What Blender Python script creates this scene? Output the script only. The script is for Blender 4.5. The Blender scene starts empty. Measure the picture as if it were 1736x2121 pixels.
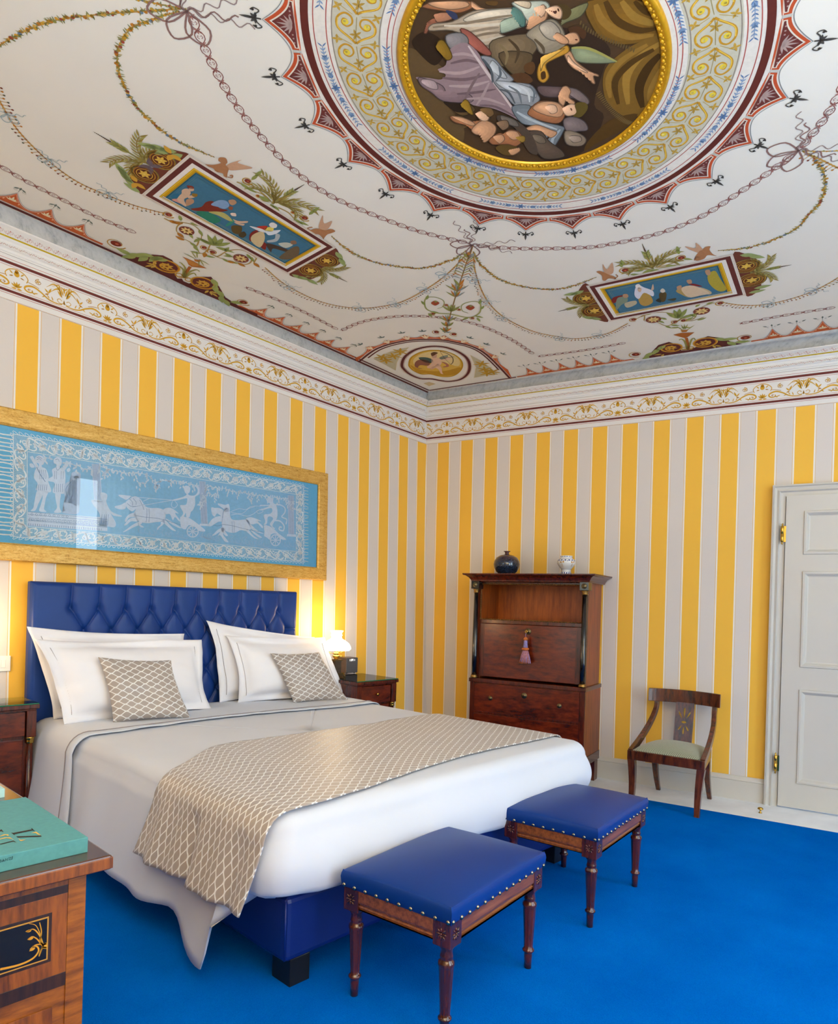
import bpy, bmesh, random
from math import *
from mathutils import Vector, Matrix, noise
random.seed(7)
sc = bpy.context.scene
COL = sc.collection
V = Vector
# ---------------------------------------------------------------- camera geometry (metres)
PX = 840.0
_B, _A = PX + 1490, 2215 - PX
FOC = sqrt((_B**2 - 1.379**2 * _A**2) / (1.379**2 - 1))
TH = atan2(_A, FOC); PSI = TH + atan2(_B, FOC)
PY = 1167 + 130 / 3705 * _B
ROLL = radians(1.75)
CR = V((sin(TH), -cos(TH), 0)); CF = V((cos(TH), sin(TH), 0)); UP = V((0, 0, 1))
RX = CR * cos(ROLL) + UP * sin(ROLL)
RU = UP * cos(ROLL) - CR * sin(ROLL)
def ray(x, y): return CF + RX * ((x - PX) / FOC) - RU * ((y - PY) / FOC)
CAM = ray(882.5, 1553) * -6.6
W2 = V((-cos(PSI), -sin(PSI), 0))          # along the right wall, towards the viewer
N2 = V((-sin(PSI), cos(PSI), 0))           # out of the right wall, into the room
_q = CAM + ray(882.5, 880) * 6.6
LY = _q.y / _q.z; LN = _q.dot(N2) / _q.z   # the old walls are a little out of plumb
RZ = atan2(W2.y, W2.x)
def hit(x, y, n, d):
    n = V(n); r = ray(x, y); return CAM + r * ((d - n.dot(CAM)) / n.dot(r))
def at_z(x, y, z): return hit(x, y, (0, 0, 1), z)
def at_left(x, y, off=0): return hit(x, y, (0, -1, LY), off)
def at_right(x, y, off=0): return hit(x, y, N2 - V((0, 0, LN)), off)
def pl(u, z, off=0): return V((u, LY * z - off, z))                 # point on the left wall
def pr(s, z, off=0): return W2 * s + N2 * (LN * z + off) + UP * z   # point on the right wall
CZ, CAX, CAY = 3.378, -.0568, -.0095
CN = V((-CAX, -CAY, 1)).normalized()
def ceil(x, y, off=0): return V((x, y, CZ + CAX * x + CAY * y)) - CN * off
def ceil_px(x, y):
    p = hit(x, y, (-CAX, -CAY, 1), CZ); return (p.x, p.y)

cd = bpy.data.cameras.new('camera'); cam = bpy.data.objects.new('camera', cd); COL.objects.link(cam)
cam.matrix_world = Matrix(((RX.x, RU.x, -CF.x, CAM.x), (RX.y, RU.y, -CF.y, CAM.y), (RX.z, RU.z, -CF.z, CAM.z), (0, 0, 0, 1)))
cd.sensor_fit = 'VERTICAL'; cd.sensor_height = 36; cd.lens = 36 * FOC / 2121
cd.shift_x = (868 - PX) / 2121; cd.shift_y = (PY - 1060.5) / 2121
cd.clip_start = .05; cd.clip_end = 200
sc.camera = cam
sc.view_settings.view_transform = 'Standard'; sc.view_settings.look = 'None'
sc.view_settings.gamma = 1; sc.view_settings.use_curve_mapping = False

# ---------------------------------------------------------------- materials
def lin(c):
    if isinstance(c, str): c = [int(c[i:i + 2], 16) / 255 for i in (0, 2, 4)]
    return tuple((v / 12.92 if v <= .04045 else ((v + .055) / 1.055)**2.4) for v in c)
class NT:
    def __init__(s, name):
        s.m = bpy.data.materials.new(name); s.m.use_nodes = True; s.t = s.m.node_tree
        s.b = s.t.nodes['Principled BSDF']
    def n(s, typ, **kw):
        o = s.t.nodes.new('ShaderNode' + typ)
        for k, v in kw.items():
            if k[0] == 'i' and k[1:].isdigit():
                if hasattr(v, 'is_output') or hasattr(v, 'links'): s.t.links.new(v, o.inputs[int(k[1:])])
                else: o.inputs[int(k[1:])].default_value = v
            else: setattr(o, k, v)
        return o
    def l(s, a, b): s.t.links.new(a, b)
    def math(s, op, a, b=0, c=0):
        return s.n('Math', operation=op, i0=a, i1=b, i2=c).outputs[0]
    def mix(s, f, a, b):
        o = s.t.nodes.new('ShaderNodeMix'); o.data_type = 'RGBA'
        for i, v in ((0, f), (6, a), (7, b)):
            if hasattr(v, 'is_output'): s.t.links.new(v, o.inputs[i])
            else: o.inputs[i].default_value = v if i == 0 else (tuple(v) + (1,))[:4]
        return o.outputs[2]
    def coord(s, k='Object', scale=(1, 1, 1)):
        t = s.n('TexCoord'); m = s.n('Mapping'); m.inputs['Scale'].default_value = scale
        s.l(t.outputs[k], m.inputs[0]); return m.outputs[0]
    def noise(s, vec, scale, detail=3, rough=.5):
        o = s.n('TexNoise'); s.l(vec, o.inputs['Vector'])
        o.inputs['Scale'].default_value = scale; o.inputs['Detail'].default_value = detail; o.inputs['Roughness'].default_value = rough
        return o.outputs[0]
    def ramp(s, f, stops, const=False):
        o = s.n('ValToRGB'); e = o.color_ramp.elements
        o.color_ramp.interpolation = 'CONSTANT' if const else 'LINEAR'
        while len(e) < len(stops): e.new(.5)
        for k, (p, c) in zip(e, stops): k.position = p; k.color = tuple(c) + (1,)
        s.l(f, o.inputs[0]); return o.outputs[0]
    def bump(s, h, st=.2, dist=.01):
        o = s.n('Bump'); o.inputs['Strength'].default_value = st; o.inputs['Distance'].default_value = dist
        s.l(h, o.inputs['Height']); s.l(o.outputs[0], s.b.inputs['Normal'])
    def base(s, c): s.l(c, s.b.inputs['Base Color'])
    def set(s, rough=.5, metal=0, spec=None, **kw):
        s.b.inputs['Roughness'].default_value = rough; s.b.inputs['Metallic'].default_value = metal
        if spec is not None: s.b.inputs['Specular IOR Level'].default_value = spec
        for k, v in kw.items(): s.b.inputs[k.replace('_', ' ')].default_value = v
        return s
def flat(name, c, rough=.5, metal=0, spec=None, var=.06, sc_=8, bump=0, **kw):
    t = NT(name); L = lin(c); v = t.coord()
    nz = t.noise(v, sc_)
    t.base(t.ramp(nz, [(.3, [x * (1 - var) for x in L]), (.7, [min(1, x * (1 + var)) for x in L])]))
    if bump: t.bump(t.noise(v, sc_ * 12), bump, .002)
    t.set(rough, metal, spec, **kw); return t.m
def wood(name, dark, light, scale=(2, 14, 14), rough=.22, coat=.5):
    t = NT(name); v = t.coord('Object', scale)
    a = t.noise(v, 3, 6, .65); b = t.noise(t.coord('Object', (1.3, 1.3, 1.3)), 2, 2)
    f = t.math('ADD', t.math('MULTIPLY', a, .75), t.math('MULTIPLY', b, .25))
    t.base(t.ramp(f, [(.36, lin(dark)), (.62, lin(light))]))
    t.set(rough, 0, .5, Coat_Weight=coat, Coat_Roughness=.12); return t.m
def emit(name, c, st):
    t = NT(name); t.b.inputs['Emission Color'].default_value = lin(c) + (1,); t.b.inputs['Emission Strength'].default_value = st
    t.b.inputs['Base Color'].default_value = lin(c) + (1,); return t.m

M = {}
M['plaster'] = flat('ceiling_plaster', 'dedad0', .9, var=.03, sc_=1.5, bump=.05)
M['white_trim'] = flat('cornice_white', 'dbd9d6', .75, var=.02, sc_=3)
M['paint_grey'] = flat('door_paint', 'c6c2ba', .45, var=.02, sc_=2)
M['floor'] = flat('pale_floor', 'e6eaf1', .6, var=.07, sc_=5, bump=.1)
def carpet():
    t = NT('blue_carpet'); v = t.coord()
    a = t.noise(v, 2.2, 4, .6); b = t.noise(v, 220, 2)
    f = t.math('ADD', t.math('MULTIPLY', a, .6), t.math('MULTIPLY', b, .4))
    t.base(t.ramp(f, [(.3, lin('0056b2')), (.7, lin('036ccc'))])); t.bump(b, .6, .004)
    t.set(1, 0, 0); return t.m
M['carpet'] = carpet()
def wallpaper(name, ph, yw):
    t = NT(name); uv = t.n('UVMap'); sp = t.n('SeparateXYZ'); t.l(uv.outputs[0], sp.inputs[0])
    f = t.math('FRACT', t.math('DIVIDE', t.math('SUBTRACT', sp.outputs[0], ph), .2463))
    Y, Wh, B, O = lin('eeb83c'), lin('e9e5de'), lin('d3ccc7'), lin('e0b468')
    col = t.ramp(f, [(0, Y), (yw, Wh), (yw + .036, B), (yw + .05, O), (yw + .06, B), (.935, O), (.946, B), (.957, Wh), (.99, Y)], True)
    v = t.coord('UV', (1, 1, 1)); nz = t.noise(v, 120, 3)
    t.base(t.mix(t.math('MULTIPLY', nz, .10), col, (.45, .38, .3)))
    t.bump(nz, .12, .002); t.set(.6, 0, .25); return t.m
M['paper_l'] = wallpaper('striped_wallpaper_long', -.177, .468)
M['paper_r'] = wallpaper('striped_wallpaper_short', .058, .478)
def marble():
    t = NT('grey_marble_cove'); v = t.coord('UV', (6, 1, 1)); w = t.noise(v, 2.2, 6, .7); q = t.noise(t.coord('UV', (14, 2, 1)), 3, 5, .7)
    f = t.math('ADD', t.math('MULTIPLY', w, .6), t.math('MULTIPLY', q, .4))
    t.base(t.ramp(f, [(.34, lin('8b8d8d')), (.48, lin('b3b4b3')), (.62, lin('c0c1bf'))])); t.set(.8); return t.m
M['marble'] = marble()
def painted():
    t = NT('fresco_paint'); a = t.n('Attribute'); a.attribute_name = 'Col'
    v = t.coord(); nz = t.noise(v, 60, 3)
    g = t.n('VectorMath', operation='SCALE'); t.l(a.outputs[0], g.inputs[0]); t.l(t.math('ADD', .88, t.math('MULTIPLY', nz, .24)), g.inputs['Scale']); t.base(g.outputs[0]); t.set(.85, 0, .15); return t.m
M['paint'] = painted()
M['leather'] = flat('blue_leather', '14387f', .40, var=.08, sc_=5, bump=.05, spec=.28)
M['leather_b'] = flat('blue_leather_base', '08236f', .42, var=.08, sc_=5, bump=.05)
M['leather_s'] = flat('blue_leather_stool', '0b357f', .40, var=.06, sc_=4, bump=.05, spec=.22)
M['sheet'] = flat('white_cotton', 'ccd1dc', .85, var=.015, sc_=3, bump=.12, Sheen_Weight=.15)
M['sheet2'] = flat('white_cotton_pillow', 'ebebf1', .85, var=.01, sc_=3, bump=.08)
M['piping'] = flat('grey_piping', '8d8589', .8)
def ogee(name, a, b, W, H):
    t = NT(name); uv = t.n('UVMap'); sp = t.n('SeparateXYZ'); t.l(uv.outputs[0], sp.inputs[0])
    w = t.noise(t.coord('UV', (1, 1, 1)), 7, 2)
    u = sp.outputs[0]; v = t.math('ADD', sp.outputs[1], t.math('MULTIPLY', t.math('SUBTRACT', w, .5), H * .35))
    c = t.math('MULTIPLY', t.math('COSINE', t.math('MULTIPLY', u, 2 * pi / W)), H * .47)
    e = t.math('ABSOLUTE', t.math('SUBTRACT', t.math('FLOORED_MODULO', t.math('ADD', t.math('SUBTRACT', v, c), H), 2 * H), H))
    o = t.math('ABSOLUTE', t.math('SUBTRACT', t.math('FLOORED_MODULO', t.math('ADD', v, c), 2 * H), H))
    d = t.math('MINIMUM', e, o)
    ln = t.n('MapRange', i0=d, i1=H * .10, i2=H * .19, i3=1., i4=0.).outputs[0]
    t.base(t.mix(ln, lin(a), lin(b)))
    t.bump(ln, .25, .002)
    t.l(t.math('ADD', .38, t.math('MULTIPLY', ln, .4)), t.b.inputs['Roughness']); t.set(.4, 0, .4, Sheen_Weight=.2)
    t.l(t.math('ADD', .42, t.math('MULTIPLY', ln, .4)), t.b.inputs['Roughness'])
    return t.m
M['ogee'] = ogee('taupe_ogee_satin', 'a39891', 'e2e2e2', .074, .021)
M['mahog'] = wood('mahogany_dark', '2e0e07', '62220d', (14, 14, 2), .25, .25)
M['mahog_h'] = wood('mahogany_panel', '3a1009', '74290f', (3, 10, 10), .22, .3)
M['walnut'] = wood('mahogany_side', '5e2606', 'a04c0c', (14, 14, 1.2), .4, .08)
M['shelf'] = wood('cherry_niche', '7d3a0a', 'b05c18', (12, 12, 1.5), .45, .08)
M['ebony'] = flat('ebonised_wood', '0d0c10', .2, var=.1, Coat_Weight=.6)
M['gilt'] = flat('gilt_bronze', '8a6a3a', .38, 1, var=.2, sc_=30)
M['brass'] = flat('polished_brass', 'c9a04a', .2, 1, var=.05)
M['dbrass'] = flat('aged_brass', '6f6248', .35, 1, var=.15, sc_=30)
M['desk_o'] = wood('desk_veneer_orange', '5a2c03', 'a65e0c', (3, 3, 20), .4, .1)
M['desk_v'] = wood('desk_veneer_vertical', '562803', '98520a', (22, 22, 2.5), .4, .1)
M['desk_d'] = wood('desk_crossband_dark', '1e0f04', '40220a', (25, 25, 2), .4, .1)
M['desk_top'] = wood('desk_top', '38201a', '5c3622', (2, 14, 14), .2, .6)
M['stool_w'] = wood('stool_mahogany', '2c0f0a', '5a2416', (20, 20, 2), .22, .6)
M['stool_r'] = wood('stool_rail', '5a2a12', '9a5a2c', (2, 20, 20), .3, .3)
M['chair_w'] = wood('chair_mahogany', '2a0f07', '6a3319', (14, 14, 2), .25, .4)
M['black'] = flat('black_wood', '0c0b0d', .45, var=.1)
M['plastic'] = flat('white_plastic', 'efece6', .4, var=.01)
def gold_leaf():
    t = NT('gold_leaf_frame'); v = t.coord('Object', (5, 5, 26)); a = t.noise(v, 4, 6, .7); b = t.noise(t.coord('Object', (30, 30, 60)), 3, 4, .7)
    f = t.math('ADD', t.math('MULTIPLY', a, .55), t.math('MULTIPLY', b, .45))
    t.base(t.ramp(f, [(.34, lin('8a5f1e')), (.46, lin('c89a44')), (.66, lin('e2bd70'))]))
    t.bump(b, .25, .004); t.set(.45, .35, .5); return t.m
M['gold'] = gold_leaf()
def glass(name, tint, f):
    t = NT(name); t.t.nodes.remove(t.b)
    tr = t.n('BsdfTransparent'); tr.inputs[0].default_value = tuple(tint) + (1,)
    g = t.n('BsdfGlossy'); g.inputs['Roughness'].default_value = .0
    fr = t.n('Fresnel'); fr.inputs[0].default_value = f
    mx = t.n('MixShader'); t.l(fr.outputs[0], mx.inputs[0]); t.l(tr.outputs[0], mx.inputs[1]); t.l(g.outputs[0], mx.inputs[2])
    t.l(mx.outputs[0], t.t.nodes['Material Output'].inputs[0]); return t.m
M['glass'] = glass('clear_glass', (.98, .99, .99), 1.5)
M['glass_g'] = glass('green_edged_glass', (.9, .96, .93), 1.5)
M['glass_edge'] = flat('glass_edge', '0f6a4a', .15)

# ---------------------------------------------------------------- mesh builder
class MB:
    def __init__(s): s.v = []; s.f = []; s.mi = []; s.uv = []; s.sm = []; s.xf = None; s.mat = 0; s.smooth = False
    def add(s, vs, fs, uvs=None, smooth=None):
        o = len(s.v)
        for p in vs:
            p = V(p); s.v.append(s.xf @ p if s.xf else p)
        for k, f in enumerate(fs):
            s.f.append([o + i for i in f]); s.mi.append(s.mat); s.sm.append(s.smooth if smooth is None else smooth)
            s.uv.append([uvs[i] for i in f] if uvs else None)
        return s
    def box(s, a, b, smooth=False):
        x0, y0, z0 = a; x1, y1, z1 = b
        if x0 > x1: x0, x1 = x1, x0
        if y0 > y1: y0, y1 = y1, y0
        if z0 > z1: z0, z1 = z1, z0
        vs = [(x0, y0, z0), (x1, y0, z0), (x1, y1, z0), (x0, y1, z0), (x0, y0, z1), (x1, y0, z1), (x1, y1, z1), (x0, y1, z1)]
        return s.add(vs, [(0, 3, 2, 1), (4, 5, 6, 7), (0, 1, 5, 4), (1, 2, 6, 5), (2, 3, 7, 6), (3, 0, 4, 7)], smooth=smooth)
    def hexa(s, q0, q1):            # bottom quad, top quad (counter-clockwise from above)
        return s.add(list(q0) + list(q1), [(0, 3, 2, 1), (4, 5, 6, 7), (0, 1, 5, 4), (1, 2, 6, 5), (2, 3, 7, 6), (3, 0, 4, 7)])
    def lathe(s, prof, c=(0, 0, 0), n=20, mod=None, axis='z', cap=True):
        vs = []; fs = []
        for (r, z) in prof:
            for k in range(n):
                a = 2 * pi * k / n; rr = r * (mod(a, z) if mod else 1)
                p = (rr * cos(a), rr * sin(a), z)
                if axis == 'y': p = (p[0], -p[2], p[1])
                if axis == 'x': p = (p[2], p[0], p[1])
                vs.append((p[0] + c[0], p[1] + c[1], p[2] + c[2]))
        m = len(prof)
        for i in range(m - 1):
            for k in range(n):
                a, b = i * n + k, i * n + (k + 1) % n
                fs.append((a, b, b + n, a + n))
        if cap: fs.append(tuple(range(n))[::-1]); fs.append(tuple((m - 1) * n + k for k in range(n)))
        return s.add(vs, fs, smooth=True)
    def tube(s, pts, r, n=8, closed=False):
        pts = [V(p) for p in pts]; m = len(pts); vs = []; fs = []
        rs = r if isinstance(r, (list, tuple)) else [r] * m
        for i, p in enumerate(pts):
            d = (pts[(i + 1) % m] - pts[i - 1]) if closed else (pts[min(i + 1, m - 1)] - pts[max(i - 1, 0)])
            d.normalize(); a = d.orthogonal().normalized() if i == 0 else (a - d * a.dot(d)).normalized()
            b = d.cross(a)
            for k in range(n):
                t = 2 * pi * k / n; vs.append(p + a * (rs[i] * cos(t)) + b * (rs[i] * sin(t)))
        for i in range(m if closed else m - 1):
            for k in range(n):
                j = (i + 1) % m; fs.append((i * n + k, i * n + (k + 1) % n, j * n + (k + 1) % n, j * n + k))
        if not closed: fs.append(tuple(range(n))[::-1]); fs.append(tuple((m - 1) * n + k for k in range(n)))
        return s.add(vs, fs, smooth=True)
    def prism(s, poly, a, b, plane='xz'):   # polygon swept from a to b along the third axis
        def P(u, v, w): return {'xz': (u, w, v), 'xy': (u, v, w), 'yz': (w, u, v)}[plane]
        n = len(poly); vs = [P(u, v, a) for u, v in poly] + [P(u, v, b) for u, v in poly]
        fs = [tuple(range(n)), tuple(range(n, 2 * n))[::-1]] + [(i, i + n, (i + 1) % n + n, (i + 1) % n) for i in range(n)]
        return s.add(vs, fs)
    def grid(s, fn, nu, nv, uvfn=None, smooth=True, closed_u=False):
        vs = []; uvs = []
        for j in range(nv + 1):
            for i in range(nu + (0 if closed_u else 1)):
                u, v = i / nu, j / nv; vs.append(fn(u, v)); uvs.append(uvfn(u, v) if uvfn else (u, v))
        w = nu if closed_u else nu + 1
        fs = [(j * w + i, j * w + (i + 1) % w, (j + 1) * w + (i + 1) % w, (j + 1) * w + i) for j in range(nv) for i in range(nu)]
        return s.add(vs, fs, uvs, smooth)
    def sphere(s, c, r, n=12, sc_=(1, 1, 1)):
        prof = [(max(1e-4, sin(pi * k / n)) * r, -cos(pi * k / n) * r) for k in range(n + 1)]
        o = len(s.v); s.lathe(prof, (0, 0, 0), n * 2, cap=False)
        for i in range(o, len(s.v)):
            if not s.xf: s.v[i] = V((s.v[i].x * sc_[0] + c[0], s.v[i].y * sc_[1] + c[1], s.v[i].z * sc_[2] + c[2]))
        return s
    def build(s, name, mat, parent=None, bevel=0, seg=2, recalc=True, solid=0, subs=0):
        me = bpy.data.meshes.new(name); me.from_pydata([tuple(p) for p in s.v], [], s.f)
        for m in (mat if isinstance(mat, (list, tuple)) else [mat]): me.materials.append(M[m] if isinstance(m, str) else m)
        me.polygons.foreach_set('material_index', s.mi); me.polygons.foreach_set('use_smooth', s.sm)
        if any(s.uv):
            L = me.uv_layers.new(name='UVMap'); k = 0; buf = []
            for f, u in zip(s.f, s.uv):
                for q in (u or [(0, 0)] * len(f)): buf += [q[0], q[1]]
            L.data.foreach_set('uv', buf)
        if recalc:
            b = bmesh.new(); b.from_mesh(me); bmesh.ops.recalc_face_normals(b, faces=b.faces); b.to_mesh(me); b.free()
        me.update()
        o = bpy.data.objects.new(name, me); COL.objects.link(o)
        if parent: o.parent = parent
        if solid:
            d = o.modifiers.new('solid', 'SOLIDIFY'); d.thickness = solid; d.offset = -1
        if bevel:
            d = o.modifiers.new('bevel', 'BEVEL'); d.width = bevel; d.segments = seg; d.limit_method = 'ANGLE'; d.angle_limit = radians(40)
        if subs:
            d = o.modifiers.new('sub', 'SUBSURF'); d.levels = subs; d.render_levels = subs
        return o
def boxes(name, mat, parent, *bs, bevel=.002):
    m = MB()
    for a, b in bs: m.box(a, b)
    return m.build(name, mat, parent, bevel)
def tag(o, label, cat, group=None, kind=None):
    if label: o['label'] = label
    if cat: o['category'] = cat
    if group: o['group'] = group
    if kind: o['kind'] = kind
    return o
def thing(name, label, cat, loc=(0, 0, 0), rz=0, group=None):
    o = bpy.data.objects.new(name, None); COL.objects.link(o); o.empty_display_size = .1
    o.location = loc; o.rotation_euler = (0, 0, rz); return tag(o, label, cat, group)
def struct(o): o['kind'] = 'structure'; return o
def dup(root, loc, rz, label, group=None):
    r = root.copy(); COL.objects.link(r); r.location = loc; r.rotation_euler = (0, 0, rz); r['label'] = label
    if group: r['group'] = group
    for c in list(root.children):
        d = c.copy(); COL.objects.link(d); d.parent = r
        for g in list(c.children):
            e = g.copy(); COL.objects.link(e); e.parent = d
    return r
def lerp(a, b, t): return a + (b - a) * t
def sstep(a, b, x):
    t = min(1, max(0, (x - a) / (b - a))); return t * t * (3 - 2 * t)
def spline(pts, n=8, closed=False):   # Catmull-Rom through 2-D points
    P = [tuple(p) for p in pts]; m = len(P); out = []
    rng = range(m if closed else m - 1)
    for i in rng:
        if closed: a, b, c, d = P[i - 1], P[i], P[(i + 1) % m], P[(i + 2) % m]
        else: a, b, c, d = P[max(i - 1, 0)], P[i], P[i + 1], P[min(i + 2, m - 1)]
        for k in range(n):
            t = k / n; t2 = t * t; t3 = t2 * t
            out.append(tuple(.5 * (2 * b[q] + (c[q] - a[q]) * t + (2 * a[q] - 5 * b[q] + 4 * c[q] - d[q]) * t2 + (3 * b[q] - a[q] - 3 * c[q] + d[q]) * t3) for q in range(len(b))))
    if not closed: out.append(P[-1])
    return out
def resample(pts, step):
    out = [pts[0]]; acc = 0
    for a, b in zip(pts, pts[1:]):
        L = hypot(b[0] - a[0], b[1] - a[1]); d = step - acc
        while d <= L and L > 0:
            t = d / L; out.append((lerp(a[0], b[0], t), lerp(a[1], b[1], t))); d += step
        acc = L - (d - step)
    return out

# ---------------------------------------------------------------- flat painting on a surface (colours are the paint itself)
class Paint:
    def __init__(s, mp): s.mp = mp; s.v = []; s.f = []; s.c = []; s.k = 0
    def off(s): s.k += 1; return .0012 + s.k * s.st
    st = 2e-6
    def poly(s, pts, c, o=None):
        o = s.off() if o is None else o; b = len(s.v)
        for p in pts: s.v.append(s.mp(p[0], p[1], o))
        s.f.append(list(range(b, b + len(pts)))); s.c.append(lin(c))
    def blob(s, pts, c, n=5): s.poly(spline(pts, n, True)[:], c)
    def line(s, pts, w, c, o=None, closed=False):
        o = s.off() if o is None else o; b = len(s.v); n = len(pts); C = lin(c)
        for i, p in enumerate(pts):
            if closed: q, r = pts[i - 1], pts[(i + 1) % n]
            else: q, r = pts[max(i - 1, 0)], pts[min(i + 1, n - 1)]
            dx, dy = r[0] - q[0], r[1] - q[1]; L = hypot(dx, dy) or 1
            ww = (w(i / max(1, n - 1)) if callable(w) else w) / 2
            s.v.append(s.mp(p[0] - dy / L * ww, p[1] + dx / L * ww, o)); s.v.append(s.mp(p[0] + dy / L * ww, p[1] - dx / L * ww, o))
        for i in range(n if closed else n - 1):
            j = (i + 1) % n; s.f.append([b + 2 * i, b + 2 * i + 1, b + 2 * j + 1, b + 2 * j]); s.c.append(C)
    def circ(s, x, y, r, c, n=14, ry=None, rot=0):
        ry = ry or r; ca, sa = cos(rot), sin(rot)
        s.poly([(x + r * cos(2 * pi * k / n) * ca - ry * sin(2 * pi * k / n) * sa, y + r * cos(2 * pi * k / n) * sa + ry * sin(2 * pi * k / n) * ca) for k in range(n)], c)
    def ring(s, x, y, r, w, c, n=24, ry=None):
        ry = ry or r; s.line([(x + r * cos(2 * pi * k / n), y + ry * sin(2 * pi * k / n)) for k in range(n)], w, c, closed=True)
    def leaf(s, x, y, a, L, w, c, bend=0, n=5):
        ax = [(t * L, bend * L * t * t) for t in [k / n for k in range(n + 1)]]
        up = [(p[0], p[1] + w / 2 * sin(pi * (k / n)**.8)) for k, p in enumerate(ax)]
        dn = [(p[0], p[1] - w / 2 * sin(pi * (k / n)**.8)) for k, p in enumerate(ax)][1:-1][::-1]
        ca, sa = cos(a), sin(a)
        s.poly([(x + p[0] * ca - p[1] * sa, y + p[0] * sa + p[1] * ca) for p in up + dn], c)
    def spiral(s, x, y, r, a0, turns, w, c, n=None, r1=.12):
        n = n or int(14 * abs(turns)) + 4
        s.line([(x + r * lerp(1, r1, t) * cos(a0 + 2 * pi * turns * t), y + r * lerp(1, r1, t) * sin(a0 + 2 * pi * turns * t)) for t in [k / n for k in range(n + 1)]], (lambda t: w * (1 - .6 * t)), c)
    def build(s, name, parent):
        me = bpy.data.meshes.new(name); me.from_pydata([tuple(p) for p in s.v], [], s.f)
        at = me.color_attributes.new('Col', 'FLOAT_COLOR', 'CORNER'); buf = []
        for f, c in zip(s.f, s.c): buf += (list(c) + [1.0]) * len(f)
        at.data.foreach_set('color', buf); me.materials.append(M['paint']); me.update()
        o = bpy.data.objects.new(name, me); COL.objects.link(o); o.parent = parent; return o
# ---------------------------------------------------------------- room shell
HT = 3.75
def zl(x): return -.0445 * x            # the long wall's cornice climbs towards the back of the room
def zr(s): return -.006 * s
def wall_mesh(mp, u0, u1, z0, z1, t, holes=()):
    m = MB()
    us = sorted({u0, u1, *[h[0] for h in holes], *[h[1] for h in holes]}); zs = sorted({z0, z1, *[h[2] for h in holes], *[h[3] for h in holes]})
    for a, b in zip(us, us[1:]):
        for c, d in zip(zs, zs[1:]):
            if any(h[0] <= a and b <= h[1] and h[2] <= c and d <= h[3] for h in holes): continue
            q = [(a, c), (b, c), (b, d), (a, d)]
            vs = [mp(u, z, 0) for u, z in q] + [mp(u, z, -t) for u, z in q]
            m.add(vs, [(0, 1, 2, 3), (7, 6, 5, 4), (0, 4, 5, 1), (1, 5, 6, 2), (2, 6, 7, 3), (3, 7, 4, 0)], q + q)
    return m
XB, YF = -6.05, -6.0
SE = 6.15
struct(wall_mesh(pl, XB - .1, .16, 0, HT, .16).build('wall_left', 'paper_l'))
struct(wall_mesh(pr, -.14, SE, 0, HT, .16, [(2.97, 3.87, 0, 2.262)]).build('wall_right', 'paper_r'))
pf = lambda u, z, o=0: V((u, YF + o, z)); pb = lambda u, z, o=0: V((XB + o, u, z))
WX0, WX1 = -1.62, -.22
struct(wall_mesh(pf, XB - .1, 1.6, 0, HT + .1, .16, [(WX0, WX1, .12, 3.43), (-3.55, -2.15, .12, 2.85)]).build('wall_front', 'paper_r'))
struct(wall_mesh(pb, YF, .1, 0, HT + .1, .16, [(-2.1, -.7, .5, 2.8)]).build('wall_back', 'paper_r'))
fl = MB(); fl.add([(XB - .2, YF - .2, 0), (1.7, YF - .2, 0), (1.7, .3, 0), (XB - .2, .3, 0), (XB - .2, YF - .2, -.1), (1.7, YF - .2, -.1), (1.7, .3, -.1), (XB - .2, .3, -.1)],
    [(0, 1, 2, 3), (7, 6, 5, 4), (0, 4, 5, 1), (1, 5, 6, 2), (2, 6, 7, 3), (3, 7, 4, 0)])
struct(fl.build('floor', 'floor'))
cm = MB(); cq = [(XB - .2, YF - .2), (1.7, YF - .2), (1.7, .3), (XB - .2, .3)]
cm.add([ceil(x, y) for x, y in cq] + [ceil(x, y, -.12) for x, y in cq], [(3, 2, 1, 0), (4, 5, 6, 7), (0, 1, 5, 4), (1, 2, 6, 5), (2, 3, 7, 6), (3, 0, 4, 7)])
CEIL = struct(cm.build('ceiling', 'plaster'))
# windows behind the viewer (daylight; one shows in the picture glass, the second is added for fill)
for k, (mp, u0, u1, z0, z1) in enumerate([(pf, WX0, WX1, .12, 3.43), (pf, -3.55, -2.15, .12, 2.85), (pb, -2.1, -.7, .5, 2.8)]):
    m = MB()
    def bar(a, b, c, d):
        q = [(a, c), (b, c), (b, d), (a, d)]
        m.add([mp(u, z, -.04) for u, z in q] + [mp(u, z, -.1) for u, z in q], [(0, 1, 2, 3), (7, 6, 5, 4), (0, 4, 5, 1), (1, 5, 6, 2), (2, 6, 7, 3), (3, 7, 4, 0)])
    bar(u0, u0 + .06, z0, z1); bar(u1 - .06, u1, z0, z1); bar(u0, u1, z1 - .06, z1); bar(u0, u1, z0, z0 + .07)
    if k: bar((u0 + u1) / 2 - .04, (u0 + u1) / 2 + .04, z0, z1)
    w = m.build('window_%d' % (k + 1), 'paint_grey', None, .004); struct(w)
    g = MB(); g.add([mp(u0 + .05, z0 + .05, -.07), mp(u1 - .05, z0 + .05, -.07), mp(u1 - .05, z1 - .05, -.07), mp(u0 + .05, z1 - .05, -.07)], [(0, 1, 2, 3)])
    g.build('pane', 'glass', w)
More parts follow.
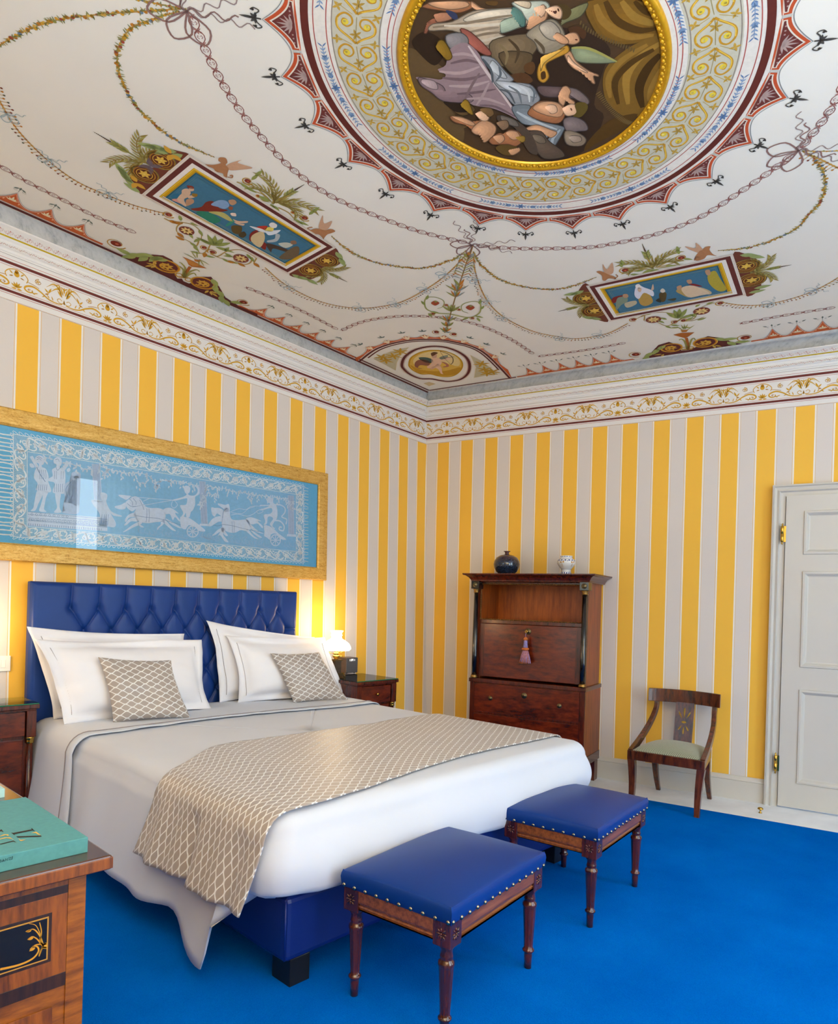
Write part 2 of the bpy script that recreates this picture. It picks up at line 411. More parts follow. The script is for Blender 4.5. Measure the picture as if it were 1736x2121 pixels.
# baseboards
def baseboard(name, mp, u0, u1, h=.178, t=.022):
    m = MB(); pr_ = [(0, t), (h - .035, t), (h - .03, t + .006), (h - .022, t + .004), (h - .004, .012), (h, .008), (h, 0)]
    vs = [mp(u, z, o) for u in (u0, u1) for z, o in pr_]; n = len(pr_)
    m.add(vs, [(i, i + 1, n + i + 1, n + i) for i in range(n - 1)] + [tuple(range(n))[::-1], tuple(range(n, 2 * n))])
    return struct(m.build(name, 'paint_grey'))
baseboard('baseboard_right', pr, .02, 2.882); baseboard('baseboard_left', pl, XB, -.02)
baseboard('baseboard_front', lambda u, z, o=0: pf(u, z, o), XB, WX0); baseboard('baseboard_back', lambda u, z, o=0: pb(u, z, o), YF, 0)
# cornice with cove, swept along both walls (mitred in the corner)
PROF = [(0, 2.925), (.004, 2.925), (.004, 3.198), (.010, 3.202), (.012, 3.215), (.016, 3.218), (.024, 3.222), (.026, 3.238), (.022, 3.243), (.024, 3.256), (.034, 3.264), (.038, 3.270), (.040, 3.275), (.044, 3.276), (.066, 3.294), (.092, 3.304), (.092, 3.310), (.01, 3.310)]
COVE = [(.012, 3.30)] + [(.012 + .108 * (1 - cos(a)), 3.30 + .087 * sin(a)) for a in [pi / 2 * k / 8 for k in range(1, 9)]] + [(.125, 3.40)]
MITL = 1 / tan(PSI / 2)            # shift along the wall per metre out of it, so the runs mitre in the corner
KX = (LN - N2.y * LY) / N2.x; KS = W2.x * KX + W2.y * LY   # how the leaning corner line drifts per metre of height
def cornice_pt(side, u, n, z):     # z measured at the corner
    if side == 'l':
        x = u - n * MITL + KX * z; r = (z - 2.93) / .45
        return pl(x, z + lerp(zl(x), -.0568 * x, sstep(.78, 1, r)), n)
    return pr(u + n * MITL + KS * z, z + zr(u), n)
def cornice(side):
    L = XB if side == 'l' else SE; K = 24; m = MB(); S = [(L * k / K) for k in range(K + 1)]
    for pf_, sm, mi in ((PROF, False, 0), (COVE, True, 1)):
        n = len(pf_); m.mat = mi; uv = []
        for u in S:
            for q, (o, z) in enumerate(pf_): uv.append((abs(u), q / n))
        m.add([cornice_pt(side, u, o, z) for u in S for o, z in pf_], [(a * n + q, a * n + q + 1, a * n + n + q + 1, a * n + n + q) for a in range(K) for q in range(n - 1)], uv, sm)
    return struct(m.build('trim_1' if side == 'l' else 'trim_2', ['white_trim', 'marble'], recalc=False))
TRL = cornice('l'); TRR = cornice('r')
# painted bands on the cornice
MAR, RED, GRY, GLD, GLD2 = '6b3531', 'b56a63', '8d8a8c', 'c9992f', 'a87418'
def frieze(side):
    sg = -1 if side == 'l' else 1; L = 6.0; tilt = 0
    off = lambda z: .0
    P = Paint(lambda u, z, o: cornice_pt(side, sg * u, prof_n(z) + o, z)); P.off = lambda: .0015
    def band(z, h, c, dz=.0):
        P.line([(L * k / 24, z) for k in range(25)], h, c, .0014)
    for z, h, c in ((2.980, .0155, MAR), (3.144, .0165, MAR), (2.963, .0028, RED), (2.997, .0022, RED), (3.126, .0022, RED), (3.165, .0025, RED), (3.188, .0025, GRY), (2.9275, .003, 'c9a88a'), (3.273, .0065, 'b79a1e')): band(z, h, c)
    zc = 3.0; H = .125; W = .5285; s0 = .49 if side == 'r' else .66
    for i in range(-1, 12):
        frieze_motif(P, s0 + (i - 1) * W, zc, W, H, L)
    # small running ornaments on the mouldings
    k = 0; u = .03
    while u < L - .05:
        P.spiral(u, 3.230, .0065, pi * (k % 2), .9, .0028, 'a8746c', 8); P.line([(u + .008, 3.226), (u + .014, 3.234), (u + .020, 3.226)], .0025, '9c8470')
        P.spiral(u, 3.285 + .003, .008, pi * (k % 2), .9, .003, 'b78078', 8); P.line([(u + .008, 3.281), (u + .016, 3.294)], .0026, 'b5a090')
        k += 1; u += .026
    P.build('painted_frieze', TRL if side == 'l' else TRR)
def prof_n(z):
    for (a, b), (c, d) in zip(PROF[1:], PROF[2:]):
        if b <= z <= d and d > b: return lerp(a, c, (z - b) / (d - b))
    return .004
def frieze_motif(P, u0, z0, W, H, L):
    if u0 < -.55 or u0 > L: return
    def q(a, b): return (u0 + a * W, z0 + b * H)
    ok = lambda u: .004 < u < L
    def ln(pts, w, c):
        p = [q(*x) for x in pts]; p = [x for x in p if ok(x[0])]
        if len(p) > 1: P.line(p, w, c)
    def lf(a, b, ang, l, w, c, bend=0):
        x, y = q(a, b)
        if ok(x) and ok(x + cos(ang) * l * W): P.leaf(x, y, ang, l * W, w * W * .62, c, bend)
    for s in (1, -1):
        m = lambda pts: [(s * a, b) for a, b in pts]
        an = lambda a: a if s == 1 else pi - a
        # running stem with scrolls, palmette at 0, mask arch at .5
        ln(spline(m([(.02, .07), (.09, .04), (.17, .10), (.25, .30), (.33, .42), (.40, .34), (.42, .20), (.385, .10), (.34, .14), (.345, .24)]), 5), (lambda t: .011 * (1 - .55 * abs(2 * t - 1))), GLD)
        ln(spline(m([(.37, .17), (.385, .20), (.375, .25), (.36, .22)]), 4), .004, GLD2)
        ln(spline(m([(.27, .44), (.33, .52), (.39, .55)]), 4), .003, GLD2)
        for a, b, g, l in ((.12, .1, 1.2, .05), (.16, .14, 1.0, .05), (.20, .22, -.6, .05), (.28, .18, -.3, .06), (.31, .07, .5, .05)): lf(s * a, b, an(g), l, .02, GLD, 0)
        # palmette feathers
        for k, (x1, y1, x2, y2) in enumerate([(.06, .95, .13, .80), (.11, .92, .19, .66), (.09, .72, .15, .48)]):
            ln(spline(m([(.025, .42), (.05, .72), (x1, y1), (x2, y2)]), 5), (lambda t: .002 + .007 * sin(pi * min(1, t * 1.1))), GLD)
        ln(spline(m([(.0, .16), (.045, .10), (.075, .22), (.05, .31), (.025, .24)]), 5), .0035, GLD)
        lf(s * .17, .38, an(2.0), .075, .035, GLD); lf(s * .17, .38, an(.8), .06, .03, GLD); lf(s * .165, .36, an(-.4), .05, .025, GLD2)
        lf(s * .02, .40, an(.9), .09, .035, GLD); lf(s * .01, .50, an(1.25), .1, .03, GLD)
        # berry tendril
        ln(spline(m([(.27, .80), (.25, .72), (.275, .62), (.31, .68), (.30, .82), (.27, .88)]), 4), .0025, GLD2)
        for k in range(5): lf(s * .285, .74, an(.5 + 1.25 * k), .03, .016, GLD)
        # mask arch
        ln(spline(m([(.40, .48), (.385, .66), (.42, .84), (.47, .93), (.5, .95)]), 5), .005, GLD)
        lf(s * .46, .70, an(2.4), .05, .025, GLD); lf(s * .465, .62, an(3.4), .045, .02, GLD2)
    lf(0, .62, pi / 2, .11 * H / W * 3, .03, GLD); lf(0, .80, .6, .05, .022, GLD); lf(0, .80, 2.5, .05, .022, GLD); lf(0, .08, pi / 2, .05, .03, GLD2)
    ln([(0, .12), (0, .30)], .004, GLD2)
    for s in (1,):
        x, y = q(.5, .72)
        if ok(x - .03) and ok(x + .03):
            P.circ(x, y, .015, GLD, 10, .016); P.circ(x, y + .014, .011, GLD2, 8)
            for k in range(5): P.leaf(x, z0 + .1 * H, pi / 2 + (k - 2) * .5, .036, .011, GLD)
            P.leaf(x, z0 + .05 * H, 0, .03, .01, GLD); P.leaf(x, z0 + .05 * H, pi, .03, .01, GLD)
frieze('l'); frieze('r')
# door with casing, hinged on the left
def door():
    root = thing('door_1', None, None); struct(root)
    m = MB(); s0, s1, zt = 2.882, 3.96, 2.340
    prof = [(0, .0), (0, .052), (.012, .056), (.016, .044), (.03, .04), (.045, .047), (.055, .034), (.085, .03), (.085, 0)]
    path = [(s0, 0, 1, 0), (s0, zt, 1, -1), (s1, zt, -1, -1), (s1, 0, -1, 0)]
    vs = [pr(s + w * dx, z + w * dz, o) for (s, z, dx, dz) in path for w, o in prof]; n = len(prof)
    m.add(vs, [(a * n + i, a * n + i + 1, a * n + n + i + 1, a * n + n + i) for a in range(3) for i in range(n - 1)])
    m.build('casing', 'paint_grey', root)
    m = MB(); d0, d1, z0, z1 = 2.972, 3.87, .012, 2.258; dep = .048
    P = [(3.085, 3.757, .19, .868), (3.085, 3.757, 1.026, 1.714), (3.085, 3.757, 1.834, 2.147)]
    us = [d0, 3.085, 3.757, d1]; zs = [z0, .19, .868, 1.026, 1.714, 1.834, 2.147, z1]
    for a, b in zip(us, us[1:]):
        for c, d in zip(zs, zs[1:]):
            if (a, b, c, d) in P: continue
            q = [(a, c), (b, c), (b, d), (a, d)]; m.add([pr(u, z, dep) for u, z in q], [(0, 1, 2, 3)])
    q = [(d0, z0), (d1, z0), (d1, z1), (d0, z1)]
    m.add([pr(u, z, dep) for u, z in q] + [pr(u, z, 0) for u, z in q], [(0, 4, 5, 1), (1, 5, 6, 2), (2, 6, 7, 3), (3, 7, 4, 0), (4, 5, 6, 7)])
    leaf = m.build('door_leaf', 'paint_grey', root, recalc=True)
    for (a, b, c, d) in P:
        m = MB(); st = [(0, dep), (.004, dep + .009), (.016, dep + .010), (.024, dep + .003), (.034, dep - .010), (.04, dep - .012)]
        R = [[(a + w, c + w), (b - w, c + w), (b - w, d - w), (a + w, d - w)] for w, o in st]
        vs = [pr(u, z, o) for r, (w, o) in zip(R, st) for u, z in r]
        fs = [(i * 4 + k, i * 4 + (k + 1) % 4, i * 4 + 4 + (k + 1) % 4, i * 4 + 4 + k) for i in range(5) for k in range(4)] + [(20, 21, 22, 23)]
        m.add(vs, fs); m.build('door_panel', 'paint_grey', root)
    for a, b in ((1.906, 2.06), (.244, .396)):
        m = MB(); h = b - a
        prof = [(.002, 0), (.007, .006), (.004, .014), (.008, .02), (.011, .024), (.011, h / 2 - .002), (.008, h / 2), (.011, h / 2 + .002), (.011, h - .024), (.008, h - .02), (.004, h - .014), (.007, h - .006), (.002, h)]
        p = pr(2.952, a, .062); m.lathe(prof, p, 12)
        q = [(2.955, a + .02), (2.975, a + .02), (2.975, b - .02), (2.955, b - .02)]; m.add([pr(u, z, .052) for u, z in q], [(0, 1, 2, 3)])
        tag(m.build('hinge', 'brass', root), 'brass butt hinge', None)
door()

# ---------------------------------------------------------------- light: daylight through the windows, two lit bedside lamps, added fill
def area(name, loc, rot, sx, sy, power, col):
    l = bpy.data.lights.new(name, 'AREA'); l.shape = 'RECTANGLE'; l.size = sx; l.size_y = sy; l.energy = power; l.color = col
    o = bpy.data.objects.new(name, l); COL.objects.link(o); o.location = loc; o.rotation_euler = rot; return o
LKEY, LF1, LF2 = 112, 46, 6
area('daylight_or_fill', (-.92, -6.14, 1.78), (pi / 2, 0, 0), 1.3, 3.2, LKEY, (.72, .86, 1))
area('daylight_or_fill', (-2.85, -6.13, 1.5), (pi / 2, 0, 0), 1.3, 2.6, LF1, (.74, .88, 1))  # soft fill through an added, unseen second window, placed to light the long wall
area('daylight_or_fill', (-6.18, -1.4, 1.65), (0, -pi / 2, 0), 2.2, 1.3, LF2, (1, .985, .96))
area('ceiling_fill', (-5.1, -5.3, 1.75), (pi, 0, 0), .5, .5, 205, (.80, .915, 1))  # unseen fill aimed upward, added to brighten the ceiling; no fixture stands here
def sheer():
    t = NT('sheer_curtain'); t.t.nodes.remove(t.b); tr = t.n('BsdfTranslucent'); tr.inputs[0].default_value = (.46, .52, .53, 1); d = t.n('BsdfDiffuse'); d.inputs[0].default_value = (.7, .75, .76, 1)
    mx = t.n('MixShader'); mx.inputs[0].default_value = .35; t.l(tr.outputs[0], mx.inputs[1]); t.l(d.outputs[0], mx.inputs[2]); t.l(mx.outputs[0], t.t.nodes['Material Output'].inputs[0]); return t.m
M['sheer'] = sheer()
for nm, a, b in (('sheer pale curtain on the door side of the window gap mirrored in the picture', -.77, -.12), ('sheer pale curtain on the desk side of the window gap mirrored in the picture', -1.72, -1.07)):
    m = MB(); m.grid(lambda u, v: V((lerp(a, b, u), YF + .075 + .022 * sin(u * 40) + .008 * sin(u * 97), lerp(.03, 3.46, v))), 80, 6); tag(m.build('curtain', 'sheer'), nm, 'curtain', 'sheer window curtains')
    m.build('curtain_header', 'sheer') if 0 else None
w = bpy.data.worlds.new('sky'); sc.world = w; w.use_nodes = True
nt = w.node_tree; bg = nt.nodes['Background']; sk = nt.nodes.new('ShaderNodeTexSky')
try: sk.sky_type = 'NISHITA'; sk.sun_disc = False; sk.sun_elevation = radians(40)
except Exception: pass
nt.links.new(sk.outputs[0], bg.inputs[0]); bg.inputs[1].default_value = .25
sc.cycles.use_denoising = True; sc.cycles.max_bounces = 10; sc.cycles.diffuse_bounces = 5; sc.cycles.caustics_reflective = False; sc.cycles.caustics_refractive = False
sc.cycles.sample_clamp_indirect = 8
sc.view_settings.exposure = .46
# ---------------------------------------------------------------- carpet
cp = MB(); cz = .006
e0, e1 = W2 * -.02 + N2 * .40, W2 * 5.9 + N2 * .55
cq = [(e0.x, -.32), (-5.75, -.32), (-5.75, -5.75), (e1.x, -5.75)]
cp.add([(x, y, cz) for x, y in cq] + [(x, y, 0) for x, y in cq], [(0, 1, 2, 3), (7, 6, 5, 4), (0, 4, 5, 1), (1, 5, 6, 2), (2, 6, 7, 3), (3, 7, 4, 0)])
tag(cp.build('carpet', 'carpet'), 'plain bright blue wool carpet covering most of the floor', 'carpet')
# ---------------------------------------------------------------- bed
BX0, BX1, BY1 = -3.43, -1.50, -2.43
bed = thing('bed', 'double bed with tufted blue leather headboard and blue leather base', 'bed', (-2.55, -1.25, 0))
T = Matrix.Translation((2.55, 1.25, 0))
def WM(): m = MB(); m.xf = T; return m
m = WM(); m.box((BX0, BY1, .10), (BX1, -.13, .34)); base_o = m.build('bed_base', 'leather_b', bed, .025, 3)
m = WM(); m.tube([(BX0 + .001, BY1 + .001, .115), (BX0 + .001, BY1 + .001, .325)], .0035); m.build('seam_piping', 'leather_b', base_o)
for x in (BX0 + .035, BX1 - .125):
    for y in (BY1 + .01, -.28): m = WM(); m.box((x, y, 0), (x + .09, y + .11, .105)); m.build('leg', 'black', bed, .003)
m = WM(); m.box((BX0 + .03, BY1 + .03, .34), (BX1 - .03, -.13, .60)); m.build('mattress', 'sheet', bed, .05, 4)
# headboard: deep-buttoned diamonds
HX0, HX1, HZ0, HZ1, HY = -3.556, -1.652, .10, 1.462, -.085
bx = .1672; rows = [(1.309 - .1345 * k, -3.334 + (.0836 if k % 2 else 0), 10) for k in range(6)]
buttons = [(x0 + bx * i, z) for z, x0, n in rows for i in range(n)]
segs = []
for k, (z, x0, n) in enumerate(rows):
    for i in range(n):
        x = x0 + bx * i
        if k == 0: segs.append((x, z, x + .006, HZ1 + .02))
        if k < 5:
            for s in (-1, 1):
                x2 = x + s * bx / 2
                if rows[k + 1][1] - .01 < x2 < rows[k + 1][1] + bx * 9 + .01: segs.append((x, z, x2, z - .1345))
    segs.append((x0 + bx * 9, z, x0 + bx * 9 + .2, z)) if k % 2 else None
def hb_y(u, v):
    x, z = lerp(HX0, HX1, u), lerp(HZ0, HZ1, v); h = 0
    ds = db = 9
    for (ax, az, cx, cz2) in segs:
        if abs(z - (az + cz2) / 2) > .18 or abs(x - (ax + cx) / 2) > .18: continue
        dx, dz = cx - ax, cz2 - az; t = max(0, min(1, ((x - ax) * dx + (z - az) * dz) / (dx * dx + dz * dz)))
        ds = min(ds, hypot(x - ax - t * dx, z - az - t * dz))
    for (ax, az) in buttons:
        if abs(x - ax) < .1 and abs(z - az) < .1: db = min(db, hypot(x - ax, z - az))
    h = .032 - .014 * exp(-ds / .016) - .006 * exp(-(ds / .0045)**2) - .016 * exp(-(db / .022)**2)
    e = min(x - HX0, HX1 - x, HZ1 - z)
    if e < .03: h = h * sqrt(max(0, 1 - ((.03 - e) / .03)**2)) 
    return V((x, HY + .012 - h, z))
m = WM(); m.grid(hb_y, 420, 210)
hb = m.build('headboard', 'leather', bed, recalc=False)
m = WM(); m.box((HX0 + .0, -.022, HZ0), (HX1, HY + .013, HZ1 - .001)); m.build('headboard_back', 'leather', bed, .006)
for (x, z) in buttons:
    if z < .95: continue
    m = WM(); m.sphere((x, HY - .003, z), .011, 6, (1, .6, 1)); m.build('button', 'leather', hb)
# ---------------------------------------------------------------- bed linen
ZT = .655
SX0, SX1, SY1, SY0 = -3.525, -1.375, -2.49, -.13
def perim(r=.10, n=8):
    P = []
    for k in range(61): P.append((SX0, lerp(SY0, SY1 + r, k / 60), -1, 0))
    for k in range(1, n): a = pi + pi / 2 * k / n; P.append((SX0 + r + r * cos(a), SY1 + r + r * sin(a), cos(a), sin(a)))
    for k in range(61): P.append((lerp(SX0 + r, SX1 - r, k / 60), SY1, 0, -1))
    for k in range(1, n): a = 1.5 * pi + pi / 2 * k / n; P.append((SX1 - r + r * cos(a), SY1 + r + r * sin(a), cos(a), sin(a)))
    for k in range(41): P.append((SX1, lerp(SY1 + r, SY0, k / 40), 1, 0))
    return P
PER = perim()
def hem(x, y, nx, ny):
    if nx < -.9 and y > -2.36:
        h = .172 + .018 * sin(y * 5)
        h = lerp(h, .065, sstep(-1.85, -2.14, y)); h = lerp(h, .335, sstep(-2.19, -2.33, y)); return h
    if nx > .9: return .33 if y < -2.2 else .30
    if ny < -.3: return .335 + .012 * sin(x * 6.5) + .05 * sstep(-2.3, -1.5, x)
    return .335
def spread_pt(i, k):
    x, y, nx, ny = PER[i]; h = hem(x, y, nx, ny); r = .075
    foot = ny < -.25 or (nx < -.5 and y < -2.31) or nx > .5
    if k <= 6:
        a = pi / 2 * k / 6; o = -r + r * sin(a); z = ZT - r + r * cos(a)
    else:
        t = (k - 6) / 14; z = lerp(ZT - r, h, t)
        if foot:
            o = .035 * sin(pi * min(1, t * .95)) + .006 * sin(x * 23 + 2) * t
            if t > .85: o -= .07 * ((t - .85) / .15)**1.5
            if nx < -.2 or (ny < -.3 and x < SX0 + .2): o += .012 * sin(14 * (x + y)) * t
        else:
            fold = (.55 * sin(y * 11 + 1.0) + .45 * sin(y * 19 + 2.2 + z * 2)) * .022
            o = .018 + .075 * t**1.3 * (.85 + .15 * sin(y * 4)) + fold * t**.7
            if y < -1.95: o += .03 * sstep(-1.95, -2.2, y) * t
        # soft blend between hanging side and tucked foot
    z += .004 * noise.noise((x * 3, y * 3, z * 3)) * 2 if k > 1 else 0
    return V((x + nx * o, y + ny * o, z))
def topz(x, y): return ZT + .004 * noise.noise((x * 2.2, y * 2.2, .3))
m = MB(); n = len(PER); vs = []; fs = []
cxx, cyy = (SX0 + SX1) / 2, (SY0 + SY1) / 2; RINGS = [.0, .15, .3, .45, .6, .75, .87, .95]
for s in RINGS:
    for i in range(n):
        p = spread_pt(i, 0); x, y = lerp(cxx, p.x, s), lerp(cyy, p.y, s) if s else cyy
        vs.append((x, y, topz(x, y)))
for k in range(21): vs += [spread_pt(i, k) for i in range(n)]
m.add(vs, [(a * n + i, a * n + i + 1, a * n + n + i + 1, a * n + n + i) for a in range(len(RINGS) + 20) for i in range(n - 1)], smooth=True)
hs = []; K_ = 24
for s in RINGS + [1.0]:
    for k in range(K_ + 1):
        x, y = lerp(cxx, lerp(SX1 - .075, SX0 + .075, k / K_), s), lerp(cyy, SY0, s); hs.append((x, y, topz(x, y)))
m.add(hs, [(a * (K_ + 1) + i, a * (K_ + 1) + i + 1, a * (K_ + 1) + K_ + 2 + i, a * (K_ + 1) + K_ + 1 + i) for a in range(len(RINGS)) for i in range(K_)], smooth=True)
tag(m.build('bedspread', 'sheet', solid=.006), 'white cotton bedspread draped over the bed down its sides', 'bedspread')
# cloths lying across the bed: profile over the left side, top and right side
def across(dl, dr, lift, flare):
    pts = []; xl, xr, r = SX0, SX1, .075
    for k in range(17):
        t = 1 - k / 16; pts.append((xl - lift - .022 - flare * t**1.2, ZT - r - dl * t, t, -1))
    for k in range(1, 7): a = pi / 2 * k / 6; pts.append((xl + r - (r + lift) * cos(a) - .02 * (1 - k / 6), ZT - r + (r + lift) * sin(a), 0, -1))
    for k in range(1, 40): x = lerp(xl + r, xr - r, k / 40); pts.append((x, None, 0, 0))
    for k in range(6): a = pi / 2 * k / 6; pts.append((xr - r + (r + lift) * sin(a), ZT - r + (r + lift) * cos(a), 0, 1))
    for k in range(1, 9): t = k / 8; pts.append((xr + lift + .01 + .03 * t, ZT - r - dr * t, t, 1))
    return pts
def cloth_across(name, mat, y0f, y1f, dl, dr, lift, flare, folds, label, cat, rows=30):
    m = MB(); pts = across(dl, dr, lift, flare); L = [0]
    for a, b in zip(pts, pts[1:]): L.append(L[-1] + hypot(a[0] - b[0], (a[1] or ZT) - (b[1] or ZT)))
    vs = []; uv = []
    for j in range(rows + 1):
        v = j / rows
        for (x, z, t, sd), l in zip(pts, L):
            y = lerp(y0f(x, t, sd), y1f(x, t, sd), v)
            zz = topz(x, y) + lift if z is None else z
            o = 0
            if t > 0: o = sd * (folds(y, t) if sd < 0 else .004 * sin(y * 20) * t)
            vs.append((x + o, y, zz + (.004 * noise.noise((x * 9, y * 9, 5)) if z is None else 0))); uv.append((l, lerp(0, abs(y1f(-2.5, 0, 0) - y0f(-2.5, 0, 0)), v)))
    w = len(pts)
    m.add(vs, [(j * w + i, j * w + i + 1, j * w + w + i + 1, j * w + w + i) for j in range(rows) for i in range(w - 1)], uv, True)
    return tag(m.build(name, mat, solid=.005), label, cat), pts
sh, _ = cloth_across('turned_down_sheet', 'sheet', lambda x, t, s: -.14, lambda x, t, s: -.74 - .04 * sin(x * 3) - (.10 * t if s < 0 else 0), .47, .2, .016, .075,
    lambda y, t: (.55 * sin(y * 11 + 1.0) + .45 * sin(y * 19 + 2.2)) * .016 * t**.7, 'white top sheet turned down below the pillows, edged with thin grey piping', 'sheet', 16)
m = MB(); pts = across(.46, .2, .018, .078)
m.tube([(x - .001, -.69 - .02 * sin(x * 3) - (.10 * t if s < 0 else 0), topz(x, -.69) + .0185 if z is None else z + .002) for x, z, t, s in pts], .0022, 6); m.build('piping', 'piping', sh)
RNW = 0
cloth_across('bed_runner', 'ogee', lambda x, t, s: -1.385 - .30 * sstep(-3.05, -3.53, x) + .04 * t * (s < 0), lambda x, t, s: -2.30 - .17 * sstep(-2.2, -3.45, x) + .03 * t * (s < 0), .243, .15, .015, .072,
    lambda y, t: (.012 * sin(y * 17 + 1) + .007 * sin(y * 41) - .020 * exp(-((y + 2.02 + .03 * t) / .02)**2)) * t**.5, 'taupe satin bed runner with white ogee lattice across the foot of the bed', 'bed runner', 56)
# pillows
def pillow(name, mat, corners, T, label, cat, group=None, flange=.05, bulge=1, pipe=True, seed=0, tw=None, sag=.0, N=36):
    A, B, C_, D = [V(c) for c in corners]   # bottom-left, bottom-right, top-right, top-left (as seen from the foot)
    nrm = ((B - A).cross(D - A)).normalized()
    if nrm.y > 0: nrm = -nrm
    W, H = (B - A).length, (D - A).length; fu, fv = flange / W, flange / H
    def surf(side):
        def f(u, v):
            p = A * (1 - u) * (1 - v) + B * u * (1 - v) + C_ * u * v + D * (1 - u) * v
            a = (u - fu) / (1 - 2 * fu) * 2 - 1; b = (v - fv) / (1 - 2 * fv) * 2 - 1
            t = 0
            if abs(a) < 1 and abs(b) < 1: t = T * (1 - abs(a)**2.6)**.55 * (1 - abs(b)**2.6)**.55 * (1 + .18 * (-b)) * bulge
            wv = .018 * noise.noise((u * 3.1 + seed, v * 2.7, seed * 1.7)) + .006 * noise.noise((u * 9 + seed, v * 8, 4))
            if abs(a) > 1 or abs(b) > 1:
                e = max(abs(a) - 1, abs(b) - 1, 0); wv += .10 * e * sin(7 * (u + v) + seed)
            # sides pulled in between the corners
            ed = (2 * u - 1); p = p - (B - A) * (.035 * ed * (1 - (2 * v - 1)**2)) - (D - A) * (.03 * (2 * v - 1) * (1 - (2 * u - 1)**2))
            p = p + nrm * (side * (t + .0022) + wv); p.z -= sag * (1 - (2 * u - 1)**2) * v
            if tw: p = p + V(tw(u, v))
            if p.z < ZT + .012: p.z = ZT + .012 + .12 * (p.z - ZT - .012) * .0
            return p
        return f
    m = MB(); f1, f0 = surf(1), surf(-.35)
    m.grid(f1, N, N, lambda u, v: (u * W, v * H)); m.grid(f0, N, N, lambda u, v: (u * W, v * H))
    w = N + 1; o = w * w; fs = []
    for k in range(N):
        fs += [(k, k + 1, o + k + 1, o + k), (N * w + k + 1, N * w + k, o + N * w + k, o + N * w + k + 1), ((k + 1) * w, k * w, o + k * w, o + (k + 1) * w), (k * w + N, (k + 1) * w + N, o + (k + 1) * w + N, o + k * w + N)]
    for q in fs: m.f.append(list(q)); m.mi.append(0); m.sm.append(True); m.uv.append([(0, 0)] * 4)
    ob = tag(m.build(name, mat), label, cat, group)
    if pipe:
        for u_ in (fu * 1.02, 1 - fu * 1.02):
            q = MB(); q.tube([f1(u_, lerp(fv, 1 - fv, k / 29)) + nrm * .001 for k in range(30)], .0017, 6); q.build('piping', 'piping', ob)
    return ob
G = 'white bed pillows'
pillow('pillow', 'sheet2', [(-3.46, -.20, .67), (-2.62, -.20, .67), (-2.63, -.15, 1.15), (-3.60, -.15, 1.20)], .075, 'white flanged pillow at the back, mostly hidden, on the light switch side', 'pillow', G, seed=1)
pillow('pillow', 'sheet2', [(-3.47, -.40, .665), (-2.53, -.36, .665), (-2.53, -.22, 1.115), (-3.58, -.24, 1.135)], .105, 'white flanged pillow with grey piping behind the square cushion nearest the light switch', 'pillow', G, seed=2)
pillow('pillow', 'sheet2', [(-2.36, -.18, .67), (-1.52, -.22, .67), (-1.50, -.15, 1.11), (-2.46, -.15, 1.24)], .07, 'white flanged pillow at the back with one corner sticking up high', 'pillow', G, seed=3)
pillow('pillow', 'sheet2', [(-2.27, -.28, .67), (-1.36, -.40, .665), (-1.46, -.22, 1.115), (-2.34, -.22, 1.14)], .105, 'white flanged pillow with grey piping behind the square cushion nearest the lit lamp', 'pillow', G, seed=4)
pillow('cushion', 'ogee', [(-3.235, -.50, .67), (-2.815, -.62, .67), (-2.865, -.44, 1.005), (-3.285, -.39, 1.035)], .055, 'square taupe cushion with white lattice on the side of the light switch', 'cushion', 'taupe lattice cushions', flange=.004, pipe=False, seed=5, N=28)
pillow('cushion', 'ogee', [(-1.945, -.47, .67), (-1.515, -.56, .67), (-1.68, -.42, 1.018), (-2.085, -.37, 1.018)], .05, 'square taupe cushion with white lattice leaning on the side of the lit lamp', 'cushion', 'taupe lattice cushions', flange=.004, pipe=False, seed=8, N=28)
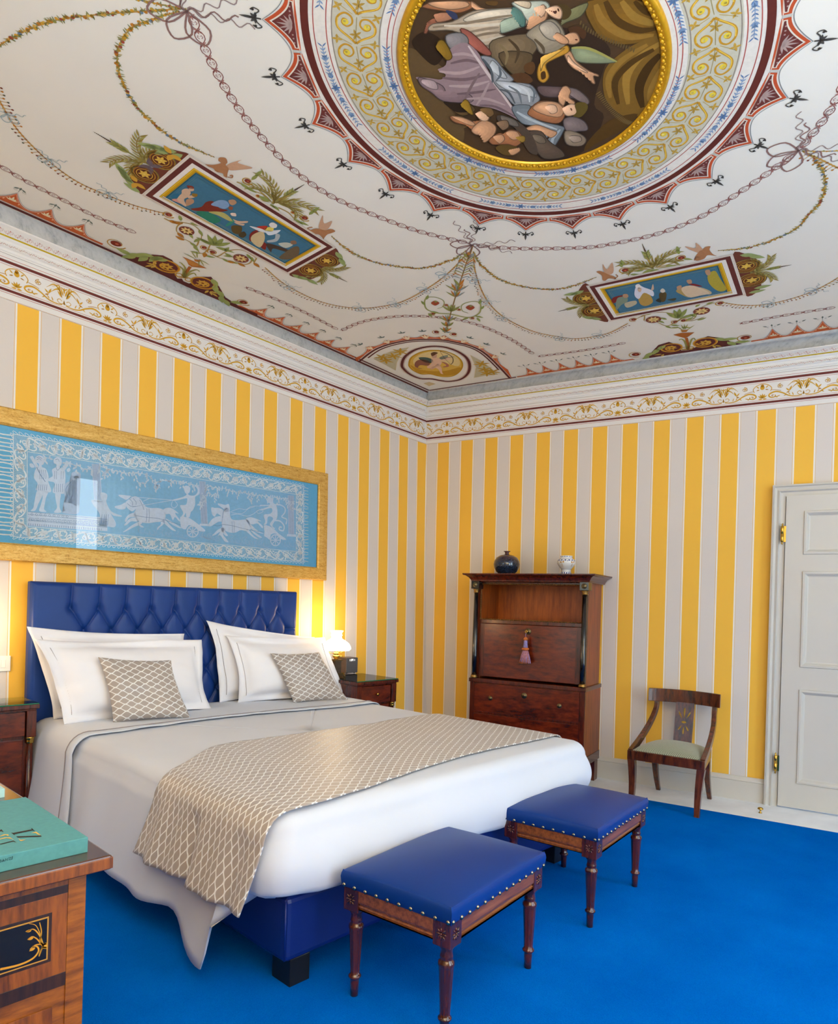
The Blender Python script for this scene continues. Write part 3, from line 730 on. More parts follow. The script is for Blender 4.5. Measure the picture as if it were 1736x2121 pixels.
# ---------------------------------------------------------------- bedside cabinets
def nightstand(label, loc, w, d, zt):
    r = thing('nightstand', label, 'bedside cabinet', loc, 0, 'bedside cabinets')
    x0, x1, y0, y1 = -w / 2, w / 2, -d, 0     # front at y0
    boxes('cabinet_body', 'mahog', r, ((x0 + .02, y0 + .045, .02), (x1 - .02, y1 - .01, zt - .03)))
    boxes('plinth', 'mahog', r, ((x0 + .01, y0 + .01, 0), (x1 - .01, y1 - .005, .06)))
    boxes('top', 'mahog', r, ((x0, y0, zt - .034), (x1, y1, zt - .010)), ((x0 + .012, y0 + .012, zt - .045), (x1 - .012, y1 - .01, zt - .034)), bevel=.004)
    m = MB(); m.box((x0 + .004, y0 + .004, zt - .0095), (x1 - .004, y1 - .004, zt - .0035)); g = m.build('glass_top', 'glass_g', r)
    m = MB()
    m.box((x0 + .003, y0 + .003, zt - .0095), (x1 - .003, y0 + .0038, zt - .0035)); m.box((x1 - .0038, y0 + .004, zt - .0095), (x1 - .003, y1 - .004, zt - .0035)); m.build('glass_edge', 'glass_edge', g)
    zf = zt - .19
    boxes('frieze_block', 'mahog', r, ((x0 + .012, y0 + .012, zf), (x0 + .062, y0 + .08, zt - .045))); boxes('frieze_block', 'mahog', r, ((x1 - .062, y0 + .012, zf), (x1 - .012, y0 + .08, zt - .045)))
    dr = boxes('drawer', 'mahog_h', r, ((x0 + .066, y0 + .022, zf + .006), (x1 - .066, y0 + .06, zt - .052)), bevel=.003)
    m = MB(); m.lathe([(.004, 0), (.004, .012), (.011, .016), (.013, .022), (.009, .026), (.003, .027)], (0, y0 + .022, zt - .115), 14, axis='y')
    for i in range(len(m.v)): m.v[i].y = 2 * (y0 + .022) - m.v[i].y if m.v[i].y > y0 + .022 else m.v[i].y
    m.build('knob', 'brass', dr)
    dd = boxes('cabinet_door', 'mahog_h', r, ((x0 + .07, y0 + .034, .16), (x1 - .07, y0 + .06, zf - .012)), bevel=.004)
    boxes('rail', 'mahog', r, ((x0 + .066, y0 + .03, .135), (x1 - .066, y0 + .06, .155))); boxes('lower_drawer', 'mahog', r, ((x0 + .066, y0 + .03, .075), (x1 - .066, y0 + .06, .128)))
    for x in (x0 + .037, x1 - .037):
        m = MB(); m.lathe([(.019, .085), (.0195, .25), (.0165, zf - .03)], (x, y0 + .037, 0), 16); c = m.build('column', 'mahog', r)
        m = MB(); m.lathe([(.017, zf - .036), (.022, zf - .034), (.021, zf - .028), (.022, zf - .022), (.020, zf - .016), (.024, zf - .008), (.024, zf)], (x, y0 + .037, 0), 16); m.build('capital', 'brass', c)
        m = MB(); m.lathe([(.024, .06), (.024, .07), (.02, .078), (.021, .09)], (x, y0 + .037, 0), 16); m.build('column_base', 'brass', c)
    return r
NS1 = nightstand('mahogany bedside cabinet with glass top and brass knob, under the lit lamp and clock', (-1.20, -.12, 0), .45, .44, .80)
NS2 = nightstand('mahogany bedside cabinet with glass top cut off by the photo edge, under the light switch', (-3.80, -.03, 0), .47, .29, .79)
# ---------------------------------------------------------------- lamps
M['opal'] = emit('opal_glass_lit', 'fff0d2', 4)
def lamp(label, loc, seen=True):
    r = thing('table_lamp', label, 'lamp', loc, 0, 'lit bedside oil lamps')
    m = MB(); m.box((-.045, -.045, .018), (.045, .045, .03)); m.box((-.055, -.055, .012), (.055, .055, .018))
    for x in (-.05, .05):
        for y in (-.05, .05): m.sphere((x, y, .008), .010, 6)
    m.build('base', 'dbrass', r, .002)
    m = MB(); nn = 4
    m.box((-.030, -.030, .03), (.030, .030, .125))
    for k in range(4):
        for s in (-1, 1): m.box((-.027 + k * .0155, s * .030, .035), (-.0195 + k * .0155, s * .033, .12)); m.box((s * .030, -.027 + k * .0155, .035), (s * .033, -.0195 + k * .0155, .12))
    m.build('column', 'pewter', r)
    m = MB(); m.box((-.038, -.038, .125), (.038, .038, .133)); m.box((-.033, -.033, .133), (.033, .033, .138)); m.build('column_cap', 'dbrass', r)
    m = MB(); m.lathe([(.02, .138), (.014, .144), (.024, .152), (.03, .162), (.026, .170), (.016, .174), (.022, .18), (.026, .186), (.014, .190), (.016, .20), (.013, .215)], n=18)
    m.tube([(.016, 0, .165), (.045, 0, .16), (.05, 0, .16)], .003); m.lathe([(.002, .156), (.01, .157), (.01, .163), (.002, .164)], (.052, 0, 0), 10)
    m.build('burner', 'brass', r)
    m = MB()
    for k in range(3): a = 2.1 * k + .5; m.tube([(.02 * cos(a), .02 * sin(a), .18), (.055 * cos(a), .055 * sin(a), .192), (.094 * cos(a), .094 * sin(a), .212)], .0022, 6)
    m.tube([(.098 * cos(2 * pi * k / 32), .098 * sin(2 * pi * k / 32), .212) for k in range(32)], .0025, 6, True); m.build('shade_holder', 'brass', r)
    m = MB(); m.lathe([(.101, .212), (.113, .224), (.112, .238), (.098, .262), (.070, .284), (.048, .296), (.040, .304), (.036, .322), (.044, .330), (.037, .338), (.040, .352), (.050, .366)], n=40, cap=False); m.build('shade', 'opal', r, solid=.003)
    l = bpy.data.lights.new('bulb', 'POINT'); l.energy = LAMP; l.color = (1, .66, .30); l.shadow_soft_size = .04
    o = bpy.data.objects.new('lamp_light', l); COL.objects.link(o); o.parent = r; o.location = (0, 0, .40)
    return r
LAMP = 4.5
M['pewter'] = flat('worn_pewter', '5f554c', .45, .7, var=.2, sc_=40)
lp = at_z(695, 1401, .80)
lamp('small lit oil lamp with white opal glass shade beside the dark clock radio', (lp.x, lp.y, .7985))
lamp('lit oil lamp just outside the picture by the light switch', (-3.90, -.17, .7885))
# clock radio
cr0, cr1 = at_z(718, 1395.5, .80), at_z(742, 1394, .80)
r = thing('clock_radio', 'square dark grey clock radio with fabric front and lit digits beside the lamp', 'clock radio', ((cr0.x + cr1.x) / 2, cr0.y + .06, .7985), -.05)
w_ = (cr1 - cr0).length
m = MB(); m.box((-w_ / 2, -.055, .006), (w_ / 2, .06, .132)); m.build('casing', 'pewter_w', r, .004) if M.setdefault('pewter_w', wood('radio_walnut', '3a2a22', '5e4636', (20, 3, 3), .4, .2)) else 0
m = MB(); m.box((-w_ / 2 + .003, -.060, .008), (w_ / 2 - .003, -.054, .130)); m.build('fabric_front', 'fabric', r, .002) if M.setdefault('fabric', flat('charcoal_fabric', '4a4b52', .9, var=.35, sc_=250)) else 0
for x in (-.04, .04):
    for y in (-.04, .04): m = MB(); m.lathe([(.006, 0), (.006, .007)], (x, y, 0), 10); m.build('foot', 'black', r)
M['digit'] = emit('lit_digit', 'ffffff', 1.6)
m = MB(); z0 = .104; sx = -.024
def seg7(x, on):
    W_, H_ = .008, .016; t = .0016
    S = {'a': (x, z0 + H_, x + W_, z0 + H_ + t), 'd': (x, z0, x + W_, z0 + t), 'g': (x, z0 + H_ / 2, x + W_, z0 + H_ / 2 + t), 'f': (x, z0 + H_ / 2, x + t, z0 + H_), 'e': (x, z0, x + t, z0 + H_ / 2), 'b': (x + W_ - t, z0 + H_ / 2, x + W_, z0 + H_), 'c': (x + W_ - t, z0, x + W_, z0 + H_ / 2)}
    for k in on: a = S[k]; m.box((a[0], -.0612, a[1]), (a[2], -.060, a[3]))
seg7(-.032, 'bc'); seg7(-.012, 'abefc'); seg7(.002, 'abcf'); seg7(.018, 'bc')
m.build('digits', 'digit', r)
# ---------------------------------------------------------------- light switch
r = thing('light_switch', 'white rectangular light switch plate with three rockers on the striped wall', 'light switch', pl(-3.685, .98, 0), 0)
m = MB(); m.box((-.063, -.011, -.045), (.063, -.0005, .045)); m.build('plate', 'plastic', r, .003)
for k in range(3): m = MB(); m.box((-.036 + .0243 * k, -.0135, -.024), (-.0125 + .0243 * k, -.009, .024)); m.build('rocker', 'plastic', r, .0015)
# ---------------------------------------------------------------- stools
M['nail'] = flat('nickel_nail', '9a9280', .25, 1, var=.05)
def stool(label, cx, cy, rz):
    r = thing('stool', label, 'stool', (cx, cy, cz), rz, 'blue leather stools at the foot of the bed')
    hx, hy, zb, zt = .2875, .1925, .305, .392; b = .034
    def cush(u, v):
        a, c = 2 * u - 1, 2 * v - 1
        X, Y = hx + b + .004, hy + b + .004
        def m_(q): return (1 if q > 0 else -1) * (1 - (1 - abs(q))**2.2)
        x, y = X * m_(a), Y * m_(c)
        e = (1 - abs(a)**7) * (1 - abs(c)**7); z = .445 + .035 * (1 - (x / X)**2)**.6 * (1 - (y / Y)**2)**.6 
        ed = max(abs(x) / X, abs(y) / Y)
        return V((x, y, z))
    m = MB(); N = 30; m.grid(cush, N, N)
    w = N + 1; rim = [k for k in range(w)] + [k * w + N for k in range(1, w)] + [N * w + k for k in range(N - 1, -1, -1)] + [k * w for k in range(N - 1, 0, -1)]
    top = [m.v[i] for i in rim]; o = len(m.v); L = len(rim); prof = [(.003, .437), (.005, .425), (.003, .405), (.0, .393), (-.004, .388)]
    for d, z in prof:
        for p in top: q = V((p.x, p.y, 0)); s = V(((1 if abs(p.x) > hx + b else 0) * (1 if p.x > 0 else -1), (1 if abs(p.y) > hy + b else 0) * (1 if p.y > 0 else -1), 0)); m.v.append(V((p.x + s.x * d, p.y + s.y * d, z)))
    for k in range(L): m.f.append([rim[k], rim[(k + 1) % L], o + (k + 1) % L, o + k]); m.mi.append(0); m.sm.append(True); m.uv.append(None)
    for j in range(len(prof) - 1):
        for k in range(L): m.f.append([o + j * L + k, o + j * L + (k + 1) % L, o + (j + 1) * L + (k + 1) % L, o + (j + 1) * L + k]); m.mi.append(0); m.sm.append(True); m.uv.append(None)
    for q in range(len(m.uv)):
        if m.uv[q] is None: m.uv[q] = [(0, 0)] * 4
    seat = m.build('seat_cushion', 'leather_s', r)
    for s in (-1, 1):
        for q in (-1, 1): m = MB(); m.tube([(s * (hx + b + .004), q * (hy + b + .004), .39), (s * (hx + b + .005), q * (hy + b + .005), .425), (s * (hx + b + .002), q * (hy + b + .002), .447)], .003, 6); m.build('corner_seam', 'leather_s', seat)
    m = MB(); X, Y = hx + b + .006, hy + b + .006
    for k in range(14):
        x = lerp(-X + .012, X - .012, k / 13)
        for s in (-1, 1): m.sphere((x, s * Y, .397), .0078, 5, (1, .75, 1))
    for k in range(10):
        y = lerp(-Y + .012, Y - .012, k / 9)
        for s in (-1, 1): m.sphere((s * X, y, .397), .0078, 5, (.75, 1, 1))
    m.build('nailhead_trim', 'nail', seat)
    for s in (-1, 1):
        for ax in 'xy':
            m = MB(); P = [(-.006, .322), (-.014, .322), (-.014, .328), (-.010, .331), (-.014, .335), (-.014, .340), (-.008, .344), (-.006, .350), (-.006, .388), (-.03, .388), (-.03, .322)]
            h, o_ = (hx - b, hy + b) if ax == 'x' else (hy - b, hx + b)
            if ax == 'x': m.prism([(s * (o_ + q + .004), z) for q, z in P], -h, h, 'yz')
            else: m.prism([(s * (o_ + q + .004), z) for q, z in P], -h, h, 'xz')
            m.build('rail', 'stool_r', r)
    for sx in (-1, 1):
        for sy in (-1, 1):
            x, y = sx * hx, sy * hy
            m = MB(); m.box((x - b, y - b, .308), (x + b, y + b, .392)); bl = m.build('corner_block', 'stool_w', r, .003)
            m = MB()
            for (fx, fy) in ((sx, 0), (0, sy)):
                for k in range(8):
                    a = pi / 4 * k; L_ = .020 if k % 2 == 0 else .022; px_, pz = L_ * cos(a), L_ * sin(a)
                    c0 = V((x + fx * (b + .0005), y + fy * (b + .0005), .35)); t = V((-fy, fx, 0)) if fx or fy else V()
                    m.tube([c0 + t * (px_ * .2) + UP * (pz * .2), c0 + t * (px_ * .7) + UP * (pz * .7), c0 + t * px_ + UP * pz], [.0015, .0038, .0008], 6)
                m.sphere(tuple(c0), .004, 5)
            m.build('rosette', 'stool_w', bl)
            m = MB(); fl = lambda a, z: 1 - (.10 * max(0, cos(a * 8))**.7 if .075 < z < .235 else 0)
            m.lathe([(.0135, 0), (.0155, .05), (.0155, .062), (.022, .066), (.023, .071), (.020, .075), (.0165, .079), (.0175, .10), (.0215, .18), (.0245, .232), (.0255, .238), (.0275, .243), (.0265, .252), (.021, .258), (.0195, .264), (.022, .268), (.0205, .274), (.019, .282), (.0195, .292), (.026, .302), (.026, .309)], (x, y, 0), 48, fl)
            m.build('leg', 'stool_w', r)
    return r
SR = radians(6.5)
S1 = stool('blue leather stool with brass nailheads nearest the viewer, larger in the picture', -2.949, -2.772, SR)
S2 = stool('blue leather stool with brass nailheads further off, towards the chair', -1.887, -2.700, SR)
# ---------------------------------------------------------------- brass door stop
p = at_z(1575, 1684, 0)
r = thing('door_stop', 'tiny brass mushroom door stop standing on the pale floor by the door', 'door stop', (p.x, p.y, 0))
m = MB(); m.lathe([(.012, 0), (.012, .003), (.006, .006), (.005, .02), (.008, .024)], n=14); m.build('stem', 'brass', r)
m = MB(); m.lathe([(.006, .022), (.018, .026), (.019, .032), (.013, .039), (.002, .042)], n=16); m.build('cap', 'brass', r)
# ---------------------------------------------------------------- framed lace picture over the bed
PO = .030
def LQ(px, py): p = at_left(px, py, PO); return (p.x, p.z)
pic = thing('framed_picture', 'long gold framed picture of white lace chariots on sky blue above the bed', 'picture', pl(-2.5, 1.57, 0))
TP = Matrix.Translation(-pic.location)
fx0, fx1 = -3.86, -1.288; zt = lambda x: 2.4485 + .0043 * (-1.29 - x); zb = lambda x: 1.566 + .0042 * (-1.29 - x)
fw = .105
prf = [(0, .002), (0, .030), (.006, .038), (.050, .039), (.092, .036), (fw - .006, .032), (fw, .026), (fw, .012), (0, .002)]
def fcorner(i, w, o):
    x = fx0 + w if i in (0, 3) else fx1 - w * .94; z = (zb(x) + w * .98) if i < 2 else (zt(x) - w * 1.0)
    return pl(x, z, o)
sides = ('bottom', 'side', 'top', 'side')
for i in range(4):
    m = MB(); m.xf = TP; n = len(prf)
    vs = [fcorner(j % 4, w, o) for j in (i, i + 1) for w, o in prf]
    m.add(vs, [(k, k + 1, n + k + 1, n + k) for k in range(n - 1)] + [tuple(range(n - 1)), tuple(range(n, 2 * n - 1))])
    m.build('frame_moulding', 'gold', pic)
P = Paint(lambda x, z, o: pl(x, z, .016 + o) - pic.location)
P.st = 0; P.lv = 0
P.off = lambda: .0002 + P.lv * .00035
SKY, INN, FIG, LAC, LIN_ = '6abbe6', '8ec2e8', 'd3e0f6', 'eff4fb', '7393bd'
P.poly([(fx0 + .09, zb(fx0) + .09), (fx1 - .09, zb(fx1) + .09), (fx1 - .09, zt(fx1) - .09), (fx0 + .09, zt(fx0) - .09)], SKY)
def T(s, px, py): return lambda pts: [LQ(px + a / s, py + b / s) for a, b in pts]
Z1, Z2, Z3 = T(7.233, 0, 920), T(6.677, 180, 930), T(6.2, 400, 960)
ZZ = T(1, 0, 0)
o_tl, o_tr, o_br, o_bl = ZZ([(28, 897), (631, 1006), (631, 1165), (28, 1112)])
i_tl, i_tr, i_br, i_bl = ZZ([(59, 936), (615, 1024.5), (615, 1141.5), (59, 1089)])
P.lv = 1
bt = '86bde0'
for a, b, c, d in ((o_tl, o_tr, i_tr, i_tl), (o_tr, o_br, i_br, i_tr), (o_br, o_bl, i_bl, i_br), (o_bl, o_tl, i_tl, i_bl)): P.poly([a, b, c, d], bt)
P.poly([i_tl, i_tr, i_br, i_bl], INN)
P.lv = 2
def border(a, b, c, d, nw):   # outer a-b, inner d-c
    def q(u, v): return (lerp(lerp(a[0], b[0], u), lerp(d[0], c[0], u), v), lerp(lerp(a[1], b[1], u), lerp(d[1], c[1], u), v))
    L = hypot(b[0] - a[0], b[1] - a[1]); H = hypot(d[0] - a[0], d[1] - a[1]); k = H / L
    P.lv = 2; t = 0
    nn = int(L / .014)
    for i in range(nn): P.line([q(i / nn, .08), q(min(1, (i + 5) / nn), .96)], .0018, 'b7d5ea'); P.line([q(min(1, (i + 5) / nn), .08), q(i / nn, .96)], .0018, 'b7d5ea')
    P.lv = 3
    for v, w in ((.03, .004), (.97, .003)): P.line([q(t / 20, v) for t in range(21)], w, LAC)
    for i in range(int(L / .032)):
        u = (i + .5) / int(L / .032); P.line([q(u - .012 / L, 0), q(u - .006 / L, -.13), q(u, -.17), q(u + .006 / L, -.13), q(u + .012 / L, 0)], .0028, LAC)
    P.lv = 4
    pts = [q(t / (nw * 16), .5 + .38 * cos(2 * pi * t / 32)) for t in range(nw * 16 + 1)]
    P.line(pts, .0085, LAC)
    for i in range(nw):
        u0 = (i + .5) / nw * 1.0; sg = -1 if i % 2 == 0 else 1
        sp = [q(u0 + .52 / nw * lerp(1, .28, t) * cos(-pi * .1 + 2.1 * pi * t * sg * -1) , .5 - sg * .02 + .42 * lerp(1, .3, t) * sin(-pi * .1 + 2.1 * pi * t * -sg)) for t in [x / 18 for x in range(19)]]
        P.line(sp, (lambda t: .0075 * (1 - .35 * t)), LAC)
        x, y = q(u0, .5)
        for g in range(6): P.leaf(x, y, g * 1.05 + i, .026, .011, LAC)
        for g in range(4):
            x2, y2 = q(u0 + .34 / nw * cos(1.57 * g + .6), .5 + .33 * sin(1.57 * g + .6)); P.leaf(x2, y2, 1.57 * g + 1.4, .022, .009, LAC)
border(o_tl, o_tr, i_tr, i_tl, 26); border(o_bl, o_br, i_br, i_bl, 24)
border(o_tl, o_bl, i_bl, i_tl, 6); border(o_tr, o_br, i_br, i_tr, 8)
P.lv = 3
random.seed(3)
for i in range(25):      # fringes
    v = (i + .5) / 25; x, z = lerp(o_tl[0], o_bl[0], v), lerp(o_tl[1], o_bl[1], v); b_ = random.uniform(-.006, .006)
    P.line([(x, z), (x - .05, z + b_), (x - .11, z - b_ * .5), (x - .15, z + b_)], .0075, 'e9ebf0')
    x, z = lerp(o_tr[0], o_br[0], v), lerp(o_tr[1], o_br[1], v)
    P.line([(x + .005, z), (x + .022, z), (x + .048, z + b_ * 1.4)], .005, 'd9dde2')
F_, Lf = FIG, LIN_
def pg(Z, pts, c=FIG, sm=4): P.lv = 5; P.poly(spline(Z(pts), sm, True) if sm else Z(pts), c)
def pl_(Z, pts, w=.003, c=LIN_, lv=6, sm=4): P.lv = lv; P.line(spline(Z(pts), sm) if sm else Z(pts), w, c)
# two standing archers
pg(Z1, [(540, 200), (590, 165), (650, 180), (675, 235), (665, 290), (640, 300), (640, 340), (700, 370), (740, 480), (735, 560), (780, 690), (740, 720), (650, 700), (560, 690), (545, 670), (575, 590), (520, 500), (540, 380), (590, 340), (590, 290), (545, 260)])
pg(Z1, [(570, 690), (650, 700), (640, 780), (590, 880), (540, 990), (470, 995), (510, 950), (530, 840)]); pg(Z1, [(650, 700), (730, 715), (700, 800), (680, 900), (670, 970), (705, 1010), (600, 1000), (625, 900), (650, 800)])
pg(Z1, [(815, 230), (860, 190), (920, 205), (940, 260), (925, 310), (905, 330), (930, 370), (985, 400), (990, 560), (975, 640), (980, 730), (900, 740), (800, 715), (830, 580), (740, 550), (745, 510), (800, 470), (790, 380), (850, 340), (855, 300), (820, 280)])
pg(Z1, [(840, 730), (920, 740), (910, 840), (905, 950), (930, 1020), (820, 1020), (865, 950), (850, 850)])
pg(Z1, [(455, 185), (500, 170), (590, 330), (560, 370)], sm=0); pg(Z1, [(455, 290), (500, 290), (530, 340), (490, 350), (460, 330)]); pg(Z1, [(1000, 240), (1060, 270), (970, 410), (940, 390)], sm=0); pg(Z1, [(1010, 380), (1050, 350), (1065, 390), (1030, 415)])
for x in (570, 600, 630, 660, 690, 720): pl_(Z1, [(x - 5, 600), (x - 15, 690)], .0025); 
for x in (830, 860, 890, 920, 950): pl_(Z1, [(x, 590), (x - 5, 715)], .0025)
for x in (600, 630, 660, 690): pl_(Z1, [(x, 380), (x + 10, 460), (x + 5, 520)], .0022)
for x in (830, 860, 930, 960): pl_(Z1, [(x, 400), (x - 5, 520)], .0022)
pl_(Z1, [(560, 340), (620, 460), (690, 560)], .004); pl_(Z1, [(560, 200), (600, 190), (640, 215)], .0025); pl_(Z1, [(560, 230), (600, 215), (630, 240)], .0025); pl_(Z1, [(840, 230), (880, 220), (900, 260)], .0025); pl_(Z1, [(850, 340), (875, 390), (925, 330)], .0025)
# seated figure, plinth with key pattern
pg(Z1, [(1085, 430), (1150, 405), (1220, 440), (1200, 520), (1110, 540), (1000, 580), (960, 680), (990, 800), (1060, 870), (1170, 880), (1180, 1040), (950, 1030), (990, 990), (960, 890), (1010, 870), (1060, 880), (1180, 900), (1200, 500), (1100, 480)], 'b9cbe8')
pl_(Z1, [(1080, 560), (1010, 640), (1000, 720), (1060, 830)], .003)
P.lv = 5; bx_ = Z1([(430, 1010), (1100, 1060), (1390, 1085), (1620, 1095), (1620, 1300), (1390, 1290), (430, 1215)]); P.poly(bx_, FIG)
for (y0, y1) in ((1050, 1095), (1090, 1130), (1165, 1205), (1180, 1218)): pl_(Z1, [(430, y0 - 40), (1620, y1 + 30)], .002, sm=0)
for i in range(9): x = 490 + 66 * i; y = 1047 + 4.4 * i; pl_(Z1, [(x - 18, y), (x, y - 20), (x + 18, y), (x, y + 20), (x - 18, y)], .0022, sm=0)
for i in range(14): x = 450 + 82 * i; y = 1105 + 5 * i; pl_(Z1, [(x, y + 45), (x, y), (x + 62, y + 3), (x + 62, y + 36), (x + 25, y + 33), (x + 25, y + 18), (x + 42, y + 19)], .0028, sm=0)
for i in range(34): x = 440 + 33 * i; y = 1180 + 2.3 * i; pl_(Z1, [(x, y + 4), (x, y + 36)], .003, sm=0)
# columns
def column(Z, x0, x1, ya, yb, xb, w):
    P.lv = 4; P.poly(Z([(x0, ya), (x1, ya + 8), (x1 + xb, yb), (x0 + xb, yb)]), 'bccde9')
    for k in range(1, 6): t = k / 6; pl_(Z, [(lerp(x0, x1, t), ya + 6), (lerp(x0, x1, t) + xb, yb)], .002, sm=0)
    P.lv = 5; P.poly(Z([(x0 + xb - w, yb), (x1 + xb + w, yb + 5), (x1 + xb + w + 8, yb + 35), (x0 + xb - w - 8, yb + 30)]), FIG)
column(Z2, 78, 192, 200, 700, 30, 0); column(Z2, 1563, 1655, 440, 1030, 30, 18); column(Z3, 1228, 1305, 405, 905, 8, 14)
# attendant with flying cloth
pg(Z2, [(190, 620), (230, 598), (290, 625), (290, 680), (280, 730), (330, 840), (400, 890), (490, 920), (480, 935), (380, 920), (340, 890), (410, 1020), (390, 1080), (300, 1070), (180, 1060), (190, 960), (180, 880), (90, 760), (80, 700), (190, 720), (215, 700)], 'cbd8ee')
for x in (220, 250, 280, 310): pl_(Z2, [(x, 900), (x - 10, 1050)], .0025)
# first chariot
def horse(Z, c):
    pg(Z, c['body']); [pg(Z, l) for l in c['legs']]
    for h in c['heads']: pg(Z, h)
    for t in c['lines']: pl_(Z, t, .0028)
horse(Z2, dict(body=[(680, 650), (760, 700), (820, 790), (900, 815), (1000, 815), (1080, 850), (1100, 940), (1060, 1000), (960, 1010), (860, 1025), (760, 1010), (690, 960), (660, 890), (690, 830), (640, 860), (600, 840), (560, 800), (545, 740), (600, 690)],
    legs=[[(680, 880), (600, 900), (550, 950), (535, 1000), (560, 1000), (590, 950), (690, 930)], [(700, 950), (610, 960), (540, 1030), (525, 1055), (560, 1050), (620, 1000), (710, 1000)], [(740, 1000), (640, 1050), (560, 1110), (510, 1145), (545, 1140), (660, 1080), (770, 1030)], [(720, 1030), (760, 1050), (800, 1080), (770, 1080), (730, 1060)],
        [(1040, 990), (1030, 1050), (990, 1080), (985, 1120), (1020, 1080), (1060, 1050), (1090, 1000)], [(1080, 960), (1150, 1040), (1200, 1090), (1245, 1130), (1200, 1125), (1140, 1080), (1060, 1000)], [(1100, 960), (1180, 1000), (1260, 1050), (1320, 1090), (1270, 1085), (1170, 1030)],
        [(1060, 850), (1110, 815), (1190, 820), (1280, 890), (1230, 885), (1290, 970), (1290, 1000), (1230, 940), (1200, 985), (1160, 900), (1100, 900)]],
    heads=[[(560, 700), (620, 650), (560, 640), (460, 630), (455, 650), (510, 680)], [(545, 740), (480, 770), (400, 790), (410, 815), (480, 835), (545, 820)]],
    lines=[[(740, 700), (780, 780), (800, 840)], [(840, 820), (840, 920), (830, 1010)], [(870, 820), (875, 920), (870, 1010)], [(690, 920), (850, 945), (1000, 960), (1150, 1000), (1310, 1050)], [(640, 800), (700, 790), (800, 770)], [(570, 750), (620, 790), (690, 790)], [(600, 690), (640, 730), (640, 780)], [(650, 680), (690, 730), (690, 770)]]))
for q in ([(640, 790), (800, 775), (1000, 740), (1200, 705)], [(620, 660), (880, 680), (1200, 705)], [(790, 720), (880, 680)], [(1200, 705), (1180, 780), (1220, 815), (1265, 770), (1230, 720)]): pl_(Z2, q, .0035, FIG)
pg(Z2, [(1350, 530), (1390, 505), (1440, 530), (1435, 590), (1410, 620), (1440, 640), (1500, 640), (1540, 600), (1540, 550), (1510, 510), (1560, 515), (1565, 620), (1510, 660), (1510, 760), (1480, 840), (1450, 870), (1430, 940), (1390, 940), (1380, 880), (1350, 935), (1320, 930), (1345, 880), (1300, 780), (1380, 770), (1400, 700), (1380, 680), (1230, 715), (1200, 700), (1330, 665), (1390, 630), (1370, 600)])
pg(Z2, [(1305, 935), (1400, 945), (1480, 985), (1640, 1110), (1635, 1140), (1560, 1130), (1520, 1080), (1420, 1050), (1380, 1110), (1320, 1090), (1305, 1030)], sm=2)
def wheel(Z, cx, cy, rx, ry):
    def e(k, f): a = 2 * pi * k / 28; return (cx + rx * f * cos(a), cy + ry * f * sin(a))
    P.lv = 6; P.line(Z([e(k, .9) for k in range(28)]), .0085, FIG, closed=True); P.line(Z([e(k, .12) for k in range(28)]), .008, FIG, closed=True)
    for k in range(8): P.line(Z([e(k * 3.5, .1), e(k * 3.5, .85)]), .006, FIG)
wheel(Z2, 1475, 1140, 85, 85)
def puffs(Z, xs, y0, dy, r):
    for i, x in enumerate(xs):
        P.lv = 5; a = Z([(x, y0 + dy * i), (x + r, y0 + dy * i)]); rr = hypot(a[0][0] - a[1][0], a[0][1] - a[1][1])
        P.spiral(a[0][0], a[0][1], rr, 1.0 + (i % 3), .8, .0034, 'a9c6e6', 14, .5); P.spiral(a[0][0] + rr * .5, a[0][1] - rr * .3, rr * .7, 2 + i, .7, .003, 'a9c6e6', 12, .5)
puffs(Z2, [760, 850, 920, 1010, 1090, 1150, 1250, 1310, 1370], 1130, 8, 46); puffs(Z2, [1600, 1650, 1690], 1185, 6, 48)
# second chariot
horse(Z3, dict(body=[(430, 560), (480, 600), (490, 680), (520, 720), (600, 725), (700, 720), (745, 770), (750, 840), (700, 865), (620, 855), (560, 885), (480, 885), (410, 850), (380, 790), (385, 700), (405, 610)],
    legs=[[(400, 820), (330, 850), (280, 900), (255, 925), (290, 920), (350, 880), (420, 860)], [(370, 870), (340, 910), (330, 930), (360, 920), (390, 960), (420, 1000), (465, 1010), (440, 970), (400, 920), (400, 870)], [(390, 810), (430, 880), (460, 925), (420, 920), (370, 840)],
        [(720, 850), (780, 920), (845, 965), (800, 960), (740, 910), (690, 860)], [(750, 850), (830, 900), (900, 950), (850, 945), (780, 890)], [(720, 770), (760, 790), (840, 860), (920, 900), (830, 880), (750, 830)],
        [(690, 710), (740, 690), (800, 700), (890, 740), (840, 740), (905, 800), (900, 830), (840, 770), (780, 780), (720, 770)]],
    heads=[[(480, 600), (470, 520), (420, 530), (340, 510), (335, 530), (400, 580), (430, 620)], [(400, 600), (340, 570), (290, 570), (245, 565), (255, 650), (290, 680), (320, 640), (390, 680)], [(385, 680), (320, 680), (260, 710), (205, 790), (240, 805), (330, 750), (390, 740)]],
    lines=[[(510, 740), (515, 800), (520, 885)], [(535, 740), (540, 800), (540, 885)], [(390, 780), (520, 800), (640, 830), (780, 860), (920, 880)], [(390, 700), (400, 620), (450, 570)], [(270, 790), (330, 800), (390, 785)]]))
for q in ([(490, 620), (600, 580), (690, 590), (760, 550), (880, 545)], [(500, 630), (640, 640), (720, 580), (800, 555)], [(500, 660), (600, 650), (700, 675), (780, 650), (850, 600), (900, 590)], [(900, 580), (830, 610), (850, 640), (900, 625), (910, 600)]): pl_(Z3, q, .0034, FIG)
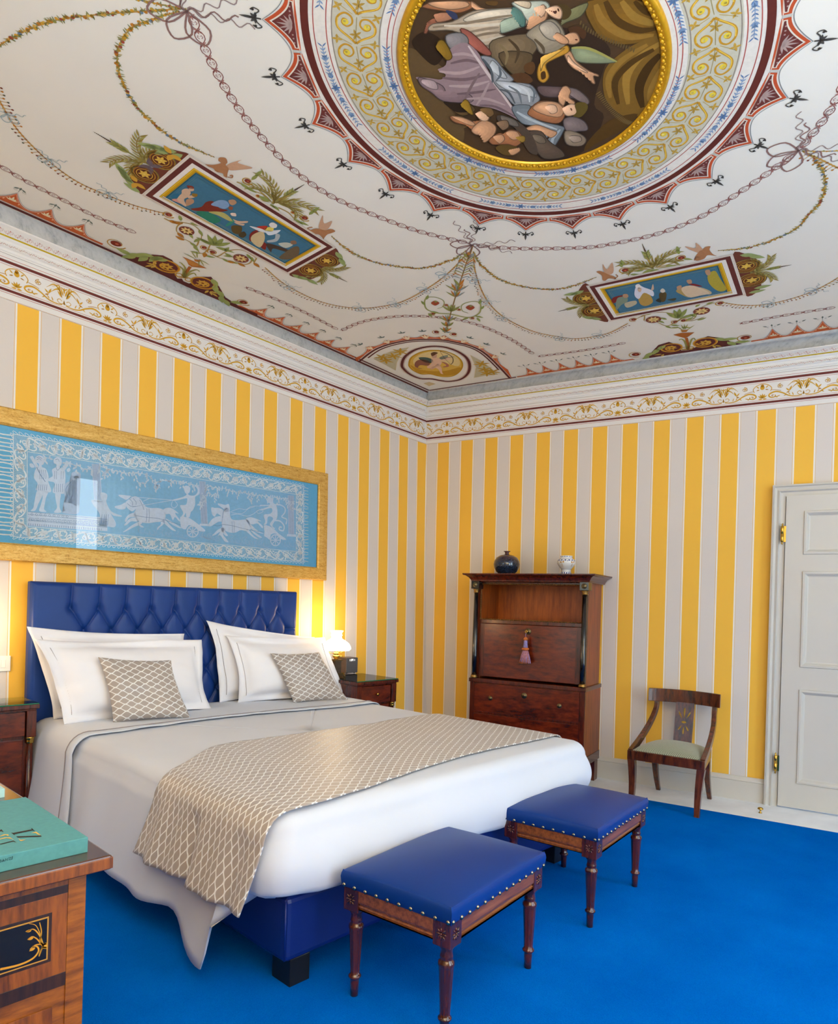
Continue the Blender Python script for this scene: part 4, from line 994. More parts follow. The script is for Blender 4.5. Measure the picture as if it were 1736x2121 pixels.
pg(Z3, [(970, 460), (1000, 435), (1040, 455), (1040, 500), (1080, 540), (1095, 610), (1090, 700), (1060, 740), (1030, 800), (1060, 830), (1050, 840), (1010, 800), (1000, 770), (1040, 710), (1010, 680), (970, 690), (960, 770), (920, 785), (940, 740), (920, 660), (1000, 645), (1030, 610), (1010, 570), (900, 600), (880, 590), (990, 545), (880, 545), (880, 530), (980, 530), (1000, 515), (975, 495)])
pl_(Z3, [(1050, 530), (1130, 530), (1190, 570), (1190, 630), (1150, 680), (1180, 700), (1215, 720), (1205, 780)], .010, FIG, 5); pl_(Z3, [(1060, 730), (1130, 740), (1180, 800), (1170, 860), (1120, 850), (1125, 815), (1150, 820)], .011, FIG, 5)
pg(Z3, [(920, 795), (980, 800), (1050, 840), (1110, 900), (1200, 965), (1190, 980), (1130, 965), (1080, 900), (1010, 910), (1000, 980), (960, 950), (925, 930), (930, 870)], sm=2)
wheel(Z3, 1070, 985, 70, 78)
puffs(Z3, [130, 165, 200, 230, 290, 320], 915, 8, 42); puffs(Z3, [500, 560, 610, 680, 720, 780, 860, 930, 960], 970, 8, 48); puffs(Z3, [1190, 1230, 1290], 1030, -6, 46)
# garlands of leaves
def sprig(Z, pts, n, seed):
    random.seed(seed); L = Z(pts); L = spline(L, 6); P.lv = 6; P.line(L, .0026, LAC); L = resample(L, .022)
    for i, (x, y) in enumerate(L):
        P.leaf(x, y, random.uniform(-2.6, .4), .024, .011, 'd4e0f2'); P.leaf(x, y, random.uniform(0, 3), .02, .010, 'd4e0f2')
        if i % 4 == 0:
            for k in range(4): P.leaf(x + random.uniform(-.01, .01), y - .012 * k, random.uniform(-2.4, -.7), .022, .011, 'd4e0f2')
sprig(Z1, [(690, 190), (800, 230)], 4, 1); sprig(Z1, [(940, 280), (1060, 290), (1200, 330), (1290, 375), (1380, 330)], 8, 2)
sprig(Z2, [(190, 230), (300, 290), (230, 330), (270, 400)], 6, 3); sprig(Z2, [(300, 280), (550, 330), (700, 330), (850, 360), (960, 450), (1100, 430), (1200, 440), (1330, 450), (1450, 490), (1563, 500)], 20, 4); sprig(Z2, [(720, 460), (800, 480), (830, 520)], 4, 5); sprig(Z2, [(960, 490), (1030, 540)], 4, 6)
sprig(Z3, [(180, 280), (300, 310), (420, 320), (520, 360), (640, 370), (760, 390), (860, 410), (960, 420), (1100, 440), (1230, 450)], 20, 7); sprig(Z3, [(190, 320), (250, 400), (350, 410)], 5, 8); sprig(Z3, [(760, 430), (770, 480)], 3, 9); sprig(Z3, [(1230, 490), (1300, 500), (1250, 550), (1310, 590)], 5, 10); sprig(Z3, [(130, 400), (180, 460), (90, 520), (150, 540)], 5, 11)
P.build('lace_panel', pic)
m = MB(); m.xf = TP; gx0, gx1 = fx0 + .095, fx1 - .092
m.add([pl(gx0, zb(gx0) + .095, .024), pl(gx1, zb(gx1) + .095, .024), pl(gx1, zt(gx1) - .095, .024), pl(gx0, zt(gx0) - .095, .024)], [(0, 1, 2, 3)]); m.build('glass_pane', 'glass', pic, recalc=False)

# ---------------------------------------------------------------- secretaire against the right wall
def onwall(s, n, z=0): p = W2 * s + N2 * n; return (p.x, p.y, z)
SEC = thing('secretaire', 'tall dark mahogany secretaire with open niche, fall front and ebony columns', 'cabinet', onwall(1.165, .25), RZ)
yf, yu = -.212, -.165          # lower front, recessed upper front
def B(name, mat, *bs, bevel=.002, parent=None): return boxes(name, mat, parent or SEC, *bs, bevel=bevel)
m = MB(); m.box((-.495, yf + .012, .17), (.495, .215, .775)); m.build('lower_case', 'walnut', SEC, .003)
B('plinth_rail', 'mahog', ((-.50, yf - .006, .165), (.50, .218, .235)))
B('waist_moulding', 'mahog', ((-.502, yf - .012, .752), (.502, .217, .785)), bevel=.005)
B('stile', 'mahog', ((-.495, yf, .235), (-.455, yf + .02, .752))); B('stile', 'mahog', ((.452, yf, .235), (.495, yf + .02, .752)))
dr = B('drawer', 'mahog_h', ((-.453, yf - .002, .508), (.450, yf + .02, .746)), bevel=.003)
def rosette(x, z, parent, y, R=.019, key=False):
    m = MB(); m.lathe([(R, 0), (R, .003), (R * .8, .006), (R * .62, .004), (R * .5, .009), (R * .22, .010), (.001, .012)], (0, 0, 0), 20, axis='y')
    for i in range(len(m.v)): m.v[i] = V((m.v[i].x + x, y - abs(m.v[i].y), m.v[i].z + z))
    o = m.build('knob' if not key else 'escutcheon', 'dbrass', parent)
    if key:
        m = MB(); m.box((x - .0022, y - .0135, z - .010), (x + .0022, y - .010, z + .004)); m.sphere((x, y - .011, z + .004), .004, 5); m.build('keyhole', 'black', o)
    return o
rosette(-.302, .627, dr, yf - .002); rosette(.292, .624, dr, yf - .002); rosette(-.004, .677, dr, yf - .002, .024, True)
dr2 = B('drawer', 'mahog_h', ((-.453, yf - .002, .245), (.450, yf + .02, .490)), bevel=.003)
B('drawer_rail', 'mahog', ((-.455, yf + .001, .490), (.452, yf + .02, .508)))
# upper case, hollow niche
B('upper_side', 'walnut', ((.435, yu + .012, .785), (.480, .212, 1.60)), bevel=.002); B('upper_side', 'walnut', ((-.480, yu + .012, .785), (-.435, .212, 1.60)))
B('upper_back', 'shelf', ((-.435, .19, .785), (.435, .212, 1.60))); B('niche_floor', 'shelf', ((-.435, yu + .02, 1.262), (.435, .19, 1.282))); B('niche_ceiling', 'shelf', ((-.435, yu + .02, 1.584), (.435, .19, 1.60)))
B('upper_stile', 'mahog', ((-.480, yu, .785), (-.442, yu + .02, 1.60))); B('upper_stile', 'mahog', ((.442, yu, .785), (.480, yu + .02, 1.60)))
B('niche_rail', 'mahog', ((-.442, yu - .001, 1.252), (.442, yu + .02, 1.282))); B('niche_rail', 'mahog', ((-.442, yu - .001, 1.586), (.442, yu + .02, 1.60)))
m = MB(); nb = 60
for i in range(nb):
    x = lerp(-.438, .438, i / (nb - 1))
    for z in (1.286, 1.583): m.sphere((x, yu - .003, z), .0068, 4, (1.0, .8, .75))
for i in range(20):
    z = lerp(1.295, 1.575, i / 19)
    for x in (-.438, .438): m.sphere((x, yu - .003, z), .0068, 4, (.75, .8, 1))
m.build('beaded_trim', 'gilt', SEC)
ff = B('fall_front', 'mahog_h', ((-.438, yu - .004, .800), (.438, yu + .018, 1.250)), bevel=.004)
B('fall_border', 'mahog', ((-.438, yu - .0055, .800), (-.395, yu + .01, 1.250)), bevel=.001, parent=ff); B('fall_border', 'mahog', ((.395, yu - .0055, .800), (.438, yu + .01, 1.250)), bevel=.001, parent=ff)
esc = rosette(-.003, 1.198, ff, yu - .004, .026)
esc.name = 'escutcheon'
m = MB(); m.tube([(-.003, yu - .010, 1.198), (-.003, yu - .040, 1.198)], .004); m.tube([(-.003 + .009 * cos(a), yu - .048, 1.198 + .012 * sin(a)) for a in [2 * pi * k / 14 for k in range(14)]], .0028, 6, True); m.build('key', 'brass', ff)
for sx in (-.465, .468):
    m = MB(); m.lathe([(.0215, .812), (.0225, .98), (.018, 1.51)], (sx, yf + .008, 0), 24); c = m.build('column', 'ebony', SEC)
    m = MB(); m.lathe([(.030, .785), (.030, .797), (.026, .801), (.028, .806), (.023, .813)], (sx, yf + .008, 0), 24); m.build('column_base', 'gilt', c)
    m = MB(); m.lathe([(.019, 1.505), (.024, 1.510), (.022, 1.517), (.020, 1.522), (.027, 1.533), (.027, 1.540)], (sx, yf + .008, 0), 24); m.build('capital', 'gilt', c)
    bk = B('corner_block', 'ebony', ((sx - .036, yf - .022, 1.540), (sx + .036, yu + .02, 1.605)))
    o = rosette(sx, 1.573, bk, yf - .022, .021); o.name = 'rosette'
m = MB(); P_ = [(.0, 1.600), (-.006, 1.604), (-.010, 1.616), (-.024, 1.636), (-.044, 1.650), (-.060, 1.655), (-.064, 1.660), (-.064, 1.668)]
loop = lambda o: [(-.500 + o, yf - .006 + o), (.500 - o, yf - .006 + o), (.500 - o, .215), (-.500 + o, .215)]
vs = []; 
for o, z in P_: vs += [(x, y, z) for x, y in loop(o)]
vs += [(x, y, 1.668) for x, y in loop(-.064)]
m.add(vs, [(a * 4 + k, a * 4 + (k + 1) % 4, a * 4 + 4 + (k + 1) % 4, a * 4 + 4 + k) for a in range(len(P_) - 1) for k in range(4)] + [(28, 29, 30, 31), (3, 2, 1, 0)]); m.build('cornice', 'mahog', SEC)
for sx in (-1, 1):
    m = MB(); x = sx * .445; y = yf + .045
    m.lathe([(.024, 0), (.028, .012), (.024, .03), (.018, .045), (.020, .06), (.027, .066)], (x, y, 0), 20); f = m.build('front_foot', 'ebony', SEC)
    m = MB(); m.lathe([(.024, .060), (.033, .085), (.038, .11), (.036, .14), (.03, .166)], (x, y, 0), 22, lambda a, z: 1 + .07 * sin(8 * a + z * 160))
    for k in range(16):
        a = 2 * pi * k / 16
        for zz, rr in ((.085, .036), (.11, .040), (.138, .038)): m.sphere((x + rr * cos(a + zz * 30), y + rr * sin(a + zz * 30), zz), .0075, 4, (1, 1, 1.5))
    m.build('leaf_carving', 'gilt', f)
    B('back_foot', 'mahog', ((sx * .495, .10, 0), (sx * .425, .19, .17)))
# tassel on the key
t = thing('tassel', 'orange and lilac tassel hanging from the secretaire key', 'tassel', tuple(SEC.matrix_basis @ V((0, 0, 0)) if False else V(onwall(1.165 - .003, .25 - (yu - .048)))), RZ)
M['tas_l'] = flat('lilac_thread', '8d80b4', .8, var=.3, sc_=90); M['tas_o'] = flat('orange_thread', 'c0682c', .8, var=.3, sc_=90)
m = MB(); m.tube([(0, -.004, 1.186), (-.003, -.006, 1.17), (0, -.007, 1.150)], .0022, 6); m.build('cord', 'tas_l', t)
m = MB(); m.lathe([(.004, 1.155), (.014, 1.147), (.018, 1.138), (.016, 1.128)], (0, -.008, 0), 16); m.build('top_knot', 'tas_o', t)
m = MB(); m.lathe([(.014, 1.130), (.016, 1.10), (.020, 1.062)], (0, -.008, 0), 20, lambda a, z: 1 + .05 * sin(10 * a + z * 300)); m.build('neck', 'tas_l', t)
m = MB(); m.lathe([(.019, 1.068), (.029, 1.062), (.030, 1.053), (.022, 1.046)], (0, -.008, 0), 20, lambda a, z: 1 + .05 * sin(14 * a)); m.build('collar', 'tas_o', t)
for nm, mt, ph in (('skirt', 'tas_o', 0), ('skirt', 'tas_l', 1)):
    m = MB()
    for k in range(ph, 48, 2):
        a = 2 * pi * k / 48; r0, r1 = .020, .045 + .004 * sin(k * 5)
        m.tube([(r0 * cos(a), -.008 + r0 * .6 * sin(a), 1.05), (lerp(r0, r1, .5) * cos(a), -.008 + lerp(r0, r1, .5) * .6 * sin(a), 1.0), (r1 * cos(a), -.008 + r1 * .6 * sin(a), .945 - .008 * sin(k * 3))], [.003, .0035, .0028], 5)
    m.build(nm, mt, t)
# vases
t = thing('vase', 'round dark blue glazed vase with narrow neck on the secretaire', 'vase', onwall(.868, .22, 1.668), RZ)
def vblue():
    q = NT('speckled_blue_glaze'); n_ = q.noise(q.coord('Object', (1, 1, 1)), 120, 4, .8); g = q.n('SeparateXYZ'); tc = q.n('TexCoord'); q.l(tc.outputs['Object'], g.inputs[0])
    b_ = q.ramp(n_, [(.4, lin('0d1526')), (.55, lin('1c2f4a')), (.7, lin('5a6a86'))]); t_ = q.ramp(n_, [(.35, lin('2a1420')), (.7, lin('6b3a3f'))])
    q.base(q.mix(q.n('MapRange', i0=g.outputs[2], i1=.10, i2=.19, i3=0., i4=1.).outputs[0], b_, t_)); q.set(.12, .15, .6, Coat_Weight=.6); return q.m
M['vblue'] = vblue()
m = MB(); m.lathe([(.045, 0), (.062, .006), (.090, .030), (.108, .065), (.113, .092), (.108, .120), (.090, .150), (.060, .170), (.030, .178), (.019, .182), (.017, .192), (.020, .199), (.030, .204), (.031, .207), (.014, .207), (.012, .18)], n=40); m.build('body', 'vblue', t)
t2 = thing('jar', 'small white pottery jar with blue and ochre painting on the secretaire', 'jar', onwall(1.398, .22, 1.668), RZ)
M['delft'] = flat('white_tin_glaze', 'dfe2e6', .18, var=.02, Coat_Weight=.5)
PRJ = [(.038, 0), (.044, .004), (.043, .012), (.040, .030), (.038, .045), (.042, .054), (.058, .072), (.073, .098), (.074, .112), (.066, .128), (.052, .138), (.047, .144), (.047, .156), (.050, .161), (.046, .162), (.043, .14)]
m = MB(); m.lathe(PRJ, n=40); body = m.build('body', 'delft', t2)
def rj(z):
    for (r0, z0), (r1, z1) in zip(PRJ, PRJ[1:]):
        if z0 <= z <= z1: return lerp(r0, r1, (z - z0) / (z1 - z0))
    return .047
P = Paint(lambda a, z, o: V(((rj(z) + .0006 + P.lv * .0002) * sin(a), -(rj(z) + .0006 + P.lv * .0002) * cos(a), z))); P.lv = 0; P.off = lambda: 0
BL = '2a3f86'
for z in (.006, .032, .050, .134, .150): P.line([(2 * pi * k / 40, z) for k in range(41)], .0018, BL)
for k in range(14):
    a = 2 * pi * k / 14; P.circ(a, .020, .12, BL, 8, .007); P.circ(a + .2, .124, .10, BL, 8, .006); P.leaf(a, .112, pi / 2, .012, .08, BL); P.circ(a, .155, .08, BL, 6, .003)
P.lv = 1
for s in (-.35, .9, 2.6, 4.4):
    P.line([(s, .068), (s + .12, .085), (s + .05, .105)], .004, 'b07a2c'); P.line([(s + .3, .07), (s + .2, .09), (s + .32, .108)], .0035, 'b07a2c'); P.circ(s + .05, .106, .10, 'c08a30', 8, .007); P.circ(s + .33, .108, .1, 'c08a30', 8, .006); P.leaf(s + .15, .075, 1.2, .02, .08, '9a6a24')
P.build('painted_pattern', body)
# ---------------------------------------------------------------- klismos chair
CH = thing('chair', 'mahogany chair with curved back, pierced splat and green seat between secretaire and door', 'chair', onwall(2.322, .395), RZ - .07)
M['seatfab'] = NT('green_check_fabric').m
def chk():
    q = NT('green_check_weave'); c = q.n('TexChecker'); q.l(q.coord('UV', (1, 1, 1)), c.inputs['Vector']); c.inputs['Scale'].default_value = 150
    c.inputs['Color1'].default_value = lin('b9bda3') + (1,); c.inputs['Color2'].default_value = lin('3f473a') + (1,)
    q.base(q.mix(.25, c.outputs[0], lin('7d8570'))); q.set(.8, Sheen_Weight=.3); return q.m
M['seatfab'] = chk()
hf, hb_ = .262, .205
def bar4(m, pts, wx, wy):   # square-section bar along pts; wx,wy half sizes (lists or numbers)
    vs = []
    for i, p in enumerate(pts):
        a = wx[i] if isinstance(wx, list) else wx; b = wy[i] if isinstance(wy, list) else wy
        vs += [(p[0] - a, p[1] - b, p[2]), (p[0] + a, p[1] - b, p[2]), (p[0] + a, p[1] + b, p[2]), (p[0] - a, p[1] + b, p[2])]
    n = len(pts); m.add(vs, [(i * 4 + k, i * 4 + (k + 1) % 4, i * 4 + 4 + (k + 1) % 4, i * 4 + 4 + k) for i in range(n - 1) for k in range(4)] + [(3, 2, 1, 0), tuple((n - 1) * 4 + k for k in range(4))], smooth=False)
for s in (-1, 1):
    m = MB(); pts = [(s * (hf - .026 - .012 * sin(pi * t) * 0 + .012 * (t**2 - t) * 2 - .012 * (1 - t)), -.262 - .035 * (1 - t)**2, lerp(0, .325, t)) for t in [k / 8 for k in range(9)]]
    bar4(m, pts, [lerp(.017, .026, k / 8) for k in range(9)], [lerp(.017, .026, k / 8) for k in range(9)]); m.build('front_leg', 'chair_w', CH, .003)
    m = MB(); pts = [(s * (hb_ - .018), .15 + .13 * (1 - t)**1.8, lerp(0, .325, t)) for t in [k / 8 for k in range(9)]]
    bar4(m, pts, [lerp(.015, .022, k / 8) for k in range(9)], [lerp(.016, .024, k / 8) for k in range(9)]); m.build('back_leg', 'chair_w', CH, .003)
    # side rail and sweeping stile
    m = MB(); m.hexa([(s * (hf - .03), -.29, .325), (s * hf, -.29, .325), (s * (hb_ + .005), .18, .325), (s * (hb_ - .03), .18, .325)][::s], [(s * (hf - .03), -.29, .392), (s * hf, -.29, .392), (s * (hb_ + .005), .18, .392), (s * (hb_ - .03), .18, .392)][::s]); m.build('side_rail', 'chair_w', CH, .003)
    m = MB(); N = 16; vs = []
    for k in range(N + 1):
        t = k / N; z = lerp(.375, .705, t); y = -.27 + .52 * (1 - (1 - t)**2.1); x = s * lerp(hf - .016, hb_ + .005, min(1, t * 1.2))
        dy, dz = .52 * 2.1 * (1 - t)**1.1, .33; L = hypot(dy, dz); ny, nz = -dz / L, dy / L; w = lerp(.024, .020, t); h = .016
        vs += [(x - h, y + ny * w, z + nz * w), (x + h, y + ny * w, z + nz * w), (x + h, y - ny * w, z - nz * w), (x - h, y - ny * w, z - nz * w)]
    m.add(vs, [(i * 4 + k, i * 4 + (k + 1) % 4, i * 4 + 4 + (k + 1) % 4, i * 4 + 4 + k) for i in range(N) for k in range(4)] + [(3, 2, 1, 0), tuple(N * 4 + k for k in range(4))]); m.build('stile', 'chair_w', CH, .004)
B2 = lambda name, *bs, **k: boxes(name, 'chair_w', CH, *bs, **k)
B2('front_rail', ((-hf, -.292, .325), (hf, -.262, .392)), bevel=.004); B2('back_rail', ((-hb_, .15, .325), (hb_, .18, .392)), bevel=.004)
def seatf(u, v):
    a, b = 2 * u - 1, 2 * v - 1; w = lerp(hf - .032, hb_ - .02, v); x = a * w; y = lerp(-.275, .165, v)
    e = max(0, 1 - abs(a)**5) * max(0, 1 - abs(b)**5); return V((x, y, .392 + .032 * e**.5 + .028 * (1 - a * a) * (1 - b * b)))
m = MB(); m.grid(seatf, 28, 28, lambda u, v: (u * .5, v * .44)); m.build('seat', 'seatfab', CH)
def crest(u, v):
    a = 2 * u - 1; return a * .258, .262 - .075 * a * a
m = MB(); N = 20; vs = []
for k in range(N + 1):
    x, y = crest(k / N, 0); vs += [(x, y - .013, .700), (x, y + .013, .700), (x, y + .016, .800), (x, y - .010, .800)]
m.add(vs, [(i * 4 + k, i * 4 + (k + 1) % 4, i * 4 + 4 + (k + 1) % 4, i * 4 + 4 + k) for i in range(N) for k in range(4)] + [(3, 2, 1, 0), tuple(N * 4 + k for k in range(4))], smooth=False); m.build('crest_rail', 'chair_w', CH, .004)
# splat with pierced petals
bmx = bmesh.new(); N = 96; sw, z0, z1 = .066, .39, .705
outer = [(-sw, z0), (sw, z0), (sw, z1), (-sw, z1)]
def petal(x, z, a, L, w):
    o = []
    for k in range(14):
        t = 2 * pi * k / 14; u = (1 - cos(t)) / 2; v = sin(t) * (.30 + .70 * u) * .5
        o.append((x + cos(a) * u * L - sin(a) * v * w, z + sin(a) * u * L + cos(a) * v * w))
    return o
holes = [petal(.0, .587, pi / 2, .082, .019), petal(-.014, .585, pi / 2 + .5, .062, .018), petal(.014, .585, pi / 2 - .5, .062, .018), petal(0, .532, -pi / 2, .062, .017), petal(-.013, .538, -pi / 2 - .55, .047, .017), petal(.013, .538, -pi / 2 + .55, .047, .017), [(.018 * cos(2 * pi * k / 14), .560 + .0085 * sin(2 * pi * k / 14)) for k in range(14)]]
edges = []
for lp_ in [outer] + holes:
    vs = [bmx.verts.new((x, lerp(.19, .25, (z - z0) / (z1 - z0)), z)) for x, z in lp_]
    for i in range(len(vs)): edges.append(bmx.edges.new((vs[i], vs[(i + 1) % len(vs)])))
bmesh.ops.triangle_fill(bmx, use_beauty=True, use_dissolve=False, edges=edges)
bad = [f for f in bmx.faces if any(all(True for _ in [0]) and (lambda c: sum(1 for i in range(len(h)) if ((h[i][1] > c[1]) != (h[i - 1][1] > c[1])) and c[0] < (h[i - 1][0] - h[i][0]) * (c[1] - h[i][1]) / (h[i - 1][1] - h[i][1]) + h[i][0]) % 2)((f.calc_center_median().x, f.calc_center_median().z)) for h in holes)]
bmesh.ops.delete(bmx, geom=bad, context='FACES')
me = bpy.data.meshes.new('splat'); bmesh.ops.recalc_face_normals(bmx, faces=bmx.faces); bmx.to_mesh(me); bmx.free(); me.materials.append(M['chair_w'])
o = bpy.data.objects.new('splat', me); COL.objects.link(o); o.parent = CH; md = o.modifiers.new('solid', 'SOLIDIFY'); md.thickness = .014; md.offset = 0
# ---------------------------------------------------------------- desk in the corner of the view, with books
DX, DY, DZ = -4.215, -2.80, .787
DK = thing('desk', 'inlaid honey brown writing desk at the bottom edge with books on top', 'desk', (-4.95, -2.2, 0))
TD = Matrix.Translation((4.95, 2.2, 0))
def D(name, mat, *bs, bevel=.002, parent=None):
    m = MB(); m.xf = TD
    for a, b in bs: m.box(a, b)
    return m.build(name, mat, parent or DK, bevel)
dx0, dy1 = -5.65, -1.62; fx, fy = DX - .048, DY + .03
D('top', 'desk_top', ((dx0, DY, DZ - .034), (DX, dy1, DZ)), bevel=.006)
m = MB(); m.xf = TD; m.box((dx0 - .001, DY - .0008, DZ - .031), (DX + .0008, DY + .004, DZ - .004)); m.build('top_edge', 'desk_v', DK, .002)
D('case', 'desk_o', ((dx0 + .05, fy + .004, .10), (fx, dy1 - .03, DZ - .034)), bevel=.003)
for x in (dx0 + .06, fx - .07):
    for y in (fy + .01, dy1 - .1): D('foot', 'desk_d', ((x, y, 0), (x + .06, y + .06, .10)))
FZ = lambda px, py: hit(px, py, (0, 1, 0), fy)
S1_ = FZ(142, 1833).x
D('corner_veneer', 'desk_o', ((S1_, fy, .10), (fx - .0005, fy + .006, DZ - .035)), bevel=.0005)
def strip(z0, z1, mat, y=0): D('crossband' if mat == 'desk_d' else 'veneer_panel', mat, ((dx0 + .11, fy + y, z0), (S1_ - .0005, fy + .006, z1)), bevel=.0005)
zA, zB = FZ(142, 1831).z, FZ(142, 1848).z; zC, zD = FZ(142, 2010).z, FZ(142, 2037).z
strip(zB, zA, 'desk_d'); strip(zD, zC, 'desk_d'); strip(zA, DZ - .035, 'desk_v')
strip(zC, zB, 'desk_v', .0004)
def cart(z0, z1, xr, fill, name):
    r_ = D(name, 'desk_d', ((dx0 + .2, fy - .0004, z0 - .010), (xr + .010, fy + .004, z1 + .010)), bevel=.0003)
    D('string_inlay', 'inlay', ((dx0 + .21, fy - .0008, z0 - .003), (xr + .003, fy + .004, z1 + .003)), bevel=0, parent=r_)
    D('inlay_field', fill, ((dx0 + .213, fy - .0012, z0), (xr, fy + .004, z1)), bevel=0, parent=r_)
    return r_
M['inlay'] = flat('boxwood_inlay', 'c08a2e', .35, var=.1, sc_=30); M['inlay_k'] = flat('ebony_field', '14110f', .3, var=.3, sc_=60)
xr = FZ(98, 1900).x; z1, z0 = FZ(96, 1902).z, FZ(96, 1985).z
ct = cart(z0, z1, xr, 'inlay_k', 'inlaid_panel')
D('drawer_front', 'desk_v', ((dx0 + .2, fy - .0004, .12), (FZ(108, 2090).x, fy + .004, FZ(108, 2086).z)), bevel=.0003)
Zd = lambda pts: [(lambda p: (p.x, p.z))(FZ(a / 3.92, 1580 + b / 3.92)) for a, b in pts]
P = Paint(lambda x, z, o: V((x + 4.95, fy - .0014 - o * .1 + 2.2, z))); P.lv = 0; P.off = lambda: .0003
YI = 'c98f32'
for pts, w in (([(375, 1465), (350, 1480), (330, 1530), (315, 1570)], .004), ([(375, 1500), (340, 1500), (315, 1560)], .003), ([(350, 1480), (325, 1440), (335, 1370), (320, 1295)], .0035), ([(345, 1470), (320, 1400), (270, 1350), (215, 1370)], .0035), ([(340, 1480), (300, 1430), (260, 1410), (225, 1430)], .003), ([(330, 1470), (280, 1480), (240, 1515)], .003), ([(0, 1675), (150, 1640), (260, 1590), (310, 1530), (300, 1490), (260, 1490)], .005), ([(330, 1400), (290, 1320), (235, 1305)], .0018)):
    P.line(spline(Zd(pts), 6), (lambda t, w=w: w * (1 - .5 * t)), YI)
for x, y, a in ((215, 1370, 2.9), (230, 1430, 3.0), (245, 1510, 3.3)):
    q = Zd([(x + 40, y - 10)])[0]; P.leaf(q[0], q[1], a + .1, .013, .006, YI)
P.poly(Zd([(340, 1470), (380, 1460), (380, 1510), (345, 1505)]), YI)
P.build('foliage_inlay', ct)
# books
bk = thing('book', 'large teal cloth book with black and gold title lying at the desk corner', 'book', (-4.42, -2.53, DZ))
TB = Matrix.Translation((4.42, 2.53, -DZ))
bx0, bx1, by0, by1, bz = -4.62, -4.252, -2.745, -2.305, DZ + .036
M['teal'] = flat('teal_book_cloth', '4f9296', .7, var=.06, sc_=90, bump=.15); M['pages'] = flat('book_pages', 'e6e2d6', .8); M['pale_teal'] = flat('pale_aqua_book_cover', 'a9d6d8', .6, var=.05)
def bookp(name, mat, a, b, parent, bevel=.0015): m = MB(); m.xf = TB; m.box(a, b); return m.build(name, mat, parent, bevel)
cv = bookp('cover', 'teal', (bx0, by0 + .002, bz - .003), (bx1, by1, bz), bk); bookp('back_cover', 'teal', (bx0, by0 + .002, DZ), (bx1, by1, DZ + .003), bk)
sp = bookp('spine', 'teal', (bx0, by0, DZ), (bx1, by0 + .004, bz), bk); bookp('pages', 'pages', (bx0 + .004, by0 + .004, DZ + .003), (bx1 - .004, by1 - .005, bz - .003), bk)
Zb = lambda pts: [(lambda p: (p.x, p.y))(at_z(a / 8.68, 1640 + b / 8.68, bz)) for a, b in pts]
P = Paint(lambda x, y, o: V((x + 4.42, y + 2.53, bz - DZ + .0006))); P.off = lambda: 0
DK_, GL = '3a322e', 'd9b25e'
for pts, c in (([(225, 745), (590, 675), (600, 695), (245, 770)], DK_), ([(200, 738), (225, 740), (270, 780), (255, 782)], DK_), ([(555, 660), (575, 658), (630, 712), (612, 712)], DK_), ([(290, 805), (735, 790), (755, 810), (320, 828)], DK_), ([(560, 745), (650, 720), (735, 785), (690, 775), (640, 745)], GL), ([(330, 835), (365, 870), (465, 862), (390, 890), (360, 885)], GL),
    ([(0, 690), (30, 680), (65, 728), (50, 728), (30, 712), (0, 722)], DK_), ([(0, 940), (240, 880), (295, 912), (270, 910), (240, 898), (0, 955)], DK_), ([(0, 850), (90, 825), (180, 825), (235, 860), (255, 880), (210, 850), (120, 835), (0, 862)], GL), ([(0, 800), (70, 770), (150, 770), (155, 795), (130, 795), (110, 780), (0, 808)], GL)):
    P.poly(Zb(pts), c)
P.build('cover_lettering', cv)
Zs = lambda pts: [(lambda p: (p.x, p.z))(hit(a / 8.68, 1640 + b / 8.68, (0, 1, 0), by0)) for a, b in pts]
P = Paint(lambda x, z, o: V((x + 4.42, by0 - .0006 + 2.53, z - DZ))); P.off = lambda: 0
for st in ([(222, 1165), (212, 1212)], [(214, 1168), (230, 1162)], [(204, 1214), (220, 1209)], [(155, 1185), (200, 1172), (155, 1228), (200, 1215)], [(90, 1245), (100, 1200), (130, 1235), (142, 1190)], [(35, 1260), (60, 1210), (72, 1250)], [(44, 1245), (68, 1238)], [(0, 1222), (15, 1228), (16, 1258), (0, 1268)]):
    P.line(Zs(st), .0016, '24404a')
P.build('spine_lettering', sp)
q = at_z(9, 1651, DZ)
b2 = thing('book', 'pale aqua book at the very edge of the photo behind the teal book', 'book', (q.x - .16, q.y + .12, DZ))
m = MB(); m.box((-.15, -.12, .003), (.156, .12, .022)); m.build('pages', 'pages', b2)
m = MB(); m.box((-.155, -.122, .022), (.16, .122, .026)); m.build('cover', 'pale_teal', b2, .001)
m = MB(); m.box((-.155, -.122, 0), (.16, .122, .003)); m.build('back_cover', 'pale_teal', b2, .001)
m = MB(); m.box((-.155, -.123, 0), (.16, -.119, .026)); m.build('spine', 'pale_teal', b2, .001)
# ---------------------------------------------------------------- painted ceiling
c = ceil_px
def newP():
    P = Paint(lambda x, y, o: ceil(x, y, .0006 + P.lv * .0003)); P.lv = 0; P.off = lambda: 0; return P
def Cz(s, px, py): return lambda pts: [c(px + a / s, py + b / s) for a, b in pts]
MAROON, ORANGE, CREAM, TEAL_, OCHRE, GREEN, DK = '62302c', 'c25f33', 'dcd6ca', '3f6f8a', 'b98a33', '868a4c', '3a3532'
